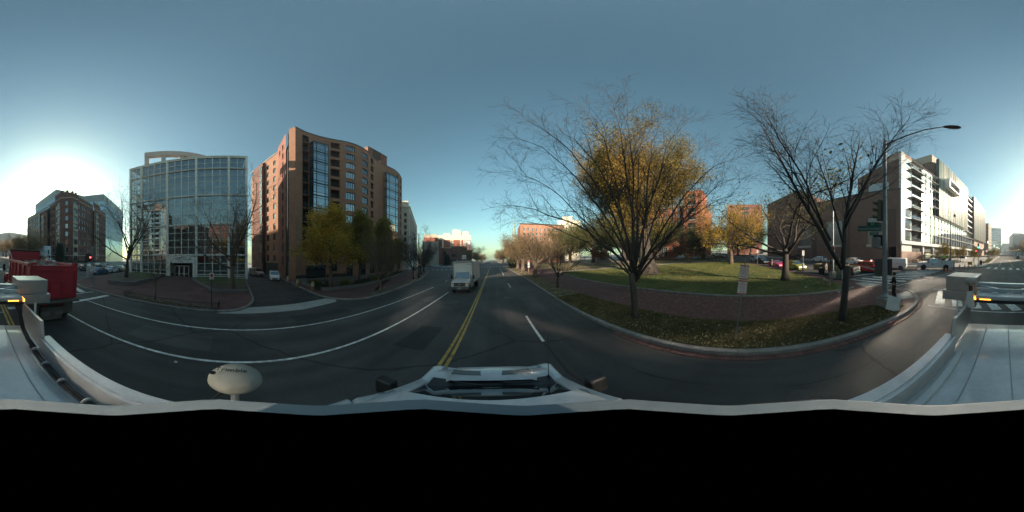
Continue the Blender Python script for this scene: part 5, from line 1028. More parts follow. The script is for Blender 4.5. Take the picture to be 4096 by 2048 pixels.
leaves('far_verge_leaves', [(5.2, 12), (7.1, 12), (8.6, 45), (5.7, 45)], 1200, .12, .15, 12, 'gold leaves on the verge ahead')
# ---------------------------------------------------------------- vehicles (local x forward, origin on the road under the middle)
RIM = mat('alloy_rim', (.34, .35, .36), .35, .1, 10, metal=.7); RIMD = mat('steel_rim', (.16, .16, .165), .5, .1, 10, metal=.5)
HEADL = mat('headlight_lens', (.55, .56, .56), .15, .1, 10, coat=.5); TAILL = mat('red_lens', (.28, .015, .012), .2, .1, 10, coat=.5); AMBERL = mat('amber_lens', (.6, .2, .02), .25, .1, 8, coat=.4)
PLASTIC = mat('grey_bumper', (.06, .062, .065), .6, .1, 5)
def paint(name, c, rough=.3): return mat('paint_'+name, c, rough, .03, 1.5, coat=.5)
def wheel(parent, x, y, r, w=.2, rim=None, spokes=5):
    o = MB().lathe([(r*.66, -w/2), (r*.93, -w/2), (r, -w*.32), (r, w*.32), (r*.93, w/2), (r*.66, w/2)], 20, axis='y').build('wheel', RUBBER, parent, smooth=False, loc=(x, y, r))
    sgn = 1 if y > 0 else -1; mb = MB().lathe([(r*.67, -w*.35), (r*.67, w*.46), (r*.6, w*.40), (r*.56, w*.2), (.02, w*.2)], 18, axis='y')
    for k in range(spokes):
        a = 6.283*k/spokes; mb.bar((math.cos(a)*.04, w*.34, math.sin(a)*.04), (math.cos(a)*r*.62, w*.36, math.sin(a)*r*.62), .075, .06)
    mb.lathe([(.07, w*.2), (.07, w*.42), (.01, w*.44)], 10, axis='y')
    m = MB(); m.v = [(a, b*sgn, c) for a, b, c in mb.v]; m.f = [f if sgn > 0 else f[::-1] for f in mb.f]; m.mi = mb.mi; m.build('rim', rim or RIM, o)
    return o
def arch(x, r, z, n=7): return [(x+r*math.cos(math.pi*(1-i/n)), z+r*math.sin(math.pi*(1-i/n))*1.0) for i in range(n+1)]
def lerp3(a, b, t): return Vector(a).lerp(Vector(b), t)
CARS = dict(
 sedan=dict(L=4.7, W=1.8, H=1.45, wb=2.72, r=.32, hood=.93, nose=.72, belt=.95, deck=1.02, cab=(.95, .25, -.95, -1.55), wins=((.04, .46), (.52, .93))),
 hatch=dict(L=4.05, W=1.72, H=1.47, wb=2.5, r=.31, hood=.98, nose=.74, belt=1.0, deck=1.05, cab=(1.05, .35, -1.45, -1.9), wins=((.06, .3), (.35, .62), (.66, .93))),
 wedge=dict(L=4.6, W=1.8, H=1.58, wb=2.78, r=.32, hood=1.0, nose=.76, belt=1.02, deck=1.15, cab=(1.35, .35, -1.55, -2.15), wins=((.08, .3), (.34, .62), (.66, .95))),
 suv=dict(L=4.7, W=1.88, H=1.74, wb=2.75, r=.37, hood=1.1, nose=.92, belt=1.12, deck=1.15, cab=(1.0, .45, -1.95, -2.2), wins=((.05, .28), (.32, .62), (.66, .94)), cl=.28),
 coupe=dict(L=4.5, W=1.78, H=1.24, wb=2.5, r=.31, hood=.84, nose=.62, belt=.86, deck=.92, cab=(.55, -.1, -.95, -1.65), wins=((.2, .94),), cl=.18),
 minivan=dict(L=5.0, W=1.95, H=1.75, wb=3.0, r=.34, hood=1.08, nose=.85, belt=1.1, deck=1.15, cab=(1.5, .75, -2.1, -2.4), wins=((.03, .28), (.32, .6), (.64, .95))),
 van=dict(L=4.6, W=1.83, H=1.86, wb=2.9, r=.32, hood=1.15, nose=.88, belt=1.13, deck=1.15, cab=(1.62, .85, -2.22, -2.27), wins=((.70, .93),), cl=.24),
 bigvan=dict(L=5.6, W=2.0, H=2.1, wb=3.5, r=.36, hood=1.25, nose=.95, belt=1.2, deck=1.2, cab=(1.95, 1.35, -2.72, -2.78), wins=((.72, .95),), cl=.3))
def car(style, label, x, y, heading, pm, cat=None, group=None, name=None, glassm=None, rim=None, tw=1.):
    P = CARS[style]; L, W, H = P['L'], P['W'], P['H']; cl = P.get('cl', .22); hl = L/2; r = P['r']; wb = P['wb']; off = P.get('off', .06); GM = glassm or CARGLASS
    o = thing(name or {'van': 'delivery_van', 'bigvan': 'delivery_van', 'minivan': 'parked_minivan', 'suv': 'parked_suv'}.get(style, 'parked_car'), label, cat or {'van': 'van', 'bigvan': 'van', 'suv': 'suv', 'minivan': 'minivan'}.get(style, 'car'), x, y, 0, heading, group, tilt=True)
    xf, xr = wb/2+off, -wb/2+off; ar = r+.07; cwb, crf, crr, crb = P['cab']
    pts = [(-hl+.12, cl+.02)] + arch(xr, ar, cl+.04) + arch(xf, ar, cl+.04) + [(hl-.1, cl), (hl-.02, cl+.12), (hl, P['nose']-.22), (hl-.06, P['nose']-.06), (hl-.2, P['nose']+.03), (hl-.55, P['nose']+(P['hood']-P['nose'])*.55), (cwb+.05, P['hood']), (cwb-.4, P['belt']), (crb+.2, P['deck']-.01), (crb-.05, P['deck']), (-hl+.08, P['deck']-.05), (-hl, P['deck']-.18), (-hl+.02, cl+.3)]
    def fn(px, py, pz):
        e = max(0, (abs(px)-hl+.75)/.75); k = 1-.13*e*e; k *= 1-.05*max(0, (P['belt']*.62-pz)/P['belt']) if pz < P['belt']*.62 else 1-.10*((pz-P['belt']*.62)/(P['belt']*.5))**2; return (px, py*k, pz)
    MB().yprism(pts, -W/2, W/2, fn).build('body', pm, o, bevel=.045, fix=True)
    wb_, wt = W/2-.09, W/2-.24; zb, zt = P['belt']-.05, H
    if style in ('van', 'bigvan'): wb_, wt = W/2-.03, W/2-.13
    zf, zr = P['hood']-.06, P['deck']-.06
    c = [(crb, -wb_, zr), (cwb, -wb_, zf), (cwb, wb_, zf), (crb, wb_, zr), (crr, -wt, zt-.03), (crf, -wt, zt), (crf, wt, zt), (crr, wt, zt-.03)]
    MB().hexa(c).build('cabin', pm, o, bevel=.07)
    def pane(nm, a, b, d, e, u0, u1, v0, v1, push):   # a,b bottom; d,e top
        q = []
        for u, v in ((u0, v0), (u1, v0), (u1, v1), (u0, v1)): q.append(lerp3(lerp3(a, b, u), lerp3(d, e, u), v)+push)
        n = (q[1]-q[0]).cross(q[3]-q[0]).normalized()
        if n.dot(push) < 0: n = -n
        t = [p-n*.02 for p in q]; MB().hexa(t+q if n.dot((q[1]-q[0]).cross(q[3]-q[0])) > 0 else (t+q)).build(nm, GM, o, fix=True)
    pane('windscreen', c[1], c[2], c[5], c[6], .05, .95, .12, .93, Vector((.012, 0, .008)))
    if style not in ('van', 'bigvan'): pane('rear_window', c[3], c[0], c[7], c[4], .07, .93, .22, .9, Vector((-.014, 0, .006)))
    for a, b in P['wins']:
        pane('side_window', c[0], c[1], c[4], c[5], a, b, .14, .9, Vector((0, -.012, .004))); pane('side_window', c[2], c[3], c[6], c[7], 1-b, 1-a, .14, .9, Vector((0, .012, .004)))
    for wx in (xf, xr):
        for s in (-1, 1):
            wheel(o, wx, s*(W/2-.11)*tw, r, .2, rim)
            MB().lathe([(ar-.012, -.1), (ar-.012, .1)], 16, (wx, s*(W/2-.2), r), 'y').build('wheel_well', BLACK, o)
    for s in (-1, 1):
        MB().hexa([(hl-.34, s*(W/2-.52), P['nose']-.2), (hl-.02, s*(W/2-.52), P['nose']-.2), (hl-.16, s*(W/2-.13), P['nose']-.18), (hl-.45, s*(W/2-.13), P['nose']-.15), (hl-.34, s*(W/2-.52), P['nose']-.02), (hl-.03, s*(W/2-.52), P['nose']-.03), (hl-.16, s*(W/2-.13), P['nose']+.0), (hl-.45, s*(W/2-.13), P['nose']+.02)]).build('headlight', HEADL, o, fix=True)
        MB().box(-hl-.008, -hl+.16, min(s*(W/2-.42), s*(W/2-.12)), max(s*(W/2-.42), s*(W/2-.12)), P['deck']-.4, P['deck']-.16).build('taillight', TAILL, o, bevel=.02)
        MB().box(cwb-.5, cwb-.3, min(s*(W/2-.03), s*(W/2+.13)), max(s*(W/2-.03), s*(W/2+.13)), P['belt']-.02, P['belt']+.12).build('mirror', pm, o, bevel=.03)
        for hx in (.15, -.75): MB().box(hx-.09, hx+.09, min(s*(W/2-.03), s*(W/2+.008)), max(s*(W/2-.03), s*(W/2+.008)), P['belt']-.17, P['belt']-.13).build('door_handle', pm if style != 'van' else BLACK, o)
    MB().box(hl-.08, hl+.012, -W*.27, W*.27, cl+.12, P['nose']-.28).build('grille', BLACK, o, bevel=.02); MB().box(-hl-.015, -hl+.1, -.26, .26, cl+.36, cl+.48).build('number_plate', WHITE, o)
    MB().box(xr+ar, xf-ar, -W/2+.05, W/2-.05, cl-.03, cl+.12).build('sill', PLASTIC, o)
    return o
def hd(dx, dy): return math.atan2(dy, dx)
def by_wheels(fr, rr, side, style, half):   # centre from the two near-side wheel contacts; side +1 = wheels on the car's left
    f, b = Vector(fr), Vector(rr); h = (f-b).normalized(); n = Vector((-h.y, h.x)); c = (f+b)/2-n*side*half; return c.x, c.y, math.atan2(h.y, h.x)
h20 = math.atan2(-.342, -.94)
PW = paint('white', (.62, .63, .63)); PK = paint('black', (.012, .012, .013)); PS_ = paint('silver', (.30, .31, .32)); PG_ = paint('dark_grey', (.05, .053, .058)); PB_ = paint('blue', (.05, .14, .24)); PR_ = paint('red', (.50, .02, .026)); PGR = paint('olive_green', (.24, .23, .035)); PPK = paint('pink', (.50, .04, .12)); PBR = paint('brown', (.10, .082, .058))
car('suv', 'white suv parked farthest along the near kerb of the park street', 44.2, -2.0, h20+.05, PW)
car('sedan', 'black sedan parked between the white suv and the pink car', 38.2, -3.2, h20, PK)
car('coupe', 'low pink sports car parked behind the lime hatchback', 30.7, -5.3, h20, PPK)
car('hatch', 'lime green hatchback parked at the near kerb by the dark tree', 25.1, -7.3, h20, PGR)
tx = car('wedge', 'red and silver taxi stopped before the zebra crossing', 17.2, -15.9, h20, PR_, cat='taxi', name='taxi')
for s in (-1, 1):
    MB().add([(-2.1, s*.91, .93), (-1.0, s*.918, .82), (1.15, s*.918, .42), (1.15, s*.918, .64), (.2, s*.918, .88), (-1.6, s*.912, .98)], [(0, 1, 2, 3, 4, 5) if s < 0 else (5, 4, 3, 2, 1, 0)]).build('silver_stripe', paint('taxi_silver', (.42, .42, .42)), tx)
MB().box(-.1, .12, -.3, .3, 1.585, 1.75).build('roof_sign', mat('taxi_sign', (.6, .58, .5), .5), tx, bevel=.02)
car('sedan', 'white sedan parked behind the red taxi at the far kerb', 27.6, -20.2, h20+math.pi, PW)
car('hatch', 'white hatchback parked at the far kerb behind the dark pickup', 37.2, -17.2, h20+math.pi, paint('white2', (.58, .59, .6)))
car('suv', 'black suv parked at the far kerb by the brown brick wall', 48.8, -13.8, h20+math.pi, PK)
for i, (x, y, st, p, lab) in enumerate([(66, 29.5, 'minivan', PS_, 'silver minivan parked before the park apartment block'), (66.8, 22.8, 'sedan', paint('pale_grey', (.40, .41, .41)), 'pale grey sedan parked right of the silver minivan'), (72, 13.4, 'sedan', PG_, 'dark grey sedan at the end of the park street'), (65, 54, 'hatch', paint('pale_blue', (.35, .40, .44)), 'pale blue hatchback parked behind the memorial'), (64.5, 47.5, 'sedan', PK, 'black sedan parked right of the memorial')]): car(st, lab, x, y, R(90)+(.2 if i == 2 else 0), p)
for i, (x, y, st, p, lab) in enumerate([(84, 16.5, 'sedan', PW, 'white sedan far up the park street'), (91, 18, 'suv', paint('tan', (.22, .17, .12)), 'tan suv far up the park street'), (78, 19.5, 'hatch', PS_, 'silver hatchback far up the park street'), (98, 22, 'sedan', PG_, 'dark sedan farthest up the park street')]): car(st, lab, x, y, R(200), p)
car('van', 'small white delivery van in the driveway facing the street', -31.6, 7.3, R(-8), PW); car('bigvan', 'large white work van in the shade at the back of the driveway', -42.5, 5.0, R(20), paint('dull_white', (.5, .5, .5)))
hl_ = R(197)
for x, y, st, p, lab in [(-22.2, -24.6, 'hatch', PB_, 'blue hatchback parked at the plaza corner'), (-27.2, -26.4, 'sedan', PW, 'white sedan parked behind the blue hatchback'), (-32.4, -28.0, 'sedan', PK, 'dark sedan parked next to the white sedan'), (-24.2, -32.0, 'suv', PG_, 'dark grey suv waiting in the left street'), (-33, -38.6, 'suv', PK, 'black suv parked under the brick hotel'), (-39, -40.4, 'sedan', PS_, 'silver sedan parked along the hotel kerb'), (-45, -35.4, 'minivan', PBR, 'brown minivan parked up the left street'), (-40.2, -30.6, 'sedan', paint('dark_red', (.12, .01, .012)), 'dark red sedan parked beside the glass front')]: car(st, lab, x, y, hl_, p)
for x, y, st, p, a, lab in [(-33.5, 95, 'minivan', PS_, -90, 'silver minivan coming out of the left side street'), (-42, 107, 'sedan', PG_, 68, 'grey car driving into the left side street'), (-38.5, 116, 'sedan', PK, -68, 'dark car second in the left side street queue'), (-44.5, 128, 'sedan', PS_, -68, 'silver car third in the left side street queue'), (-9.6, 165, 'sedan', PW, -90, 'white sedan parked ahead on the left of the avenue'), (-2.8, 250, 'suv', PW, -90, 'white suv approaching far ahead on the avenue'), (3.2, 235, 'sedan', PK, 90, 'dark sedan driving far ahead on the avenue'), (4.9, 255, 'suv', PG_, 90, 'dark suv parked far ahead on the right'), (-7.0, -89, 'minivan', PG_, -90, 'grey minivan driving away far behind the camera car'), (2.0, -260, 'sedan', PW, 90, 'white car far back on the avenue')]: car(st, lab, x, y, R(a), p)
car('van', 'white utility van with roof rack parked behind the service truck', 17.6, -21.6, hd(.906, .425), PW)
car('bigvan', 'white bus like van before the brick hotel', -29, -64, R(100), PW)
# ---------------------------------------------------------------- box truck
bt = thing('box_truck', 'white box truck driving towards the camera in the middle lane', 'truck', -3.15, 19.7, 0, R(-94), tilt=True)
BOXW = mat('box_truck_white', (.52, .52, .515), .45, .06, 1.2); TW = paint('truck_white', (.46, .46, .46))
MB().box(-3.2, 1.75, -1.17, 1.17, .95, 3.34).build('cargo_box', BOXW, bt, bevel=.04)
for s in (-1, 1): MB().box(1.72, 1.79, s*1.11-.07, s*1.11+.07, .95, 3.36).build('corner_post', GREYMETAL, bt); MB().box(-3.2, 1.7, s*1.185-.012, s*1.185+.012, .93, 1.07).build('side_rail', GREYMETAL, bt)
MB().box(1.74, 1.83, -1.15, 1.15, 3.2, 3.42).build('roof_cap', GREYMETAL, bt, bevel=.03)
for y_ in (-.3, 0, .3, -1.05, 1.05): MB().box(1.835, 1.865, y_-.07, y_+.07, 3.2, 3.26).build('marker_light', AMBERL if abs(y_) > 1 else mat('orange_marker', (.5, .12, .03), .3), bt)
text('Rockport', .15, BLACK, bt, (1.765, .72, 3.02), (R(90), 0, R(90)))
pts = [(.9, .5), (1.55, .5)] + arch(2.55, .46, .5) + [(3.2, .5), (3.28, .55), (3.3, 1.05), (3.2, 1.18), (2.5, 1.36), (2.2, 1.42), (1.75, 1.45), (.9, 1.45)]
MB().yprism(pts, -.98, .98, lambda x, y, z: (x, y*(1-.06*max(0, (x-2.4))), z)).build('cab_body', TW, bt, bevel=.05, fix=True)
c = [(1.0, -.93, 1.4), (2.3, -.93, 1.4), (2.3, .93, 1.4), (1.0, .93, 1.4), (1.0, -.78, 2.3), (1.62, -.78, 2.28), (1.62, .78, 2.28), (1.0, .78, 2.3)]
MB().hexa(c).build('cab_roof', TW, bt, bevel=.08)
def qpane(root, nm, a, b, d, e, u0, u1, v0, v1, push, gm=CARGLASS):
    q = [lerp3(lerp3(a, b, u), lerp3(d, e, u), v)+Vector(push) for u, v in ((u0, v0), (u1, v0), (u1, v1), (u0, v1))]; return MB().add(q, [(0, 1, 2, 3)]).build(nm, gm, root)
qpane(bt, 'windscreen', c[1], c[2], c[5], c[6], .04, .96, .08, .93, (.02, 0, .012)); qpane(bt, 'side_window', c[0], c[1], c[4], c[5], .3, .93, .1, .86, (0, -.015, .004)); qpane(bt, 'side_window', c[2], c[3], c[6], c[7], .07, .7, .1, .86, (0, .015, .004))
MB().box(3.28, 3.335, -.62, .62, .78, 1.16).build('grille', mat('truck_grille', (.035, .035, .037), .5), bt, bevel=.02)
for z in (.88, .97, 1.06): MB().box(3.33, 3.35, -.55, .55, z-.018, z+.018).build('grille_bar', PLASTIC, bt)
MB().lathe([(.0, 0), (.09, 0), (.09, .02)], 14, (3.35, 0, .97), 'x').build('oval_badge', GREYMETAL, bt)
for s in (-1, 1):
    MB().box(3.27, 3.33, s*.78-.13, s*.78+.13, .80, .98).build('headlight', HEADL, bt, bevel=.02); MB().box(3.27, 3.325, s*.78-.13, s*.78+.13, 1.0, 1.12).build('turn_signal', AMBERL, bt, bevel=.02)
    MB().box(1.95, 2.1, s*1.25-.1, s*1.25+.1, 1.42, 1.85).build('mirror', BLACK, bt, bevel=.03); MB().bar((2.05, s*.95, 1.5), (2.03, s*1.2, 1.5), .05).build('mirror_arm', BLACK, bt)
    wheel(bt, 2.55, s*.83, .38, .24, RIMD); wheel(bt, -1.75, s*.86, .38, .42, RIMD)
MB().box(3.22, 3.42, -1.0, 1.0, .42, .72).build('bumper', PLASTIC, bt, bevel=.04); MB().box(-3.0, 1.6, -.45, .45, .55, .94).build('chassis', BLACK, bt); MB().box(3.425, 3.43, -.2, .2, .5, .66).build('number_plate', mat('blank_plate', (.25, .25, .25), .7), bt)
# ---------------------------------------------------------------- red dump truck
dt = thing('dump_truck', 'red dump truck with stone load just behind the camera car on its left', 'truck', -3.25, -10.6, 0, R(-90), tilt=True)
DR = mat('dump_red', (.34, .02, .032), .5, .18, 1.5, .05, 30, coat=.2); DRT = mat('dirty_metal', (.10, .085, .072), .85, .3, 3, fine=.2)
# local x forward (= world -y); tailgate at x=-3.7
mb = MB(); x0, x1 = -3.55, 1.6
mb.box(x0, x1, 1.1, 1.22, 1.25, 2.95); mb.box(x0, x1, -1.22, -1.1, 1.25, 2.95); mb.box(x0, x1, -1.1, 1.1, 1.2, 1.35); mb.build('dump_body', DR, dt, bevel=.015)
for s in (-1, 1):
    MB().box(x0, x1, s*1.24-.05, s*1.24+.05, 2.83, 2.99).build('top_rail', DR, dt, bevel=.02); MB().box(x0+.1, x1, s*1.24-.06, s*1.24+.06, 1.2, 1.36).build('bottom_rail', DR, dt, bevel=.02)
    for k in range(5): MB().box(x0+.7+k*.95, x0+.82+k*.95, min(s*1.215, s*1.30), max(s*1.215, s*1.30), 1.37, 2.82).build('side_rib', DR, dt)
MB().box(-3.72, -3.56, -1.25, 1.25, 1.3, 2.92).build('tailgate', DR, dt, bevel=.02)
for (a, b, c_, d) in ((-1.1, 1.1, 2.66, 2.74), (-1.1, 1.1, 1.42, 1.5), (-1.14, -1.06, 1.42, 2.74), (1.06, 1.14, 1.42, 2.74)): MB().box(-3.765, -3.722, a, b, c_, d).build('tailgate_rib', DR, dt)
for (a, b, c_, d) in ((-.3, .22, 2.1, 2.14), (-.32, -.28, 1.42, 2.14), (.2, .24, 1.42, 2.14)): MB().box(-3.77, -3.723, a, b, c_, d).build('coal_door_frame', DR, dt)
MB().box(-3.745, -3.724, -.28, .2, 1.46, 2.1).build('coal_door', DR, dt)
MB().tube([(-3.8, -.36, 2.12), (-3.8, -.36, 1.62), (-3.8, -.5, 1.55)], .025, 6).build('door_lever', DR, dt)
for s in (-1, 1):
    for k in (0, .16): MB().box(-3.80, -3.6, s*(1.0+k)-.05, s*(1.0+k)+.05, 2.93, 3.06).build('hinge_lug', DR, dt, bevel=.015)
MB().box(-3.95, -3.5, -1.28, 1.28, 1.14, 1.26).build('apron', DRT, dt, bevel=.02)
MB().box(1.55, 1.68, -1.2, 1.2, 1.3, 3.62).build('headboard', DR, dt, bevel=.02); MB().box(1.5, 1.9, -1.2, 1.2, 3.6, 3.7).build('tarp_roll', BLACK, dt, bevel=.03); MB().bar((1.5, -1.24, 3.55), (-1.5, -1.3, 2.75), .06).build('tarp_arm', GREYMETAL, dt); MB().bar((1.5, 1.24, 3.55), (.3, 1.26, 3.0), .05).build('tarp_arm', GREYMETAL, dt)
g = random.Random(12); stm = [mat('rubble_grey', (.24, .23, .21), .95, .2, 2, .3, 8), mat('rubble_tan', (.26, .20, .14), .95, .2, 2, .3, 8)]
MB().box(-3.5, 1.5, -1.08, 1.08, 1.4, 2.55).build('load_bed', stm[1], dt)
for k in range(46):
    r_ = g.uniform(.16, .34); cx_, cy_ = g.uniform(-3.3, 1.3), g.uniform(-.9, .9); zc = 2.5+.22*(1-(cy_/1.0)**2)+.1*g.random()-(.1 if cx_ < -2.6 else 0); mb = MB(); vs = []
    for la in (-.9, -.2, .5, 1.2):
        for lo in range(6): q = r_*g.uniform(.75, 1.1); vs.append((math.cos(la)*math.cos(lo*1.047+la)*q*1.2, math.cos(la)*math.sin(lo*1.047+la)*q, math.sin(la)*q*.8))
    fs = [(a*6+b, a*6+(b+1) % 6, a*6+6+(b+1) % 6, a*6+6+b) for a in range(3) for b in range(6)]+[tuple(range(5, -1, -1)), tuple(range(18, 24))]
    mb.add(vs, fs).build('rubble_stone', stm[k % 2], dt, loc=(cx_, cy_, zc))
for x_ in (-2.7, -1.3): [wheel(dt, x_, s*.95, .52, .55, DRT, 0) for s in (-1, 1)]
for s in (-1, 1): wheel(dt, 3.75, s*1.02, .53, .3, RIMD, 0)
for s in (-1, 1): MB().box(-3.42, -3.38, min(s*.62, s*1.24), max(s*.62, s*1.24), .38, 1.12).build('mud_flap', BLACK if s > 2 else DRT, dt)
MB().box(-3.52, -3.48, -.6, .56, .16, .86).build('centre_flap', DRT, dt); MB().box(-3.6, -3.45, -.6, .6, .86, 1.1).build('rear_beam', BLACK, dt)
for y_ in (-.38, .3):
    MB().lathe([(.26, 0), (.26, .012), (.23, .012)], 24, (0, 0, 0), 'x').build('flap_oval', mat('flap_oval', (.15, .13, .11), .8), dt, loc=(-3.535, y_, .5), rot=(0, 0, 0)).scale = (1, 1.0, .5)
for y_ in (-.45, -.3, .3, .45): MB().box(-3.62, -3.59, y_-.05, y_+.05, .93, 1.03).build('tail_lamp', TAILL, dt, bevel=.01)
MB().box(-3.3, 4.3, -.45, .45, .75, 1.15).build('chassis', BLACK, dt)
MB().yprism([(1.85, 1.0), (3.1, 1.0), (3.15, 1.75), (2.95, 2.75), (2.75, 2.95), (1.85, 2.95)], -1.0, 1.0).build('cab', DR, dt, bevel=.06, fix=True); MB().yprism([(3.1, 1.0), (4.5, .95), (4.55, 1.65), (4.4, 1.85), (3.1, 1.98)], -.75, .75).build('bonnet', DR, dt, bevel=.07, fix=True)
for s in (-1, 1):
    MB().yprism([(3.1, 1.0)]+[(3.75+.68*math.cos(a), .72+.66*math.sin(a)) for a in [math.pi*(1-i/8) for i in range(9)]]+[(4.45, 1.0), (4.3, 1.62), (3.2, 1.62)], min(s*.72, s*1.18), max(s*.72, s*1.18)).build('fender', DR, dt, bevel=.06, fix=True)
    MB().box(2.95, 3.12, min(s*1.3, s*1.5), max(s*1.3, s*1.5), 1.9, 2.5).build('mirror', BLACK, dt, bevel=.03); MB().bar((2.95, s*1.0, 2.05), (3.0, s*1.35, 2.1), .05).build('mirror_arm', BLACK, dt)
    qpane(dt, 'side_window', (1.95, s*1.01, 2.0), (2.95, s*1.01, 2.0), (1.95, s*1.01, 2.75), (2.85, s*1.01, 2.75), 0, 1, 0, 1, (0, 0, 0)); MB().lathe([(.28, -.6), (.3, -.55), (.3, .55), (.28, .6)], 14, (2.3, s*.95, .75), 'x').build('fuel_tank', GREYMETAL, dt)
# ---------------------------------------------------------------- dark pickup and white service truck
def pickup(name, label, x, y, hdg, pm, L=5.9, W=2.0, bed='open'):
    o = thing(name, label, 'truck', x, y, 0, hdg, tilt=True); hl = L/2; xf, xr = hl-.95, -hl+1.25; r = .41; ar = .5
    xb = -.55
    pts = [(xb, .45)]+arch(xf, ar, .45)+[(hl-.05, .45), (hl, .6), (hl, 1.12), (hl-.1, 1.22), (1.55, 1.3), (1.2, 1.32), (xb, 1.32)]
    MB().yprism(pts, -W/2, W/2, lambda a, b, c: (a, b*(1-.08*max(0, a-hl+.7)), c)).build('front_body', pm, o, bevel=.05, fix=True)
    c = [(xb+.02, -W/2+.08, 1.28), (1.5, -W/2+.08, 1.28), (1.5, W/2-.08, 1.28), (xb+.02, W/2-.08, 1.28), (xb+.1, -W/2+.24, 1.95), (.65, -W/2+.24, 1.95), (.65, W/2-.24, 1.95), (xb+.1, W/2-.24, 1.95)]
    MB().hexa(c).build('cab_roof', pm, o, bevel=.07); qpane(o, 'windscreen', c[1], c[2], c[5], c[6], .05, .95, .1, .92, (.02, 0, .01)); qpane(o, 'rear_window', c[3], c[0], c[7], c[4], .08, .92, .15, .88, (-.01, 0, .002))
    for (a, b) in ((.06, .42), (.48, .9)) if bed == 'open' else ((.25, .88),): qpane(o, 'side_window', c[0], c[1], c[4], c[5], a, b, .12, .88, (0, -.012, .003)); qpane(o, 'side_window', c[2], c[3], c[6], c[7], 1-b, 1-a, .12, .88, (0, .012, .003))
    if bed == 'open':
        for s in (-1, 1): MB().yprism([(-hl+.05, .62)]+arch(xr, ar, .5)+[(xb-.02, .5), (xb-.02, 1.32), (-hl+.05, 1.32)], min(s*W/2, s*(W/2-.12)), max(s*W/2, s*(W/2-.12))).build('bed_side', pm, o, bevel=.03, fix=True)
        MB().box(-hl+.02, -hl+.12, -W/2+.12, W/2-.12, .7, 1.31).build('tailgate', pm, o, bevel=.02); MB().box(-hl+.12, xb-.03, -W/2+.13, W/2-.13, .68, .76).build('bed_floor', BLACK, o)
    else:
        for s in (-1, 1): MB().yprism([(-hl, .62)]+arch(xr, ar, .5)+[(xb-.02, .5), (xb-.02, 1.62), (-hl, 1.62)], min(s*(W/2+.05), s*(W/2-.45)), max(s*(W/2+.05), s*(W/2-.45))).build('tool_locker', pm, o, bevel=.02, fix=True)
        for s in (-1, 1):
            for a in (-2.65, -1.55, -.95): MB().box(a-.012, a+.012, min(s*(W/2+.045), s*(W/2+.056)), max(s*(W/2+.045), s*(W/2+.056)), .72 if a != -1.55 else 1.05, 1.55).build('locker_seam', PLASTIC, o)
        MB().box(-hl, xb-.03, -W/2+.46, W/2-.46, .7, .95).build('deck', PLASTIC, o)
        mb = MB(); mb.bar((-.6, .75, 2.0), (-.6, -.75, 2.0), .08); mb.bar((-.6, .75, 1.6), (-.6, .75, 2.05), .07); mb.bar((-.6, -.75, 1.6), (-.6, -.75, 2.05), .07); mb.box(-.85, .2, -.6, .6, 2.04, 2.14); mb.build('ladder_rack', BLACK, o)
        mb = MB(); mb.bar((-.2, -.7, 2.2), (-3.4, -.5, 2.05), .12); mb.bar((-1.2, .7, 2.05), (2.0, .8, 2.45), .12); mb.build('pipes', mat('pipe_tan', (.25, .22, .12), .7), o)
        for k, (a, b_) in enumerate(((-1.0, .3), (-1.3, -.2), (-2.4, .2))): MB().lathe([(.22, .9), (.26, 1.2), (.2, 1.75+.1*k), (.05, 1.8+.1*k)], 10, (a, b_, 0)).build('gear_bundle', [RUBBER, mat('gear_red', (.25, .03, .02), .8), PLASTIC][k], o)
        for s in (-1, 1): MB().lathe([(.0, 0), (.13, 0), (.13, .008)], 16, (.45, s*(W/2+.006), 1.0), 'y').build('door_emblem', mat('emblem_orange', (.45, .16, .03), .6), o); MB().lathe([(.0, 0), (.17, 0), (.17, .008)], 16, (-1.05, s*(W/2+.056), 1.35), 'y').build('locker_emblem', mat('emblem_grey', (.4, .4, .4), .6), o)
    for wx in (xf, xr):
        for s in (-1, 1): wheel(o, wx, s*(W/2-.13), r, .26, RIM if bed == 'open' else RIMD)
    MB().box(hl-.02, hl+.05, -.55, .55, .78, 1.12).build('grille', CHROME if bed == 'open' else BLACK, o, bevel=.02); MB().box(hl-.05, hl+.12, -W/2+.05, W/2-.05, .45, .72).build('front_bumper', CHROME if bed == 'open' else BLACK, o, bevel=.03); MB().box(-hl-.15, -hl, -W/2+.1, W/2-.1, .48, .66).build('rear_bumper', GREYMETAL, o, bevel=.02)
    for s in (-1, 1):
        MB().box(hl-.06, hl+.03, s*.77-.16, s*.77+.16, .8, 1.1).build('headlight', HEADL, o, bevel=.02); MB().box(hl-.14, hl-.02, s*.95-.03, s*.95+.03, .85, 1.08).build('side_marker', AMBERL, o); MB().box(1.15, 1.3, min(s*(W/2), s*(W/2+.2)), max(s*(W/2), s*(W/2+.2)), 1.3, 1.55).build('mirror', BLACK, o, bevel=.03); MB().box(-hl-.01, -hl+.08, s*(W/2-.1)-.08, s*(W/2-.1)+.08, .8, 1.2).build('taillight', TAILL, o)
    MB().box(-hl+.2, hl-.3, -.5, .5, .42, .62).build('chassis', BLACK, o); return o
cx_, cy_, ch = by_wheels((15.9, -10.9), (19.55, -9.0), -1, None, .87); pickup('pickup_truck', 'dark brown pickup truck at the kerb beside the street lamp', cx_, cy_, ch, PBR)
sv = pickup('service_truck', 'white service truck with tool lockers at the zebra crossing', 11.5, -25.3, hd(.906, .425), PW, 5.9, 2.0, 'lockers')
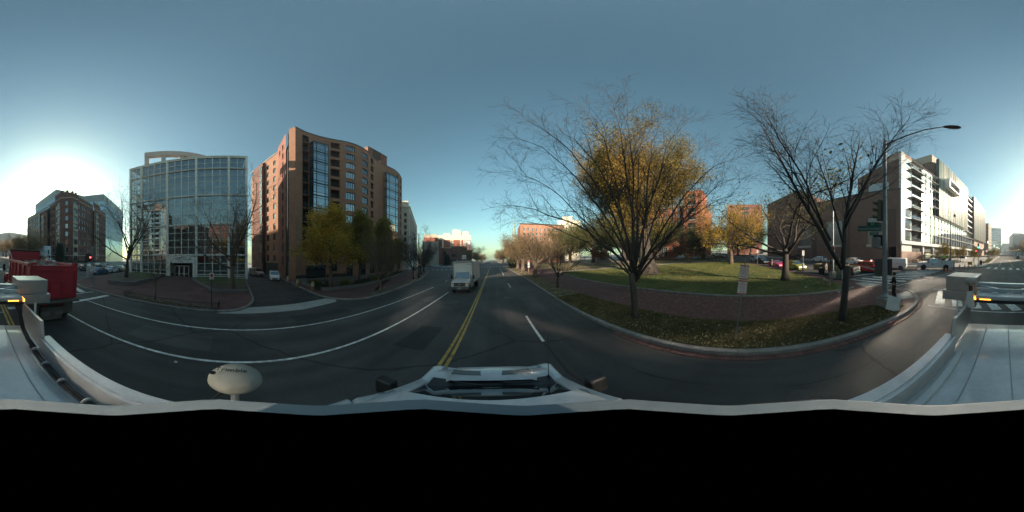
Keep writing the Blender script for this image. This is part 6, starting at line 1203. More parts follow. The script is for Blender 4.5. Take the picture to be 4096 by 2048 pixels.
# ---------------------------------------------------------------- street furniture
LAMPGREEN = mat('dark_green_post', (.012, .02, .017), .5, .2, 5); SIGNW = mat('sign_white', (.60, .60, .58), .5, .06, 4); SIGNR = mat('sign_red', (.42, .03, .03), .5, .08, 4); SIGNG = mat('sign_green', (.012, .13, .085), .5, .08, 4); SIGNB = mat('sign_black', (.02, .02, .02), .5); YEL = mat('signal_olive', (.17, .15, .10), .5, .1, 4)
GO = emis('green_signal_light', (.05, .9, .55), 6); STOP = emis('red_signal_light', (1, .05, .05), 4); GLOW = emis('amber_led', (1, .35, .04), 3); BULB = emis('lamp_glow', (1, .7, .4), 1.5)
def signal_head(parent, x, y, z, rz, lit=None, h=.95, m=YEL):
    """three-lens head, lenses facing local +x after rz"""
    o = MB().box(-.1, .12, -.17, .17, 0, h).build('signal_head', m, parent, bevel=.03, loc=(x, y, z), rot=(0, 0, rz))
    for k, c in enumerate(('g', 'a', 'r')):
        zc = h*(k+.5)/3; MB().lathe([(.0, .12), (.105, .12), (.105, .135)], 14, (0, 0, zc), 'x').build('lens', {'g': GO, 'r': STOP}[c] if lit == c and c != 'a' else SIGNB, o)
        mb = MB()
        for j in range(9):
            a0, a1 = math.pi*(-.12+1.24*j/9), math.pi*(-.12+1.24*(j+1)/9); r_ = .125
            mb.add([(.12, r_*math.cos(a0), zc+r_*math.sin(a0)), (.12, r_*math.cos(a1), zc+r_*math.sin(a1)), (.34, r_*math.cos(a1), zc+r_*math.sin(a1)+.0), (.34, r_*math.cos(a0), zc+r_*math.sin(a0))], [(0, 1, 2, 3)])
        mb.build('visor', m, o)
    return o
# corner lamp pole with arm, signals and street names
lp = thing('street_lamp', 'tall grey street lamp with traffic signals and green street name signs', 'street lamp', 6.1, -6.72, .12)
MB().prism([(-.36, -.36), (.36, -.36), (.36, .36), (-.36, .36)], -.2, .55).build('concrete_base', CONC, lp, bevel=.06)
MB().lathe([(.30, .55), (.30, .62), (.20, .66), (.18, .8), (.165, .9), (.09, 10.5), (.06, 10.62), (.07, 10.75), (.02, 10.85)], 14).build('pole', GREYMETAL, lp, smooth=True)
arm = [(0, 0, 10.2), (-.9, -.25, 10.55), (-2.2, -.7, 11.1), (-3.1, -1.0, 11.25)]; MB().tube(arm, [.06, .055, .045, .04], 8).build('arm', GREYMETAL, lp, smooth=True)
hb = MB().lathe([(.02, -.5), (.09, -.42), (.17, -.15), (.19, .1), (.15, .35), (.05, .48)], 14, axis='x').build('lamp_head', mat('lamp_housing', (.16, .14, .12), .5), lp, smooth=True, loc=(-3.45, -1.12, 11.24), rot=(0, R(6), R(198))); hb.scale = (1, 1, .55)
MB().lathe([(.01, -.06), (.14, -.03), (.14, 0)], 12).build('lamp_glass', mat('lamp_lens', (.25, .22, .17), .2), hb, loc=(.08, 0, -.1))
signal_head(lp, .25, -.1, 4.9, R(-40), h=1.25); signal_head(lp, .32, .12, 4.9, R(60), h=1.25)
MB().box(-.05, .22, -.3, .3, 0, .62).build('walk_signal', BLACK, lp, bevel=.03, loc=(.42, .1, 3.45), rot=(0, 0, R(-50))); MB().box(-.05, .22, -.3, .3, 0, .6).build('walk_signal', BLACK, lp, bevel=.03, loc=(-.1, -.4, 2.8), rot=(0, 0, R(-120)))
MB().box(-.2, .2, -.34, .34, 0, .62).build('controller', GREYMETAL, lp, bevel=.03, loc=(.42, .18, 3.3), rot=(0, 0, R(20)))
MB().box(-.05, .05, -.3, .3, 0, .95).build('sign_back', mat('sign_back', (.11, .10, .09), .6), lp, loc=(.28, .1, 1.75), rot=(0, 0, R(-45))); MB().box(-.01, .01, -.27, .27, 0, .95).build('sign_back', MATS['sign_back'], lp, loc=(-.05, -.3, 1.75), rot=(0, 0, R(-100)))
def plate(parent, nm, w_, h_, m, loc, rz, lines=(), tm=None, edge=None, tilt=0):
    """flat sign facing local -y turned by rz"""
    o = MB().box(-w_/2, w_/2, -.006, .006, -h_/2, h_/2).build(nm, m, parent, loc=loc, rot=(0, tilt, rz), bevel=0)
    for (s, size, x, z, mm) in lines: text(s, size, mm or tm, o, (x, -.010, z), (R(90), 0, 0), ext=.002)
    return o
AV = R(-40)+math.pi/2
fdir = math.atan2(-6.72, 6.1)+math.pi/2   # faces the camera
fz = fdir+math.pi
fz = math.atan2(0-6.1, 0+6.72)   # text plane normal toward the camera
ry = math.atan2(6.1, 6.72)   # local -y points to (-6.1, 6.72)
ry = math.atan2(-6.1, -6.72)+0
def face_cam(x, y): return math.atan2(-x, y) if False else math.atan2(x, -y)*1.0
def toward(x, y, tx=0, ty=0): dx, dy = tx-x, ty-y; return math.atan2(dy, dx)+math.pi/2
rz0 = toward(6.1, -6.72)
ex, ey = math.cos(rz0), math.sin(rz0)
plate(lp, 'street_name_sign', 1.35, .3, SIGNG, (-ex*.86, -ey*.86-.02, 4.42), rz0, (('Massachusetts', .205, -.11, 0, SIGNW), ('Ave', .09, .56, .06, SIGNW), ('NW', .09, .56, -.06, SIGNW)), edge=SIGNW)
plate(lp, 'street_name_sign', .85, .22, SIGNG, (-ex*.58+.12, -ey*.58-.12, 4.70), rz0+.25, (('10', .2, -.12, 0, SIGNW), ('St NW', .08, .27, 0, SIGNW)))
plate(lp, 'block_number_sign', .5, .2, SIGNG, (-ex*.6+.05, -ey*.6-.05, 4.14), rz0, (('1000', .19, 0, 0, SIGNW),))
tag(MB().box(-.36, .36, -.03, .03, 0, .78).build('leaning_board', mat('white_board', (.5, .49, .47), .8, .1, 3), None, loc=(5.2, -6.25, gz(5.2, -6.25, .2)), rot=(R(-28), R(22), toward(5.2, -6.25)+.3)), 'square white board leaning on the street lamp base', 'board')
# tilted double parking sign by the kerb
ps = thing('parking_sign', 'tilted double red and white parking sign on a thin post', 'sign', 5.39, .45, .12); ps.rotation_euler = (R(-4), R(6.5), toward(5.39, .45)+0)
ps.rotation_euler = Euler((0, 0, toward(5.39, .45))); ps.rotation_euler = (Matrix.Rotation(toward(5.39, .45), 3, 'Z') @ Matrix.Rotation(R(6.5), 3, 'Y')).to_euler()
MB().box(-.03, .03, .0, .035, -.2, 2.85).build('post', mat('post_steel', (.16, .15, .14), .6, .25, 8), ps)
def parkplate(z0, z1, lines, arrow):
    w_ = .155; o = MB().box(-w_, w_, -.014, -.004, z0, z1).build('sign_plate', SIGNW, ps, bevel=0); mb = MB(); h_ = z1-z0
    mb.box(-w_+.006, w_-.006, -.0165, -.015, z1-.055, z1-.008); mb.box(-w_+.006, w_-.006, -.0165, -.015, z0+.008, z0+.05); mb.box(-w_+.006, -w_+.012, -.0163, -.015, z0+.05, z1-.055); mb.box(w_-.012, w_-.006, -.0163, -.015, z0+.05, z1-.055); mb.build('red_band', SIGNR, o)
    text('TOW-AWAY', .045, SIGNW, o, (0, -.019, z1-.031), (R(90), 0, 0), ext=.001); text('IF TOWED 311-4000', .028, SIGNW, o, (0, -.019, z0+.029), (R(90), 0, 0), ext=.001)
    for s, size, z in lines: text(s, size, SIGNR, o, (0, -.018, z0+h_*z), (R(90), 0, 0), ext=.001)
    z = z0+.095; mb = MB(); mb.box(-.07, .07, -.0175, -.016, z-.008, z+.008)
    for s in ((1,) if arrow == 1 else (-1, 1)): mb.add([(s*.065, -.0175, z-.022), (s*.105, -.0175, z), (s*.065, -.0175, z+.022)], [(0, 1, 2)])
    mb.build('arrow', SIGNR, o)
parkplate(2.30, 2.80, (('NO', .06, .84), ('STANDING', .055, .715), ('OR PARKING', .052, .595), ('7AM-9:30AM', .042, .49), ('4PM-6:30PM', .042, .39), ('MONDAY-FRIDAY', .028, .31)), 2)
parkplate(1.79, 2.285, (('NO', .06, .82), ('PARKING', .066, .69), ('EXCEPT', .046, .56), ('SUNDAYS', .046, .455), ('6AM-2PM', .046, .345)), 1)
# second lamp post with sign board near the pickup
l2 = thing('street_lamp', 'slim grey street lamp beside the dark pickup', 'street lamp', 15.7, -8.9, .12); MB().prism([(-.3, -.3), (.3, -.3), (.3, .3), (-.3, .3)], -.2, .7).build('concrete_base', CONC, l2, bevel=.05); MB().lathe([(.13, .7), (.11, 1), (.07, 9.8), (.03, 9.9)], 10).build('pole', GREYMETAL, l2); MB().tube([(0, 0, 9.6), (-1.2, -.7, 10.1), (-2, -1.2, 10.2)], .04, 6).build('arm', GREYMETAL, l2)
plate(l2, 'no_turn_sign', .55, .7, SIGNW, (-.1, .12, 3.2), toward(15.7, -8.9), ()); MB().lathe([(.2, 0), (.25, 0), (.25, .012), (.2, .012)], 20, axis='y').build('red_ring', SIGNR, l2, loc=(-.16, .16, 3.25), rot=(0, 0, toward(15.7, -8.9)))
nb = thing('notice_case', 'dark glazed notice case at the foot of the slim street lamp', 'notice case', 14.7, -9.1, .12, R(18)); MB().box(-.4, .4, -.12, .12, .1, 1.3).build('case', mat('case_grey', (.14, .16, .17), .4), nb, bevel=.02); MB().box(-.34, .34, .122, .13, .25, 1.22).build('glass_front', glass('case_glass', .3, .05, (.8, .85, .9), (.10, .12, .13)), nb); MB().box(-.55, .55, -.3, .3, -.1, .1).build('foot', PLASTIC, nb)
# meters, posts, small signs of the park street
for i, (x, y) in enumerate([(45.2, 1.0), (29.5, -4.2)]):
    o = thing('parking_meter', ['parking meter before the white suv', 'parking meter before the pink sports car'][i], 'parking meter', x, y, .12, group='parking meters'); MB().tube([(0, 0, -.1), (0, 0, 1.05)], .035, 8).build('post', SIGNW, o); MB().lathe([(.06, 1.05), (.1, 1.12), (.1, 1.3), (.07, 1.42), (.02, 1.46)], 10).build('meter_head', mat('meter_green', (.10, .16, .13), .4), o)
for i, (x, y, h_) in enumerate([(36.4, -1.9, 3.1), (21.4, -7.4, 3.0)]):
    o = thing('sign_post', ['thin sign post before the black sedan', 'thin sign post with side-on plate before the pickup'][i], 'sign', x, y, .12, R(10)); MB().box(-.03, .03, -.03, .03, -.1, h_).build('post', mat('olive_post', (.13, .14, .09), .6), o); MB().box(-.012, .012, -.16, .16, h_-.7, h_).build('sign_plate', SIGNW, o)
    if i: MB().box(-.15, .15, -.1, .1, .3, 1.2).build('utility_box', mat('box_grey', (.3, .32, .31), .6), o)
o = thing('stop_sign', 'small red stop sign far up the park street', 'sign', 100, 13, .1, R(-90)); MB().tube([(0, 0, -.1), (0, 0, 2.6)], .05, 6).build('post', GREYMETAL, o); MB().lathe([(0, -.02), (.45, -.02), (.45, .02)], 8, (0, 0, 2.5), 'y').build('sign_plate', SIGNR, o)
o = thing('white_notice', 'square white notice on posts before the brown brick wall', 'sign', 72, -5.5, .1, R(-70)); MB().box(-.8, .8, -.03, .03, 1.2, 2.6).build('notice_board', SIGNW, o); [MB().tube([(x, .05, -.1), (x, .05, 2.6)], .04, 6).build('post', GREYMETAL, o) for x in (-.7, .7)]
# left corner: signal post with one way sign, controller cabinet
ls = thing('traffic_signal_post', 'grey traffic signal post with one way sign on the left corner', 'traffic signal', -10.92, -13.4, .12); MB().lathe([(.17, -.1), (.17, .12), (.09, .2), (.075, 4.3), (.03, 4.45)], 12).build('pole', GREYMETAL, ls)
signal_head(ls, -.28, -.1, 3.3, R(215), None, 1.1); signal_head(ls, .25, -.25, 2.8, R(-60), None, .9, BLACK)
rz1 = toward(-10.92, -13.4); plate(ls, 'one_way_sign', .52, .66, SIGNW, (.06, .12, 2.0), rz1, (('ONE', .17, 0, .2, SIGNB), ('WAY', .17, 0, .02, SIGNB)), None); 
q = MB().box(-.16, .06, -.012, -.009, -.235, -.19).add([(.06, -.012, -.28), (.19, -.012, -.21), (.06, -.012, -.145)], [(0, 1, 2)]); q.build('arrow', SIGNB, ls, loc=(.06, .12, 2.0), rot=(0, 0, rz1))
MB().lathe([(0, 0), (.09, 0), (.09, .02)], 12, axis='x').build('red_hand_light', STOP, ls, loc=(.36, .1, 3.25), rot=(0, 0, R(50))); MB().box(.16, .3, -.1, .1, 2.9, 3.5).build('walk_signal', BLACK, ls, bevel=.02)
cb = thing('signal_cabinet', 'grey metal signal cabinet on the left corner', 'cabinet', -15.7, -20.0, .12, R(20)); MB().hexa([(-.5, -.35, .1), (.5, -.35, .1), (.5, .35, .1), (-.5, .35, .1), (-.42, -.3, 1.7), (.42, -.3, 1.7), (.42, .3, 1.7), (-.42, .3, 1.7)]).build('case', mat('cabinet_grey', (.30, .30, .29), .5), cb, bevel=.03); MB().box(-.56, .56, -.42, .42, -.2, .1).build('plinth', CONC, cb)
# planter walls, low fence, no parking sign on the left
def wallpath(name, label, pts, h, w_, m, cat='wall', z0=.1):
    o = thing(name, label, cat, pts[0][0], pts[0][1], 0); x0, y0, zz = o.location
    for a, b in zip(pts, pts[1:]):
        d = Vector(b)-Vector(a); n = Vector((-d.y, d.x)).normalized()*w_; k = max(1, round(d.length/2)); 
        for i in range(k):
            p = Vector(a)+d*i/k; q_ = Vector(a)+d*(i+1)/k-d.normalized()*.012; c = [p, q_, q_+n, p+n]; MB().hexa([(v.x-x0, v.y-y0, gz(v.x, v.y, z_)-zz) for z_ in (-.1, h) for v in c]).build('wall_stone', m, o, bevel=.015)
    return o
PST = mat('planter_stone', (.14, .13, .125), .85, .2, 2, .15, 30, fine=.15)
wallpath('planter_wall', 'low dark stone planter wall round the large bare tree', [(-15.0, -15.0), (-15.9, -12.2), (-26, -13.6)][::1], .55, -.3, PST); slab('planter_earth', [(-15.5, -15.2), (-16.3, -12.7), (-30, -14.2), (-30, -22), (-20, -19.5)], .42, EARTH); slab('planter_grass', [(-22, -13.9), (-30.4, -14.9), (-30.6, -22), (-24, -20)], .46, GRASSM)
slab('entrance_bed', [(-17.2, -2.4), (-18, 1.2), (-31.5, 1.4), (-31.5, -7.4), (-27, -7.4), (-20.5, -4.0)], .34, EARTH); slab('entrance_grass', [(-23, -4.6), (-23, 1.0), (-31.3, 1.2), (-31.3, -7.2), (-27, -7.2)], .37, GRASSM)
wallpath('planter_wall', 'low stone edging of the bed right of the glass entrance', [(-31.2, -7.5), (-27, -7.6), (-20.4, -4.2), (-17.1, -2.5), (-17.8, 1.3)], .42, .25, PST)
wallpath('planter_wall', 'dark stone planter wall along the bed before the wavy brick block', [(-23.4, 9.9), (-16.3, 9.75), (-16.4, 14.5), (-17.2, 18.5), (-18.3, 22.5), (-20.2, 28), (-24, 38), (-28, 47)], .5, .25, PST); slab('block_bed', [(-29.5, 11.3), (-23.4, 10.2), (-16.6, 10), (-16.7, 14.5), (-17.5, 18.6), (-18.6, 22.6), (-20.5, 28.1), (-24.3, 38.1), (-28.2, 47), (-31, 46), (-31, 12)], .33, EARTH)
leaves('block_bed_leaves', [(-23, 10.4), (-16.7, 10.2), (-16.8, 14.5), (-17.7, 18.6), (-20.6, 28), (-24, 32), (-23, 14)], 900, .1, .36, 15, 'brown leaves in the bed before the brick block')
fe = thing('iron_fence', 'low black iron tree bed fence along the left kerb', 'fence', -10.8, -1.3, .12); fx, fy, fzz = fe.location
def fpt(t): return Vector((-11.0+.0*t-.35*t*.0, -1.3-7.6*t)) if t <= 1 else None
fpath = [(-11.7, -1.25), (-10.75, -1.25), (-10.75, -8.95), (-11.9, -8.95)]
for a, b in zip(fpath, fpath[1:]):
    a, b = Vector(a), Vector(b); n = max(1, int((b-a).length/.13)); P = lambda v, h: (v.x-fx, v.y-fy, gz(v.x, v.y, h)-fzz)
    for h in (.2, .55): MB().bar(P(a, h), P(b, h), .025).build('rail', DARKMETAL, fe)
    for i in range(n+1): v = a.lerp(b, i/n); MB().bar(P(v, .1), P(v, .58 if i % 2 else .64), .016).build('picket', DARKMETAL, fe)
np_ = thing('no_parking_sign', 'brown post with small no parking plate on the left kerb', 'sign', -13.3, -2.1, .12, 0); np_.location = (-11.2, -1.75, gz(-11.2, -1.75, .12)); rzn = toward(-11.2, -1.75); MB().box(-.035, .035, -.035, .035, -.2, 2.5).build('post', mat('rusty_post', (.045, .035, .03), .7), np_); o = plate(np_, 'sign_plate', .3, .45, SIGNW, (.03, .0, 2.28), rzn, (('P', .2, 0, .05, SIGNB),)); MB().lathe([(.085, 0), (.105, 0), (.105, .004)], 18, (0, -.014, .05), 'y').build('red_ring', SIGNR, o); MB().box(-.09, .09, -.018, -.012, -.14, -.12).build('arrow', SIGNR, o)
for i, (x, y) in enumerate([(-26.7, 8.62), (-21.65, 8.44), (-17.77, 8.94)]):
    o = thing('bollard', ['tan bollard nearest the white van', 'middle tan bollard with pale band', 'tan bollard nearest the street'][i], 'bollard', x, y, .1, group='bollards at the driveway'); MB().lathe([(.2, -.1), (.2, .86), (.19, .95), (.14, 1.03), (.05, 1.07), (.0, 1.075)], 18).build('post', mat('bollard_tan', (.46, .27, .15), .8, .15, 3), o, smooth=True); MB().lathe([(.203, .55), (.207, .56), (.207, .78), (.203, .79)], 18).build('band', mat('bollard_band', (.48, .44, .38), .7), o)
for i, (x, y) in enumerate([(-15.2, -6), (-13.5, 13.2), (-12.9, 11.5)]): tag(MB().lathe([(.0, .0), (.38, 0), (.38, .012), (.3, .016), (.0, .016)], 24).build('manhole_cover', mat('cast_iron', (.05, .046, .044), .7, .2, 6, .6, 40), None, loc=(x, y, gz(x, y, .121)), rot=ang), ['round manhole cover on the plaza', 'round manhole cover on the left brick pavement', 'round manhole cover by the tree bed on the left pavement'][i], 'manhole cover')
tag(MB().lathe([(.0, .0), (.3, 0), (.3, .01), (.0, .012)], 24).build('manhole_cover', CONC, None, loc=(8.3, -9.6, gz(8.3, -9.6, .122)), rot=ang), 'pale round cover at the corner ramp', 'manhole cover')
tag(MB().lathe([(.0, .0), (.3, 0), (.3, .006), (.0, .008)], 24).build('manhole_cover', MATS['cast_iron'], None, loc=(2.6, -.9, gz(2.6, -.9, .006)), rot=ang), 'dark round cover in the lane right of the camera car', 'manhole cover')
# signals and lamps of the far corners
def globe_lamp(label, x, y, h_, group, lit=False):
    o = thing('globe_lamp', label, 'street lamp', x, y, .1, group=group); MB().lathe([(.2, -.1), (.2, .5), (.11, .7), (.085, 1), (.06, h_-.5), (.1, h_-.45)], 10).build('pole', LAMPGREEN, o); MB().lathe([(.1, h_-.45), (.2, h_-.15), (.17, h_+.15), (.04, h_+.3)], 10).build('globe', BULB if lit else mat('frosted_globe', (.55, .48, .36), .3), o); return o
for i, (x, y) in enumerate([(5.6, -53.6), (5.65, -85.4), (5.7, -118), (5.7, -142), (5.7, -170)]): globe_lamp(words[i]+' globe lamp in the line behind the green traffic light', x, y, 6.4, 'globe lamps behind', True)
for i in range(5): globe_lamp(words[i]+' globe lamp in the far left line behind', -12.5, -150-i*30, 6, 'far globe lamps', True)
def twin(label, x, y, h_): 
    o = thing('pendant_lamp', label, 'street lamp', x, y, .1); MB().lathe([(.25, -.1), (.22, .8), (.13, 1.1), (.07, h_), (.03, h_+.3)], 10).build('pole', LAMPGREEN, o); MB().tube([(0, 0, h_-.2), (-.3, -.2, h_+.3), (-.7, -.4, h_+.1), (-.75, -.42, h_-.4)], .04, 6).build('crook', LAMPGREEN, o); MB().lathe([(.05, h_-.3), (.12, h_-.55), (.36, h_-.9), (.3, h_-.95)], 12, (-.75, -.42, 0)).build('shade', LAMPGREEN, o); MB().lathe([(.24, h_-.95), (.2, h_-1.15), (.05, h_-1.25)], 10, (-.75, -.42, 0)).build('lamp_glass', mat('frosted_globe', (.55, .48, .36), .3), o)
twin('tall dark pendant lamp before the finned glass building', 11.8, -34.2, 12); twin('tall dark pendant lamp before the low brick block', -24, 104, 12); twin('dark lamp post by the bare trees on the left kerb', -14.95, 30.6, 9)
def sigpost(name, label, x, y, h_, lit, rz, z=3.5, h=1.1):
    o = thing(name, label, 'traffic signal', x, y, .1); MB().lathe([(.2, -.1), (.18, .5), (.09, .7), (.075, h_), (.02, h_+.1)], 10).build('pole', GREYMETAL if y < 0 else LAMPGREEN, o); signal_head(o, 0, 0, h_-.1 if z is None else z, rz, lit, h, BLACK); return o
o = sigpost('traffic_signal', 'green traffic light on the far right corner by the bin', 5.95, -36.1, 4.2, 'g', toward(5.95, -36.1)-math.pi/2, 3.9, 1.15); signal_head(o, .5, .1, 2.6, toward(5.95, -36.1)-math.pi/2, 'r', .8, BLACK)
def armsig(label, x, y, h_, al, ad, lit, rz):
    o = thing('arm_signal', label, 'traffic signal', x, y, .1); MB().lathe([(.2, -.1), (.16, .6), (.1, h_), (.03, h_+.1)], 10).build('pole', LAMPGREEN, o); e = Vector((math.cos(ad), math.sin(ad))); MB().tube([(0, 0, h_-.1), (e.x*al*.5, e.y*al*.5, h_+.25), (e.x*al, e.y*al, h_+.3)], .06, 6).build('arm', LAMPGREEN, o); MB().lathe([(.02, -.5), (.16, -.2), (.16, .2), (.02, .45)], 10, axis='x').build('lamp_head', LAMPGREEN, o, loc=(e.x*al, e.y*al, h_+.3), rot=(0, 0, ad)).scale = (1, 1, .5); signal_head(o, .15, .0, 3.6, rz, lit, 1.1, BLACK); return o
armsig('street lamp with arm and signal on the left street corner', -22.5, -40, 10.5, 3.5, R(190), None, R(20)); armsig('lamp arm with green light behind the red dump truck', -16.5, -47.5, 9, 3.4, R(240), 'g', toward(-16.5, -47.5)-math.pi/2)
sigpost('traffic_signal', 'traffic signal before the hotel awning', -20, -45.5, 4.6, None, toward(-20, -45.5)-math.pi/2+.5, 3.7)
for i, (x, y, l_) in enumerate([(-22, 92, None), (-19.5, 91, None), (-16, 90, None), (-13.8, 89.5, None), (9.2, 90, None), (8.6, 88, 'g'), (10.2, 131, 'g')]): sigpost('traffic_signal', ['leftmost', 'second', 'third', 'fourth', 'fifth', 'sixth', 'farthest'][i]+' of the traffic signals at the crossing ahead', x, y, 4.6, l_, toward(x, y)-math.pi/2, 3.7)
o = thing('direction_sign', 'white two panel sign above the box truck at the crossing ahead', 'sign', -16.6, 93, .1); MB().tube([(0, 0, -.1), (0, 0, 7)], .1, 8).build('post', LAMPGREEN, o); [MB().box(-1.2, 1.2, -.2, -.12, z, z+1.05).build('sign_plate', SIGNW, o) for z in (4.4, 5.7)]
o = thing('school_sign', 'orange and white small signs on a leaning post ahead on the right', 'sign', 8.34, 37.4, .12); rzz = toward(8.34, 37.4); MB().box(-.04, .04, -.03, .03, -.1, 2.9).build('post', mat('pale_post', (.4, .32, .22), .7), o); plate(o, 'sign_plate', .5, .6, SIGNW, (0, -.06, 2.6), rzz); MB().lathe([(.0, 0), (.22, 0), (.22, .01)], 18, axis='y').build('red_disc', SIGNR, o, loc=(.0, -.09, 2.65), rot=(0, 0, rzz)); plate(o, 'sign_plate', .45, .5, SIGNW, (0, -.06, 1.95), rzz); plate(o, 'sign_plate', .5, .35, SIGNW, (0, -.06, 1.4), rzz)
o = thing('white_sign', 'white square sign at the right crossing corner ahead', 'sign', 8.3, 79, .12); MB().tube([(0, 0, -.1), (0, 0, 4.2)], .06, 6).build('post', LAMPGREEN, o); plate(o, 'sign_plate', .8, 1.3, SIGNW, (0, -.08, 3.6), 0)
bn = thing('litter_bin', 'black slatted litter bin on the far right corner', 'bin', 5.75, -38.6, .12); MB().lathe([(.3, -.05), (.36, .05), (.38, .95), (.40, 1.0), (.34, 1.02)], 16).build('barrel', BLACK, bn); MB().lathe([(.4, 1.0), (.3, 1.1), (.12, 1.14)], 16).build('lid', DARKMETAL, bn)
CONE = mat('cone_orange', (.60, .10, .03), .6, .1, 4)
for i, (x, y) in enumerate([(13.66, -22.4), (9.1, -24.0), (5.6, -30.6), (8.6, -29.9), (7.9, -31.5), (7.2, -31.9), (8.1, -28.6)]):
    o = thing('traffic_cone', ['traffic cone at the front of the service truck', 'traffic cone behind the service truck', 'lone traffic cone at the kerb corner', 'traffic cone beside the yellow barrier', 'traffic cone left of the manhole guard', 'traffic cone right of the manhole guard', 'traffic cone next to the standing worker'][i], 'traffic cone', x, y, .0 if i in (0, 1, 6) else .12, group='orange traffic cones'); MB().lathe([(.15, .03), (.035, .68), (.03, .7)], 12).build('cone', CONE, o); MB().box(-.2, .2, -.2, .2, 0, .04).build('base', CONE, o); MB().lathe([(.105, .33), (.085, .45)], 12).build('band', SIGNW, o)
o = thing('yellow_barrier', 'yellow open barrier frame at the works on the corner', 'barrier', 7.2, -33, .12, R(20)); [MB().bar((x, 0, 0), (x, 0, 1.1), .05).build('leg', mat('barrier_yellow', (.45, .30, .03), .6), o) for x in (-.45, .45)]; MB().box(-.45, .45, -.02, .02, .35, 1.0).build('panel', MATS['barrier_yellow'], o)
o = thing('manhole_guard', 'orange tripod guard over the open manhole', 'guard', 6.4, -32.6, .12); [MB().bar((math.cos(a)*.5, math.sin(a)*.5, 0), (0, 0, 1.8), .05).build('leg', mat('guard_tan', (.35, .2, .06), .6), o) for a in (0, 2.1, 4.2)]
o = thing('black_umbrella', 'black domed umbrella at the works on the corner', 'umbrella', 9.5, -36, .12); MB().lathe([(.9, 1.5), (.7, 1.8), (.3, 2.0), (.02, 2.05)], 12).build('canopy', BLACK, o); MB().tube([(0, 0, -.1), (0, 0, 2)], .02, 6).build('stick', BLACK, o)
hy = thing('fire_hydrant', 'small dark fire hydrant in the planting strip', 'hydrant', 5.4, -41.5, .12); MB().lathe([(.16, 0), (.12, .1), (.12, .5), (.15, .55), (.1, .68), (.03, .74)], 12).build('barrel', DARKMETAL, hy); MB().lathe([(.05, -.18), (.05, .18)], 8, (0, 0, .42), 'y').build('outlet', DARKMETAL, hy)
# park: memorial group, benches, fence, litter
me_ = thing('park_memorial', 'weathered stone and bronze memorial group in the park', 'memorial', 46, 56, .15, R(-140)); BRZ = mat('weathered_bronze', (.20, .22, .18), .7, .3, 1.5, col2=(.34, .34, .30)); GRN = mat('memorial_granite', (.17, .15, .135), .8, .2, .8)
MB().box(-7, 7, -3, 3, -.4, .5).build('step', GRN, me_); MB().box(-6, 6, -2.2, 2.2, .5, 1.0).build('step', GRN, me_); MB().box(-2.6, 2.6, -1.6, 1.6, 1.0, 4.2).build('pedestal', GRN, me_, bevel=.1); MB().box(2.7, 6, -1.2, 1.2, 1.0, 3.6).build('side_block', mat('memorial_dark', (.07, .065, .06), .8), me_, bevel=.1); MB().box(-6, -2.7, -1.2, 1.2, 1.0, 3.2).build('side_block', GRN, me_, bevel=.1)
for k, (x, y, z, s_, lean) in enumerate([(0, -.4, 4.2, 1.25, .1), (-1.3, .2, 3.9, 1.05, -.15), (1.4, .1, 3.9, 1.0, .2), (-4.3, -.3, 3.2, .95, .1), (4.2, 0, 3.6, .9, -.1), (.4, .6, 5.2, 1.1, .0)]):
    mb = MB().lathe([(.55*s_, 0), (.62*s_, .5*s_), (.5*s_, 1.3*s_), (.58*s_, 2.0*s_), (.5*s_, 2.5*s_), (.2*s_, 2.75*s_), (.17*s_, 2.85*s_), (.27*s_, 3.05*s_), (.27*s_, 3.25*s_), (.1*s_, 3.45*s_)], 12); mb.tube([(.45*s_, 0, 2.4*s_), (.75*s_, -.3*s_, 1.9*s_), (.5*s_, -.6*s_, 1.6*s_)], [.17*s_, .14*s_, .1*s_], 8); mb.tube([(-.45*s_, 0, 2.4*s_), (-.75*s_, -.2*s_, 1.9*s_), (-.5*s_, -.5*s_, 2.2*s_)], [.17*s_, .14*s_, .1*s_], 8)
    mb.build('bronze_figure', BRZ, me_, smooth=True, loc=(x, y, z), rot=(lean*.3, lean, k*1.1))
for i, (x, y, a) in enumerate([(46, 11, 60), (44, 17, 50), (36, 27, 35), (49, 9.5, 75)]):
    o = thing('park_bench', ['bench at the right end of the park path', 'bench by the park path near the pale trunked tree', 'bench by the park path behind the huge tree', 'farthest bench by the park side street'][i], 'bench', x, y, .15, R(a), group='benches along the park path'); WD = mat('bench_wood', (.09, .055, .035), .7)
    for k in range(4): MB().box(-.9, .9, -.2+.12*k, -.11+.12*k, .42, .46).build('seat_slat', WD, o)
    for k in range(3): MB().box(-.9, .9, .29, .33, .55+.14*k, .65+.14*k).build('back_slat', WD, o)
    for x_ in (-.7, .7): MB().box(x_-.03, x_+.03, -.2, .3, 0, .42).build('leg', DARKMETAL, o); MB().box(x_-.03, x_+.03, .24, .285, .42, .95).build('back_post', DARKMETAL, o)
pf = thing('park_fence', 'low green park fence at the corner of the lawn', 'fence', 50.5, 4.5, .12); [MB().bar((0, i*.25, 0), (0, i*.25, 1.0), .03).build('picket', LAMPGREEN, pf) for i in range(30)]; [MB().bar((0, 0, z), (0, 7.3, z+.0-.18), .04).build('rail', LAMPGREEN, pf) for z in (.25, .9)]
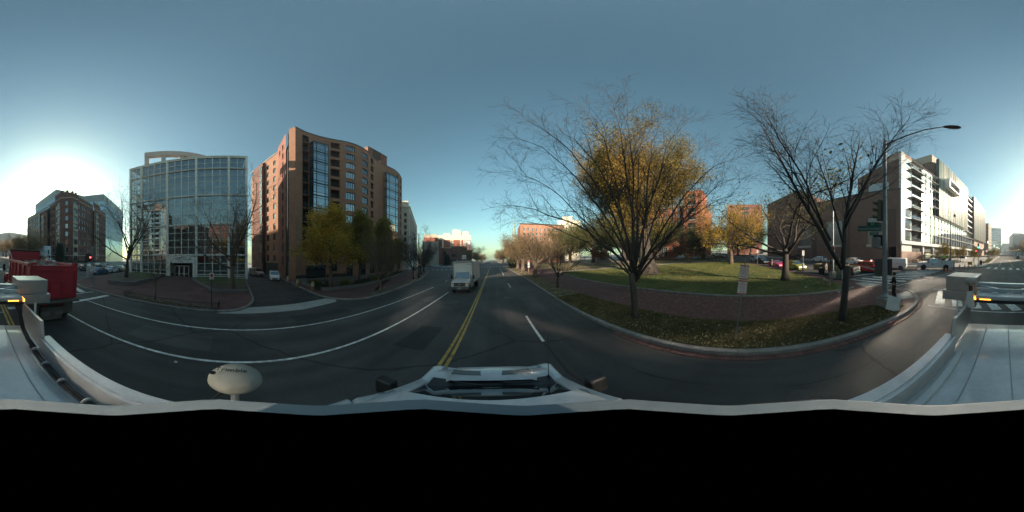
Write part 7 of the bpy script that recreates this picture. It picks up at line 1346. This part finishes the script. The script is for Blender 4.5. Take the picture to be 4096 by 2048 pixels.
for i, (x, y, lab) in enumerate([(10.1, -6.2, 'crumpled white plastic cup by the lawn kerb'), (12.6, -4.6, 'white scrap of litter on the lawn'), (-4.3, -1.7, 'white paper scrap on the road left of the camera car')]): 
    g = random.Random(i); mb = MB(); vs = [(math.cos(a)*g.uniform(.07, .12)*(.5 if i == 2 else 1), math.sin(a)*g.uniform(.05, .1)*(.5 if i == 2 else 1), z*g.uniform(.7, 1.2)*(.3 if i == 2 else 1)) for z in (.0, .06, .1) for a in [k*1.047 for k in range(6)]]; mb.add(vs, [(r*6+k, r*6+(k+1) % 6, r*6+6+(k+1) % 6, r*6+6+k) for r in range(2) for k in range(6)]+[tuple(range(12, 18))]); tag(mb.build('litter', mat('litter_white', (.45, .45, .45), .7), None, loc=(x, y, gz(x, y, .0 if i == 2 else .14)), rot=(0, 0, i)), lab, 'litter')
# ---------------------------------------------------------------- people and the dog
SKIN = mat('skin', (.36, .20, .14), .6, .08, 6); HAIR = mat('dark_hair', (.02, .015, .012), .8, .2, 20)
def skinned(name, verts, edges, rad, m, parent, sub=2):
    me = bpy.data.meshes.new(name); me.from_pydata(verts, edges, []); me.materials.append(m); o = link(name, me, parent)
    o.modifiers.new('skin', 'SKIN').use_smooth_shade = True
    if not me.skin_vertices: me.skin_vertices.new()
    for i, sv_ in enumerate(me.skin_vertices[0].data): r_ = rad[i]; sv_.radius = r_ if isinstance(r_, tuple) else (r_, r_); sv_.use_root = (i == 0)
    s = o.modifiers.new('sub', 'SUBSURF'); s.levels = sub; s.render_levels = sub; return o
def chain(pts, base=0): return pts, [(base+i, base+i+1) for i in range(len(pts)-1)]
def person(label, x, y, h, rz, top, legs, hgt=1.75, arms='down', stride=.12, hat=None, vest=None, shoes=BLACK, group=None, held=False):
    o = thing('person', label, 'person', x, y, h, rz, group); s = hgt/1.75
    def S(p): return tuple(c*s for c in p)
    st = stride; hipz = .92
    A, B = (.0, .1, hipz), (.0, -.1, hipz)
    # x forward, y left
    kl, fl = (st*.6+.03, .11, .5), (st-.04, .11, .09); kr, fr = (-st*.3+.04, -.11, .5), (-st-.02, -.11, .09)
    if arms == 'hold': el, hl_, er, hr = (.08, .24, 1.1), (.3, .12, 1.12), (.08, -.24, 1.1), (.3, -.08, 1.14)
    elif arms == 'front': el, hl_, er, hr = (.12, .25, 1.12), (.36, .2, 1.0), (.12, -.25, 1.12), (.36, -.2, 1.0)
    else: el, hl_, er, hr = (-.04-st*.3, .25, 1.13), (.04-st*.4, .27, .88), (.02+st*.3, -.25, 1.13), (.12+st*.5, -.26, .88)
    # body: pelvis root, spine, neck, head, arms, legs as one surface
    V = [(0, 0, .98), (0, 0, 1.2), (0, 0, 1.4), (.01, 0, 1.5), (.02, 0, 1.58), (.03, 0, 1.66), (.02, 0, 1.73), (0, .17, 1.42), el, hl_, (0, -.17, 1.42), er, hr, (0, .1, .9), kl, fl, (fl[0]+.13, fl[1], .05), (0, -.1, .9), kr, fr, (fr[0]+.13, fr[1], .05)]
    Ed = [(0, 1), (1, 2), (2, 3), (3, 4), (4, 5), (5, 6), (2, 7), (7, 8), (8, 9), (2, 10), (10, 11), (11, 12), (0, 13), (13, 14), (14, 15), (15, 16), (0, 17), (17, 18), (18, 19), (19, 20)]
    Rr = [.12, .12, .13, .055, .075, .092, .07, .06, .045, .03, .06, .045, .03, .085, .055, .04, .04, .085, .055, .04, .04]
    skinned('body', [S(v) for v in V], Ed, [r*s for r in Rr], SKIN, o)
    # jacket with sleeves, trousers, shoes, hair
    jv = [(0, 0, .93), (0, 0, 1.2), (0, 0, 1.38), (.01, 0, 1.47), (0, .19, 1.41), el, tuple(Vector(el).lerp(Vector(hl_), .85)), (0, -.19, 1.41), er, tuple(Vector(er).lerp(Vector(hr), .85))]
    skinned('jacket', [S(v) for v in jv], [(0, 1), (1, 2), (2, 3), (2, 4), (4, 5), (5, 6), (2, 7), (7, 8), (8, 9)], [(.18*s, .14*s), (.175*s, .14*s), (.19*s, .15*s), .085*s, .085*s, .068*s, .052*s, .085*s, .068*s, .052*s], top, o)
    tv = [(0, 0, .98), (0, .1, .88), kl, (fl[0], fl[1], .1), (0, -.1, .88), kr, (fr[0], fr[1], .1)]
    skinned('trousers', [S(v) for v in tv], [(0, 1), (1, 2), (2, 3), (0, 4), (4, 5), (5, 6)], [(.15*s, .13*s), .105*s, .078*s, .066*s, .105*s, .078*s, .066*s], legs, o)
    for f in (fl, fr): MB().hexa([S((f[0]-.09, f[1]-.05, .0)), S((f[0]+.19, f[1]-.045, .0)), S((f[0]+.19, f[1]+.045, .0)), S((f[0]-.09, f[1]+.05, .0)), S((f[0]-.08, f[1]-.045, .11)), S((f[0]+.12, f[1]-.03, .07)), S((f[0]+.12, f[1]+.03, .07)), S((f[0]-.08, f[1]+.045, .11))]).build('shoe', shoes, o, bevel=.02)
    hm = MB().lathe([(.0, .095), (.06, .085), (.1, .03), (.105, -.03), (.085, -.09), (.04, -.1)], 14); hm.build('hat' if hat else 'hair', hat or HAIR, o, smooth=True, loc=S((-.005, 0, 1.685)))
    MB().hexa([S((.105, -.014, 1.61)), S((.13, -.016, 1.6)), S((.13, .016, 1.6)), S((.105, .014, 1.61)), S((.1, -.008, 1.66)), S((.108, -.008, 1.66)), S((.108, .008, 1.66)), S((.1, .008, 1.66))]).build('nose', SKIN, o)
    for y_ in (-.032, .032): MB().lathe([(.0, 0), (.012, 0), (.012, .004)], 8, axis='x').build('eye', BLACK, o, loc=S((.112, y_, 1.665)))
    MB().box(.104, .114, -.024, .024, 1.567, 1.577).build('mouth', mat('lips', (.26, .10, .08), .6), o, loc=(0, 0, 0)).scale = (s,)*3
    for y_ in (-.095, .095): MB().lathe([(.0, -.01), (.025, -.008), (.025, .008), (.0, .01)], 8, axis='y').build('ear', SKIN, o, loc=S((.02, y_, 1.645)))
    for hand, sg in ((hl_, 1), (hr, -1)):
        hv = Vector(hand); base = Vector((el if sg > 0 else er)); d = (hv-base).normalized(); side = Vector((0, 0, 1)).cross(d) if abs(d.z) < .8 else Vector((0, 1, 0)); side.normalize(); mb = MB()
        for k in range(4): a = hv+side*(-.03+.02*k)+d*.05; L_ = (.065, .08, .075, .06)[k]; dn = Vector((0, 0, -.35)) if abs(d.z) < .8 else Vector((.3, 0, 0)); mb.tube([S(a), S(a+d*L_*.6), S(a+d*L_+dn*.06)], [.011*s, .010*s, .008*s], 6)
        th = hv+side*(.035*sg)+d*.01; mb.tube([S(th), S(th+side*.03*sg+d*.03), S(th+side*.028*sg+d*.06)], [.012*s, .011*s, .009*s], 6); mb.tube([S(hv-d*.01), S(hv+d*.055)], [.034*s, .04*s], 8); mb.build('hand', SKIN, o, smooth=True)
    if vest: skinned('safety_vest', [S(v) for v in ((0, 0, 1.0), (0, 0, 1.2), (0, 0, 1.4), (.01, 0, 1.46))], [(0, 1), (1, 2), (2, 3)], [(.195*s, .155*s), (.195*s, .155*s), (.21*s, .165*s), (.12*s, .1*s)], vest, o)
    return o
JK = mat('black_jacket', (.014, .014, .016), .7, .2, 4); JN = mat('dark_trousers', (.022, .02, .02), .85, .2, 4); DENIM = mat('denim', (.05, .075, .11), .9, .2, 5); GREYC = mat('grey_cloth', (.15, .145, .15), .9, .15, 4); HIVIS = mat('hivis_lime', (.42, .60, .06), .7, .1, 4)
man = person('man in a black jacket holding papers beside the street lamp', 6.58, -8.15, .12, R(118)-1.7, JK, JN, 1.76, 'hold', .05)
o = tag(MB().box(-.14, .14, -.1, .1, 0, .006).build('papers', SIGNW, None), 'white papers held by the man in the black jacket', 'papers'); hp = man.matrix_basis @ Vector((.36, .02, 1.16)); o.location = hp; o.rotation_euler = (0, R(-18), man.rotation_euler[2])
person('person in grey top and jeans walking past the pickup', 17.0, -8.7, .12, h20, GREYC, DENIM, 1.66, 'down', .2)
person('worker in a lime vest standing behind the service truck', 8.5, -26.2, 0, R(60), mat('khaki', (.17, .14, .09), .9), JN, 1.76, 'front', .08, hat=mat('hard_hat', (.5, .48, .42), .5), vest=HIVIS)
wk = person('worker in a lime shirt up on the service truck bed', 10.2, -25.9, .98, R(150), HIVIS, DENIM, 1.72, 'front', .06, hat=HIVIS)
person('person in dark coat by the dark evergreen before the crossing', 7.0, 60.0, .12, R(-90), JK, JN, 1.75, 'down', .1)
FUR = mat('tan_fur', (.34, .28, .21), .95, .3, 12, .8, 60, fine=.3)
dg = thing('dog', 'fluffy tan dog standing on the lawn edge', 'dog', 12.5, -6.45, .15, R(15))
DV = [(-.3, 0, .44), (-.08, 0, .43), (.2, 0, .45), (.34, 0, .54), (.44, 0, .62), (.56, 0, .59), (-.42, 0, .52), (-.5, 0, .62), (.22, .09, .34), (.22, .09, .18), (.23, .09, .03), (.22, -.09, .34), (.26, -.09, .18), (.25, -.09, .03), (-.3, .09, .34), (-.24, .1, .24), (-.36, .1, .14), (-.32, .1, .03), (-.3, -.09, .34), (-.26, -.1, .24), (-.38, -.1, .14), (-.34, -.1, .03)]
skinned('body', DV, [(0, 1), (1, 2), (2, 3), (3, 4), (4, 5), (0, 6), (6, 7), (2, 8), (8, 9), (9, 10), (2, 11), (11, 12), (12, 13), (0, 14), (14, 15), (15, 16), (16, 17), (0, 18), (18, 19), (19, 20), (20, 21)], [.13, .13, .15, .10, .095, .045, .05, .05, .07, .04, .035, .07, .04, .035, .085, .06, .035, .035, .085, .06, .035, .035], FUR, dg)
for s in (-1, 1): MB().hexa([(.36, s*.07, .7), (.43, s*.07, .7), (.43, s*.1, .7), (.36, s*.1, .7), (.36, s*.11, .58), (.42, s*.11, .57), (.42, s*.13, .57), (.36, s*.13, .58)]).build('ear', FUR, dg, bevel=.01, fix=True)
MB().lathe([(.0, -.01), (.02, 0), (.0, .015)], 8, (.61, 0, .6), 'x').build('nose', BLACK, dg)
nr = np.random.default_rng(77); ii = nr.integers(0, 3, 700); base = np.array(DV)[ii]; off_ = nr.normal(size=(700, 3)); off_ /= np.linalg.norm(off_, axis=1)[:, None]; quads('fur', base+off_*.135+nr.uniform(-.1, .1, (700, 1))*np.array([1, 0, 0]), .07, FUR, dg, nr, aspect=.3)
# ---------------------------------------------------------------- the camera's own survey van
SW = mat('survey_white', (.42, .44, .455), .3, .14, 2.5, coat=.5, fine=.06, bscale=30); ALU = mat('brushed_aluminium', (.42, .42, .415), .38, .08, 6, metal=.55)
sv_ = thing('survey_van', 'white survey van carrying the panoramic camera, seen from its roof', 'van', .03, 0, 0, R(90), tilt=True)
# local x forward, y left. roof z 2.05
zr = 2.05
def roofsec(x, hw, z, crown=.05): return [(x, hw*math.sin(a), z-crown*(abs(math.sin(a))**3)-(0.0 if abs(math.sin(a)) < .93 else .06)) for a in [math.pi*(i/16-.5) for i in range(17)]]
mb = MB(); secs = [(-3.02, .80, 1.95), (-2.95, .84, 2.02), (-2.6, .86, 2.05), (-1, .87, 2.06), (.3, .88, 2.05), (.7, .88, 2.035), (.95, .84, 2.01), (1.14, .79, 1.975)]; vs = []
for x, hw, z in secs: vs += roofsec(x, hw, z)
fs = [(17*r+c, 17*r+c+1, 17*r+18+c, 17*r+17+c) for r in range(len(secs)-1) for c in range(16)]; mb.add(vs, fs).build('roof', SW, sv_, smooth=True, fix=False)
for y_ in (-.36, 0, .36): MB().box(-2.85, .4, y_-.005, y_+.005, 2.045, 2.063).build('roof_seam', mat('seam_grey', (.30, .30, .30), .7), sv_)
# sides, gutter, front pillars, windscreen, bonnet
for s in (-1, 1):
    MB().add([(-3.0, s*.83, 1.93), (1.1, s*.79, 1.93), (1.75, s*.93, 1.35), (1.75, s*1.0, .5), (-3.0, s*1.0, .5), (-3.0, s*.98, 1.35)], [(0, 1, 2, 3, 4, 5) if s < 0 else (5, 4, 3, 2, 1, 0)]).build('side_panel', SW, sv_)
    MB().tube([(-3.0, s*.86, 1.94), (.3, s*.89, 1.95), (.72, s*.89, 1.94)], .04, 8).build('gutter', SW, sv_, smooth=True); MB().hexa([(.6, s*.74, 1.93), (.75, s*.92, 1.9), (2.0, s*.98, 1.3), (1.92, s*.82, 1.33), (.7, s*.72, 2.0), (.8, s*.9, 1.965), (2.05, s*.96, 1.36), (1.95, s*.8, 1.40)]).build('front_pillar', SW, sv_, fix=True, bevel=.03)
    qpane(sv_, 'side_window', (.35, s*.985, 1.38), (1.55, s*.955, 1.38), (.35, s*.885, 1.85), (1.1, s*.86, 1.85), 0, 1, 0, 1, (0, s*.01, 0))
    MB().box(1.45, 1.62, min(s*1.05, s*1.3), max(s*1.05, s*1.3), 1.3, 1.62).build('mirror', BLACK, sv_, bevel=.04); MB().bar((1.5, s*.95, 1.4), (1.52, s*1.1, 1.42), .05).build('mirror_arm', BLACK, sv_)
    for wx in (2.05, -2.1): wheel(sv_, wx, s*.86, .37, .25, RIMD)
mb = MB(); n = 10
for i in range(n+1):
    t = i/n*2-1; bx = 2.02-.16*t*t; tx_ = 1.13-.2*t*t; mb.v += [(bx, t*.84, 1.36), (tx_, t*.76, 1.965-.03*t*t)]
mb.f = [(2*i, 2*i+2, 2*i+3, 2*i+1) for i in range(n)]; mb.mi = [0]*n; mb.build('windscreen', glass('windscreen_glass', .07, .02, (.75, .82, .85), (.012, .014, .016)), sv_, smooth=True)
MB().box(1.86, 2.16, -.82, .82, 1.28, 1.345).build('cowl', BLACK, sv_, bevel=.02)
for y0 in (.55, -.15): MB().bar((2.08, y0, 1.37), (1.93, y0-.45, 1.45), .02).build('wiper', BLACK, sv_)
mb = MB(); secs = [(2.12, .86, 1.36), (2.3, .86, 1.385), (2.55, .84, 1.34), (2.72, .80, 1.22), (2.8, .78, 1.05)]; mb.v = []
for x, hw, z in secs: mb.v += [(x-(.10*abs(t)**2), hw*t, z+.03*(1-abs(t)**2)-(0 if abs(t) < .75 else .05)) for t in [i/8-1 for i in range(17)]]
mb.f = [(17*r+c, 17*r+17+c, 17*r+18+c, 17*r+c+1) for r in range(len(secs)-1) for c in range(16)]; mb.mi = [0]*len(mb.f); mb.build('bonnet', SW, sv_, smooth=True, fix=True)
for y0 in (-.36, .36): MB().hexa([(2.24, y0-.22, 1.405), (2.38, y0-.2, 1.40), (2.38, y0+.2, 1.40), (2.24, y0+.22, 1.405), (2.25, y0-.21, 1.422), (2.37, y0-.19, 1.412), (2.37, y0+.19, 1.412), (2.25, y0+.21, 1.422)]).build('bonnet_vent', mat('vent_grey', (.10, .115, .12), .6), sv_, fix=True)
MB().box(2.74, 2.95, -.9, .9, .5, 1.02).build('front_face', SW, sv_, bevel=.05); MB().box(-3.02, 2.7, -.9, .9, .42, .62).build('chassis', BLACK, sv_)
for s in (-1, 1): MB().yprism([(1.7, .5), (2.9, .5), (2.85, 1.1), (2.6, 1.25), (1.7, 1.34)], min(s*.8, s*1.0), max(s*.8, s*1.0)).build('wing', SW, sv_, bevel=.04, fix=True)
MB().add([(-3.02, -.98, .5), (-3.02, .98, .5), (-3.02, .9, 1.95), (-3.02, -.9, 1.95)], [(3, 2, 1, 0)]).build('rear_doors', SW, sv_)
MB().tube([(2.1, -.78, 1.32), (2.08, -.80, 2.2)], [.008, .003], 6).build('whip_aerial', BLACK, sv_); MB().lathe([(.03, 1.3), (.012, 1.4)], 8, (2.1, -.78, 0)).build('aerial_base', BLACK, sv_)
# rack: side rails, upstand plates, boxes, light bar
rk_ = thing('roof_rack', 'white instrument rack with two metal boxes and amber light bar on the survey van', 'rack', .03, 0, 0, R(90), tilt=True)
for s in (-1, 1):
    MB().box(-1.95, -.15, s*.68-.03, s*.68+.03, 2.04, 2.27).build('side_rail', SW, rk_, bevel=.008); MB().box(-1.95, -.15, s*.735-.05, s*.735+.05, 2.272, 2.285).build('rail_flange', SW, rk_)
    MB().box(-1.9, -.2, s*.56-.03, s*.56+.03, 2.05, 2.10).build('foot_rail', SW, rk_)
    MB().yprism([(-2.85, 2.1), (-1.98, 2.1), (-1.9, 2.3), (-1.96, 2.52), (-2.85, 2.5)], min(s*.66, s*.70), max(s*.66, s*.70)).build('upstand', ALU, rk_, fix=True, bevel=.006)
    MB().box(-3.62, -3.02, min(s*.60, s*1.2), max(s*.60, s*1.2), 2.62, 2.9).build('instrument_box', ALU, rk_, bevel=.012); MB().box(-3.6, -3.0, min(s*.55, s*1.26), max(s*.55, s*1.26), 2.43, 2.615).build('box_tray', ALU, rk_, bevel=.008)
    MB().bar((-3.0, s*.95, 2.45), (-2.9, s*.92, 2.05), .04).build('strut', ALU, rk_)
MB().box(-3.3, -3.22, -.6, .6, 2.72, 2.78).build('cross_beam', SW, rk_); MB().bar((-3.2, -.58, 2.72), (-2.95, -.2, 2.72), .04).build('brace', SW, rk_); MB().bar((-3.2, .58, 2.72), (-2.95, .2, 2.72), .04).build('brace', SW, rk_); MB().box(-3.05, -2.98, -.6, .6, 2.66, 2.72).build('cross_beam', SW, rk_)
MB().box(-2.96, -2.66, -.56, .62, 2.585, 2.66).build('light_bar', mat('light_bar_grey', (.36, .36, .35), .4), rk_, bevel=.03); MB().box(-2.95, -2.655, -.57, .63, 2.545, 2.584).build('light_bar_base', BLACK, rk_)
for y0 in (-.48, .36):
    for k in range(10): MB().box(-2.656, -2.648, y0+k*.018, y0+k*.018+.012, 2.60, 2.615).build('amber_led', GLOW, rk_)
for y0 in (-.565, .625): MB().box(-2.84, -2.66, min(y0, y0), y0+.015, 2.59, 2.63).build('amber_corner', GLOW, rk_)
# cable bundle with clips
g = random.Random(4)
for k in range(6):
    y0 = .585-.012*k; MB().tube([(x, y0+g.uniform(-.008, .008), 2.13+.012*(k % 3)+g.uniform(-.006, .006)) for x in [-1.95+.16*i for i in range(15)]], .009, 5).build('cable', RUBBER, rk_)
MB().tube([(-2.72, .52, 2.56), (-2.6, .55, 2.4), (-2.45, .57, 2.2), (-2.2, .58, 2.13), (-1.95, .58, 2.13)], .035, 8).build('cable_loom', RUBBER, rk_, smooth=True)
for i in range(7): MB().lathe([(.045, -.012), (.052, 0), (.045, .012)], 10, (-1.85+i*.33, .56, 2.14), 'x').build('cable_clip', ALU, rk_)
# satellite antennas
def dome(label, x, y, z, r_, pole, logo=False):
    o = thing('satellite_antenna', label, 'antenna', 0, 0, 0, z=0); o.location = (x, y, z); DM = mat('antenna_cream', (.25, .245, .21), .55, .06, 4)
    MB().lathe([(.3*r_, -.06), (.9*r_, -.035), (r_, -.01), (.98*r_, .012), (.75*r_, .045), (.3*r_, .062), (.0, .065)], 32).build('dome', DM, o, smooth=True); pole(o)
    if logo: text('Trimble', .05, BLACK, o, (.0, -.02, .07), (0, 0, R(90)-.12), ext=.001, sx=1.05); MB().lathe([(.0, 0), (.009, 0), (.009, .002)], 6).build('logo_mark', BLACK, o, loc=(.03, -.11, .066)); MB().lathe([(.014, 0), (.018, 0), (.018, .002)], 6).build('logo_ring', BLACK, o, loc=(.03, -.11, .066))
    return o
def pole1(o): MB().tube([(0, 0, -.06), (0, 0, -.6)], .022, 8).build('pole', ALU, o); MB().tube([(.04, -.04, -.06), (.1, -.1, -.12), (.2, -.05, -.3), (.25, 0, -.55)], .008, 6).build('cable', RUBBER, o)
dome('cream satellite antenna disc on a pole left of the camera', -.83, -.01, 2.63, .14, pole1, True)
def pole2(o): MB().lathe([(.035, -.06), (.03, -.14), (.045, -.16)], 10).build('neck', DARKMETAL, o); MB().hexa([(-.09, -.09, -.42), (.09, -.09, -.42), (.09, .09, -.42), (-.09, .09, -.42), (-.045, -.045, -.15), (.045, -.045, -.15), (.045, .045, -.15), (-.045, .045, -.15)]).build('pedestal', ALU, o)
dome('small satellite antenna on a tapered pedestal at the rear rack', .56, -2.62, 2.97, .085, pole2)
# panoramic camera mount: white five-sided plate; black block added to fill the blind nadir
cm = thing('camera_mount', 'five sided white plate with an added black block filling the blind nadir under the panoramic camera', 'camera mount', 0, 0, z=2.0)
def penta(r_, k, n=60, a0=None): 
    out = []
    for i in range(n):
        a = 2*math.pi*i/n; d = (a-a0) % (2*math.pi/5); d = min(d, 2*math.pi/5-d); out.append((r_*(1-k*(d/(math.pi/5))**.9)*math.cos(a), r_*(1-k*(d/(math.pi/5))**.9)*math.sin(a)))
    return out
A0 = math.pi/2-R((1680/4096-.5)*360+6.7)
MB().prism(penta(.352, .085, 60, A0), .955, .98).build('plate', mat('plate_grey', (.17, .20, .215), .6, .05), cm, bevel=.004); MB().prism(penta(.258, .09, 60, A0), .981, 1.05).build('nadir_filler', mat('matt_black', (.0, .0, .0), 1., 0, spec=0.), cm)
MB().lathe([(.06, .05), (.06, .95)], 12).build('mast', ALU, cm)
for k in range(3): a = k*2.094; MB().bar((math.cos(a)*.3, math.sin(a)*.3, .07), (math.cos(a)*.05, math.sin(a)*.05, .7), .03).build('mast_leg', ALU, cm)
# ---------------------------------------------------------------- thin morning haze over the whole place
hz = MB().box(-420, 420, -900, 900, -60, 75).build('haze', [])
hz['kind'] = 'stuff'; hz['label'] = 'thin pale morning haze over the streets'
hm = bpy.data.materials.new('haze'); hm.use_nodes = True; hn = hm.node_tree.nodes; hn.clear(); ho_ = hn.new('ShaderNodeOutputMaterial'); hv = hn.new('ShaderNodeVolumePrincipled')
hv.inputs['Color'].default_value = (.86, .92, 1, 1); hv.inputs['Density'].default_value = .0005; hv.inputs['Anisotropy'].default_value = .35; hm.node_tree.links.new(hv.outputs[0], ho_.inputs['Volume']); hz.data.materials.append(hm)
finish_texts()
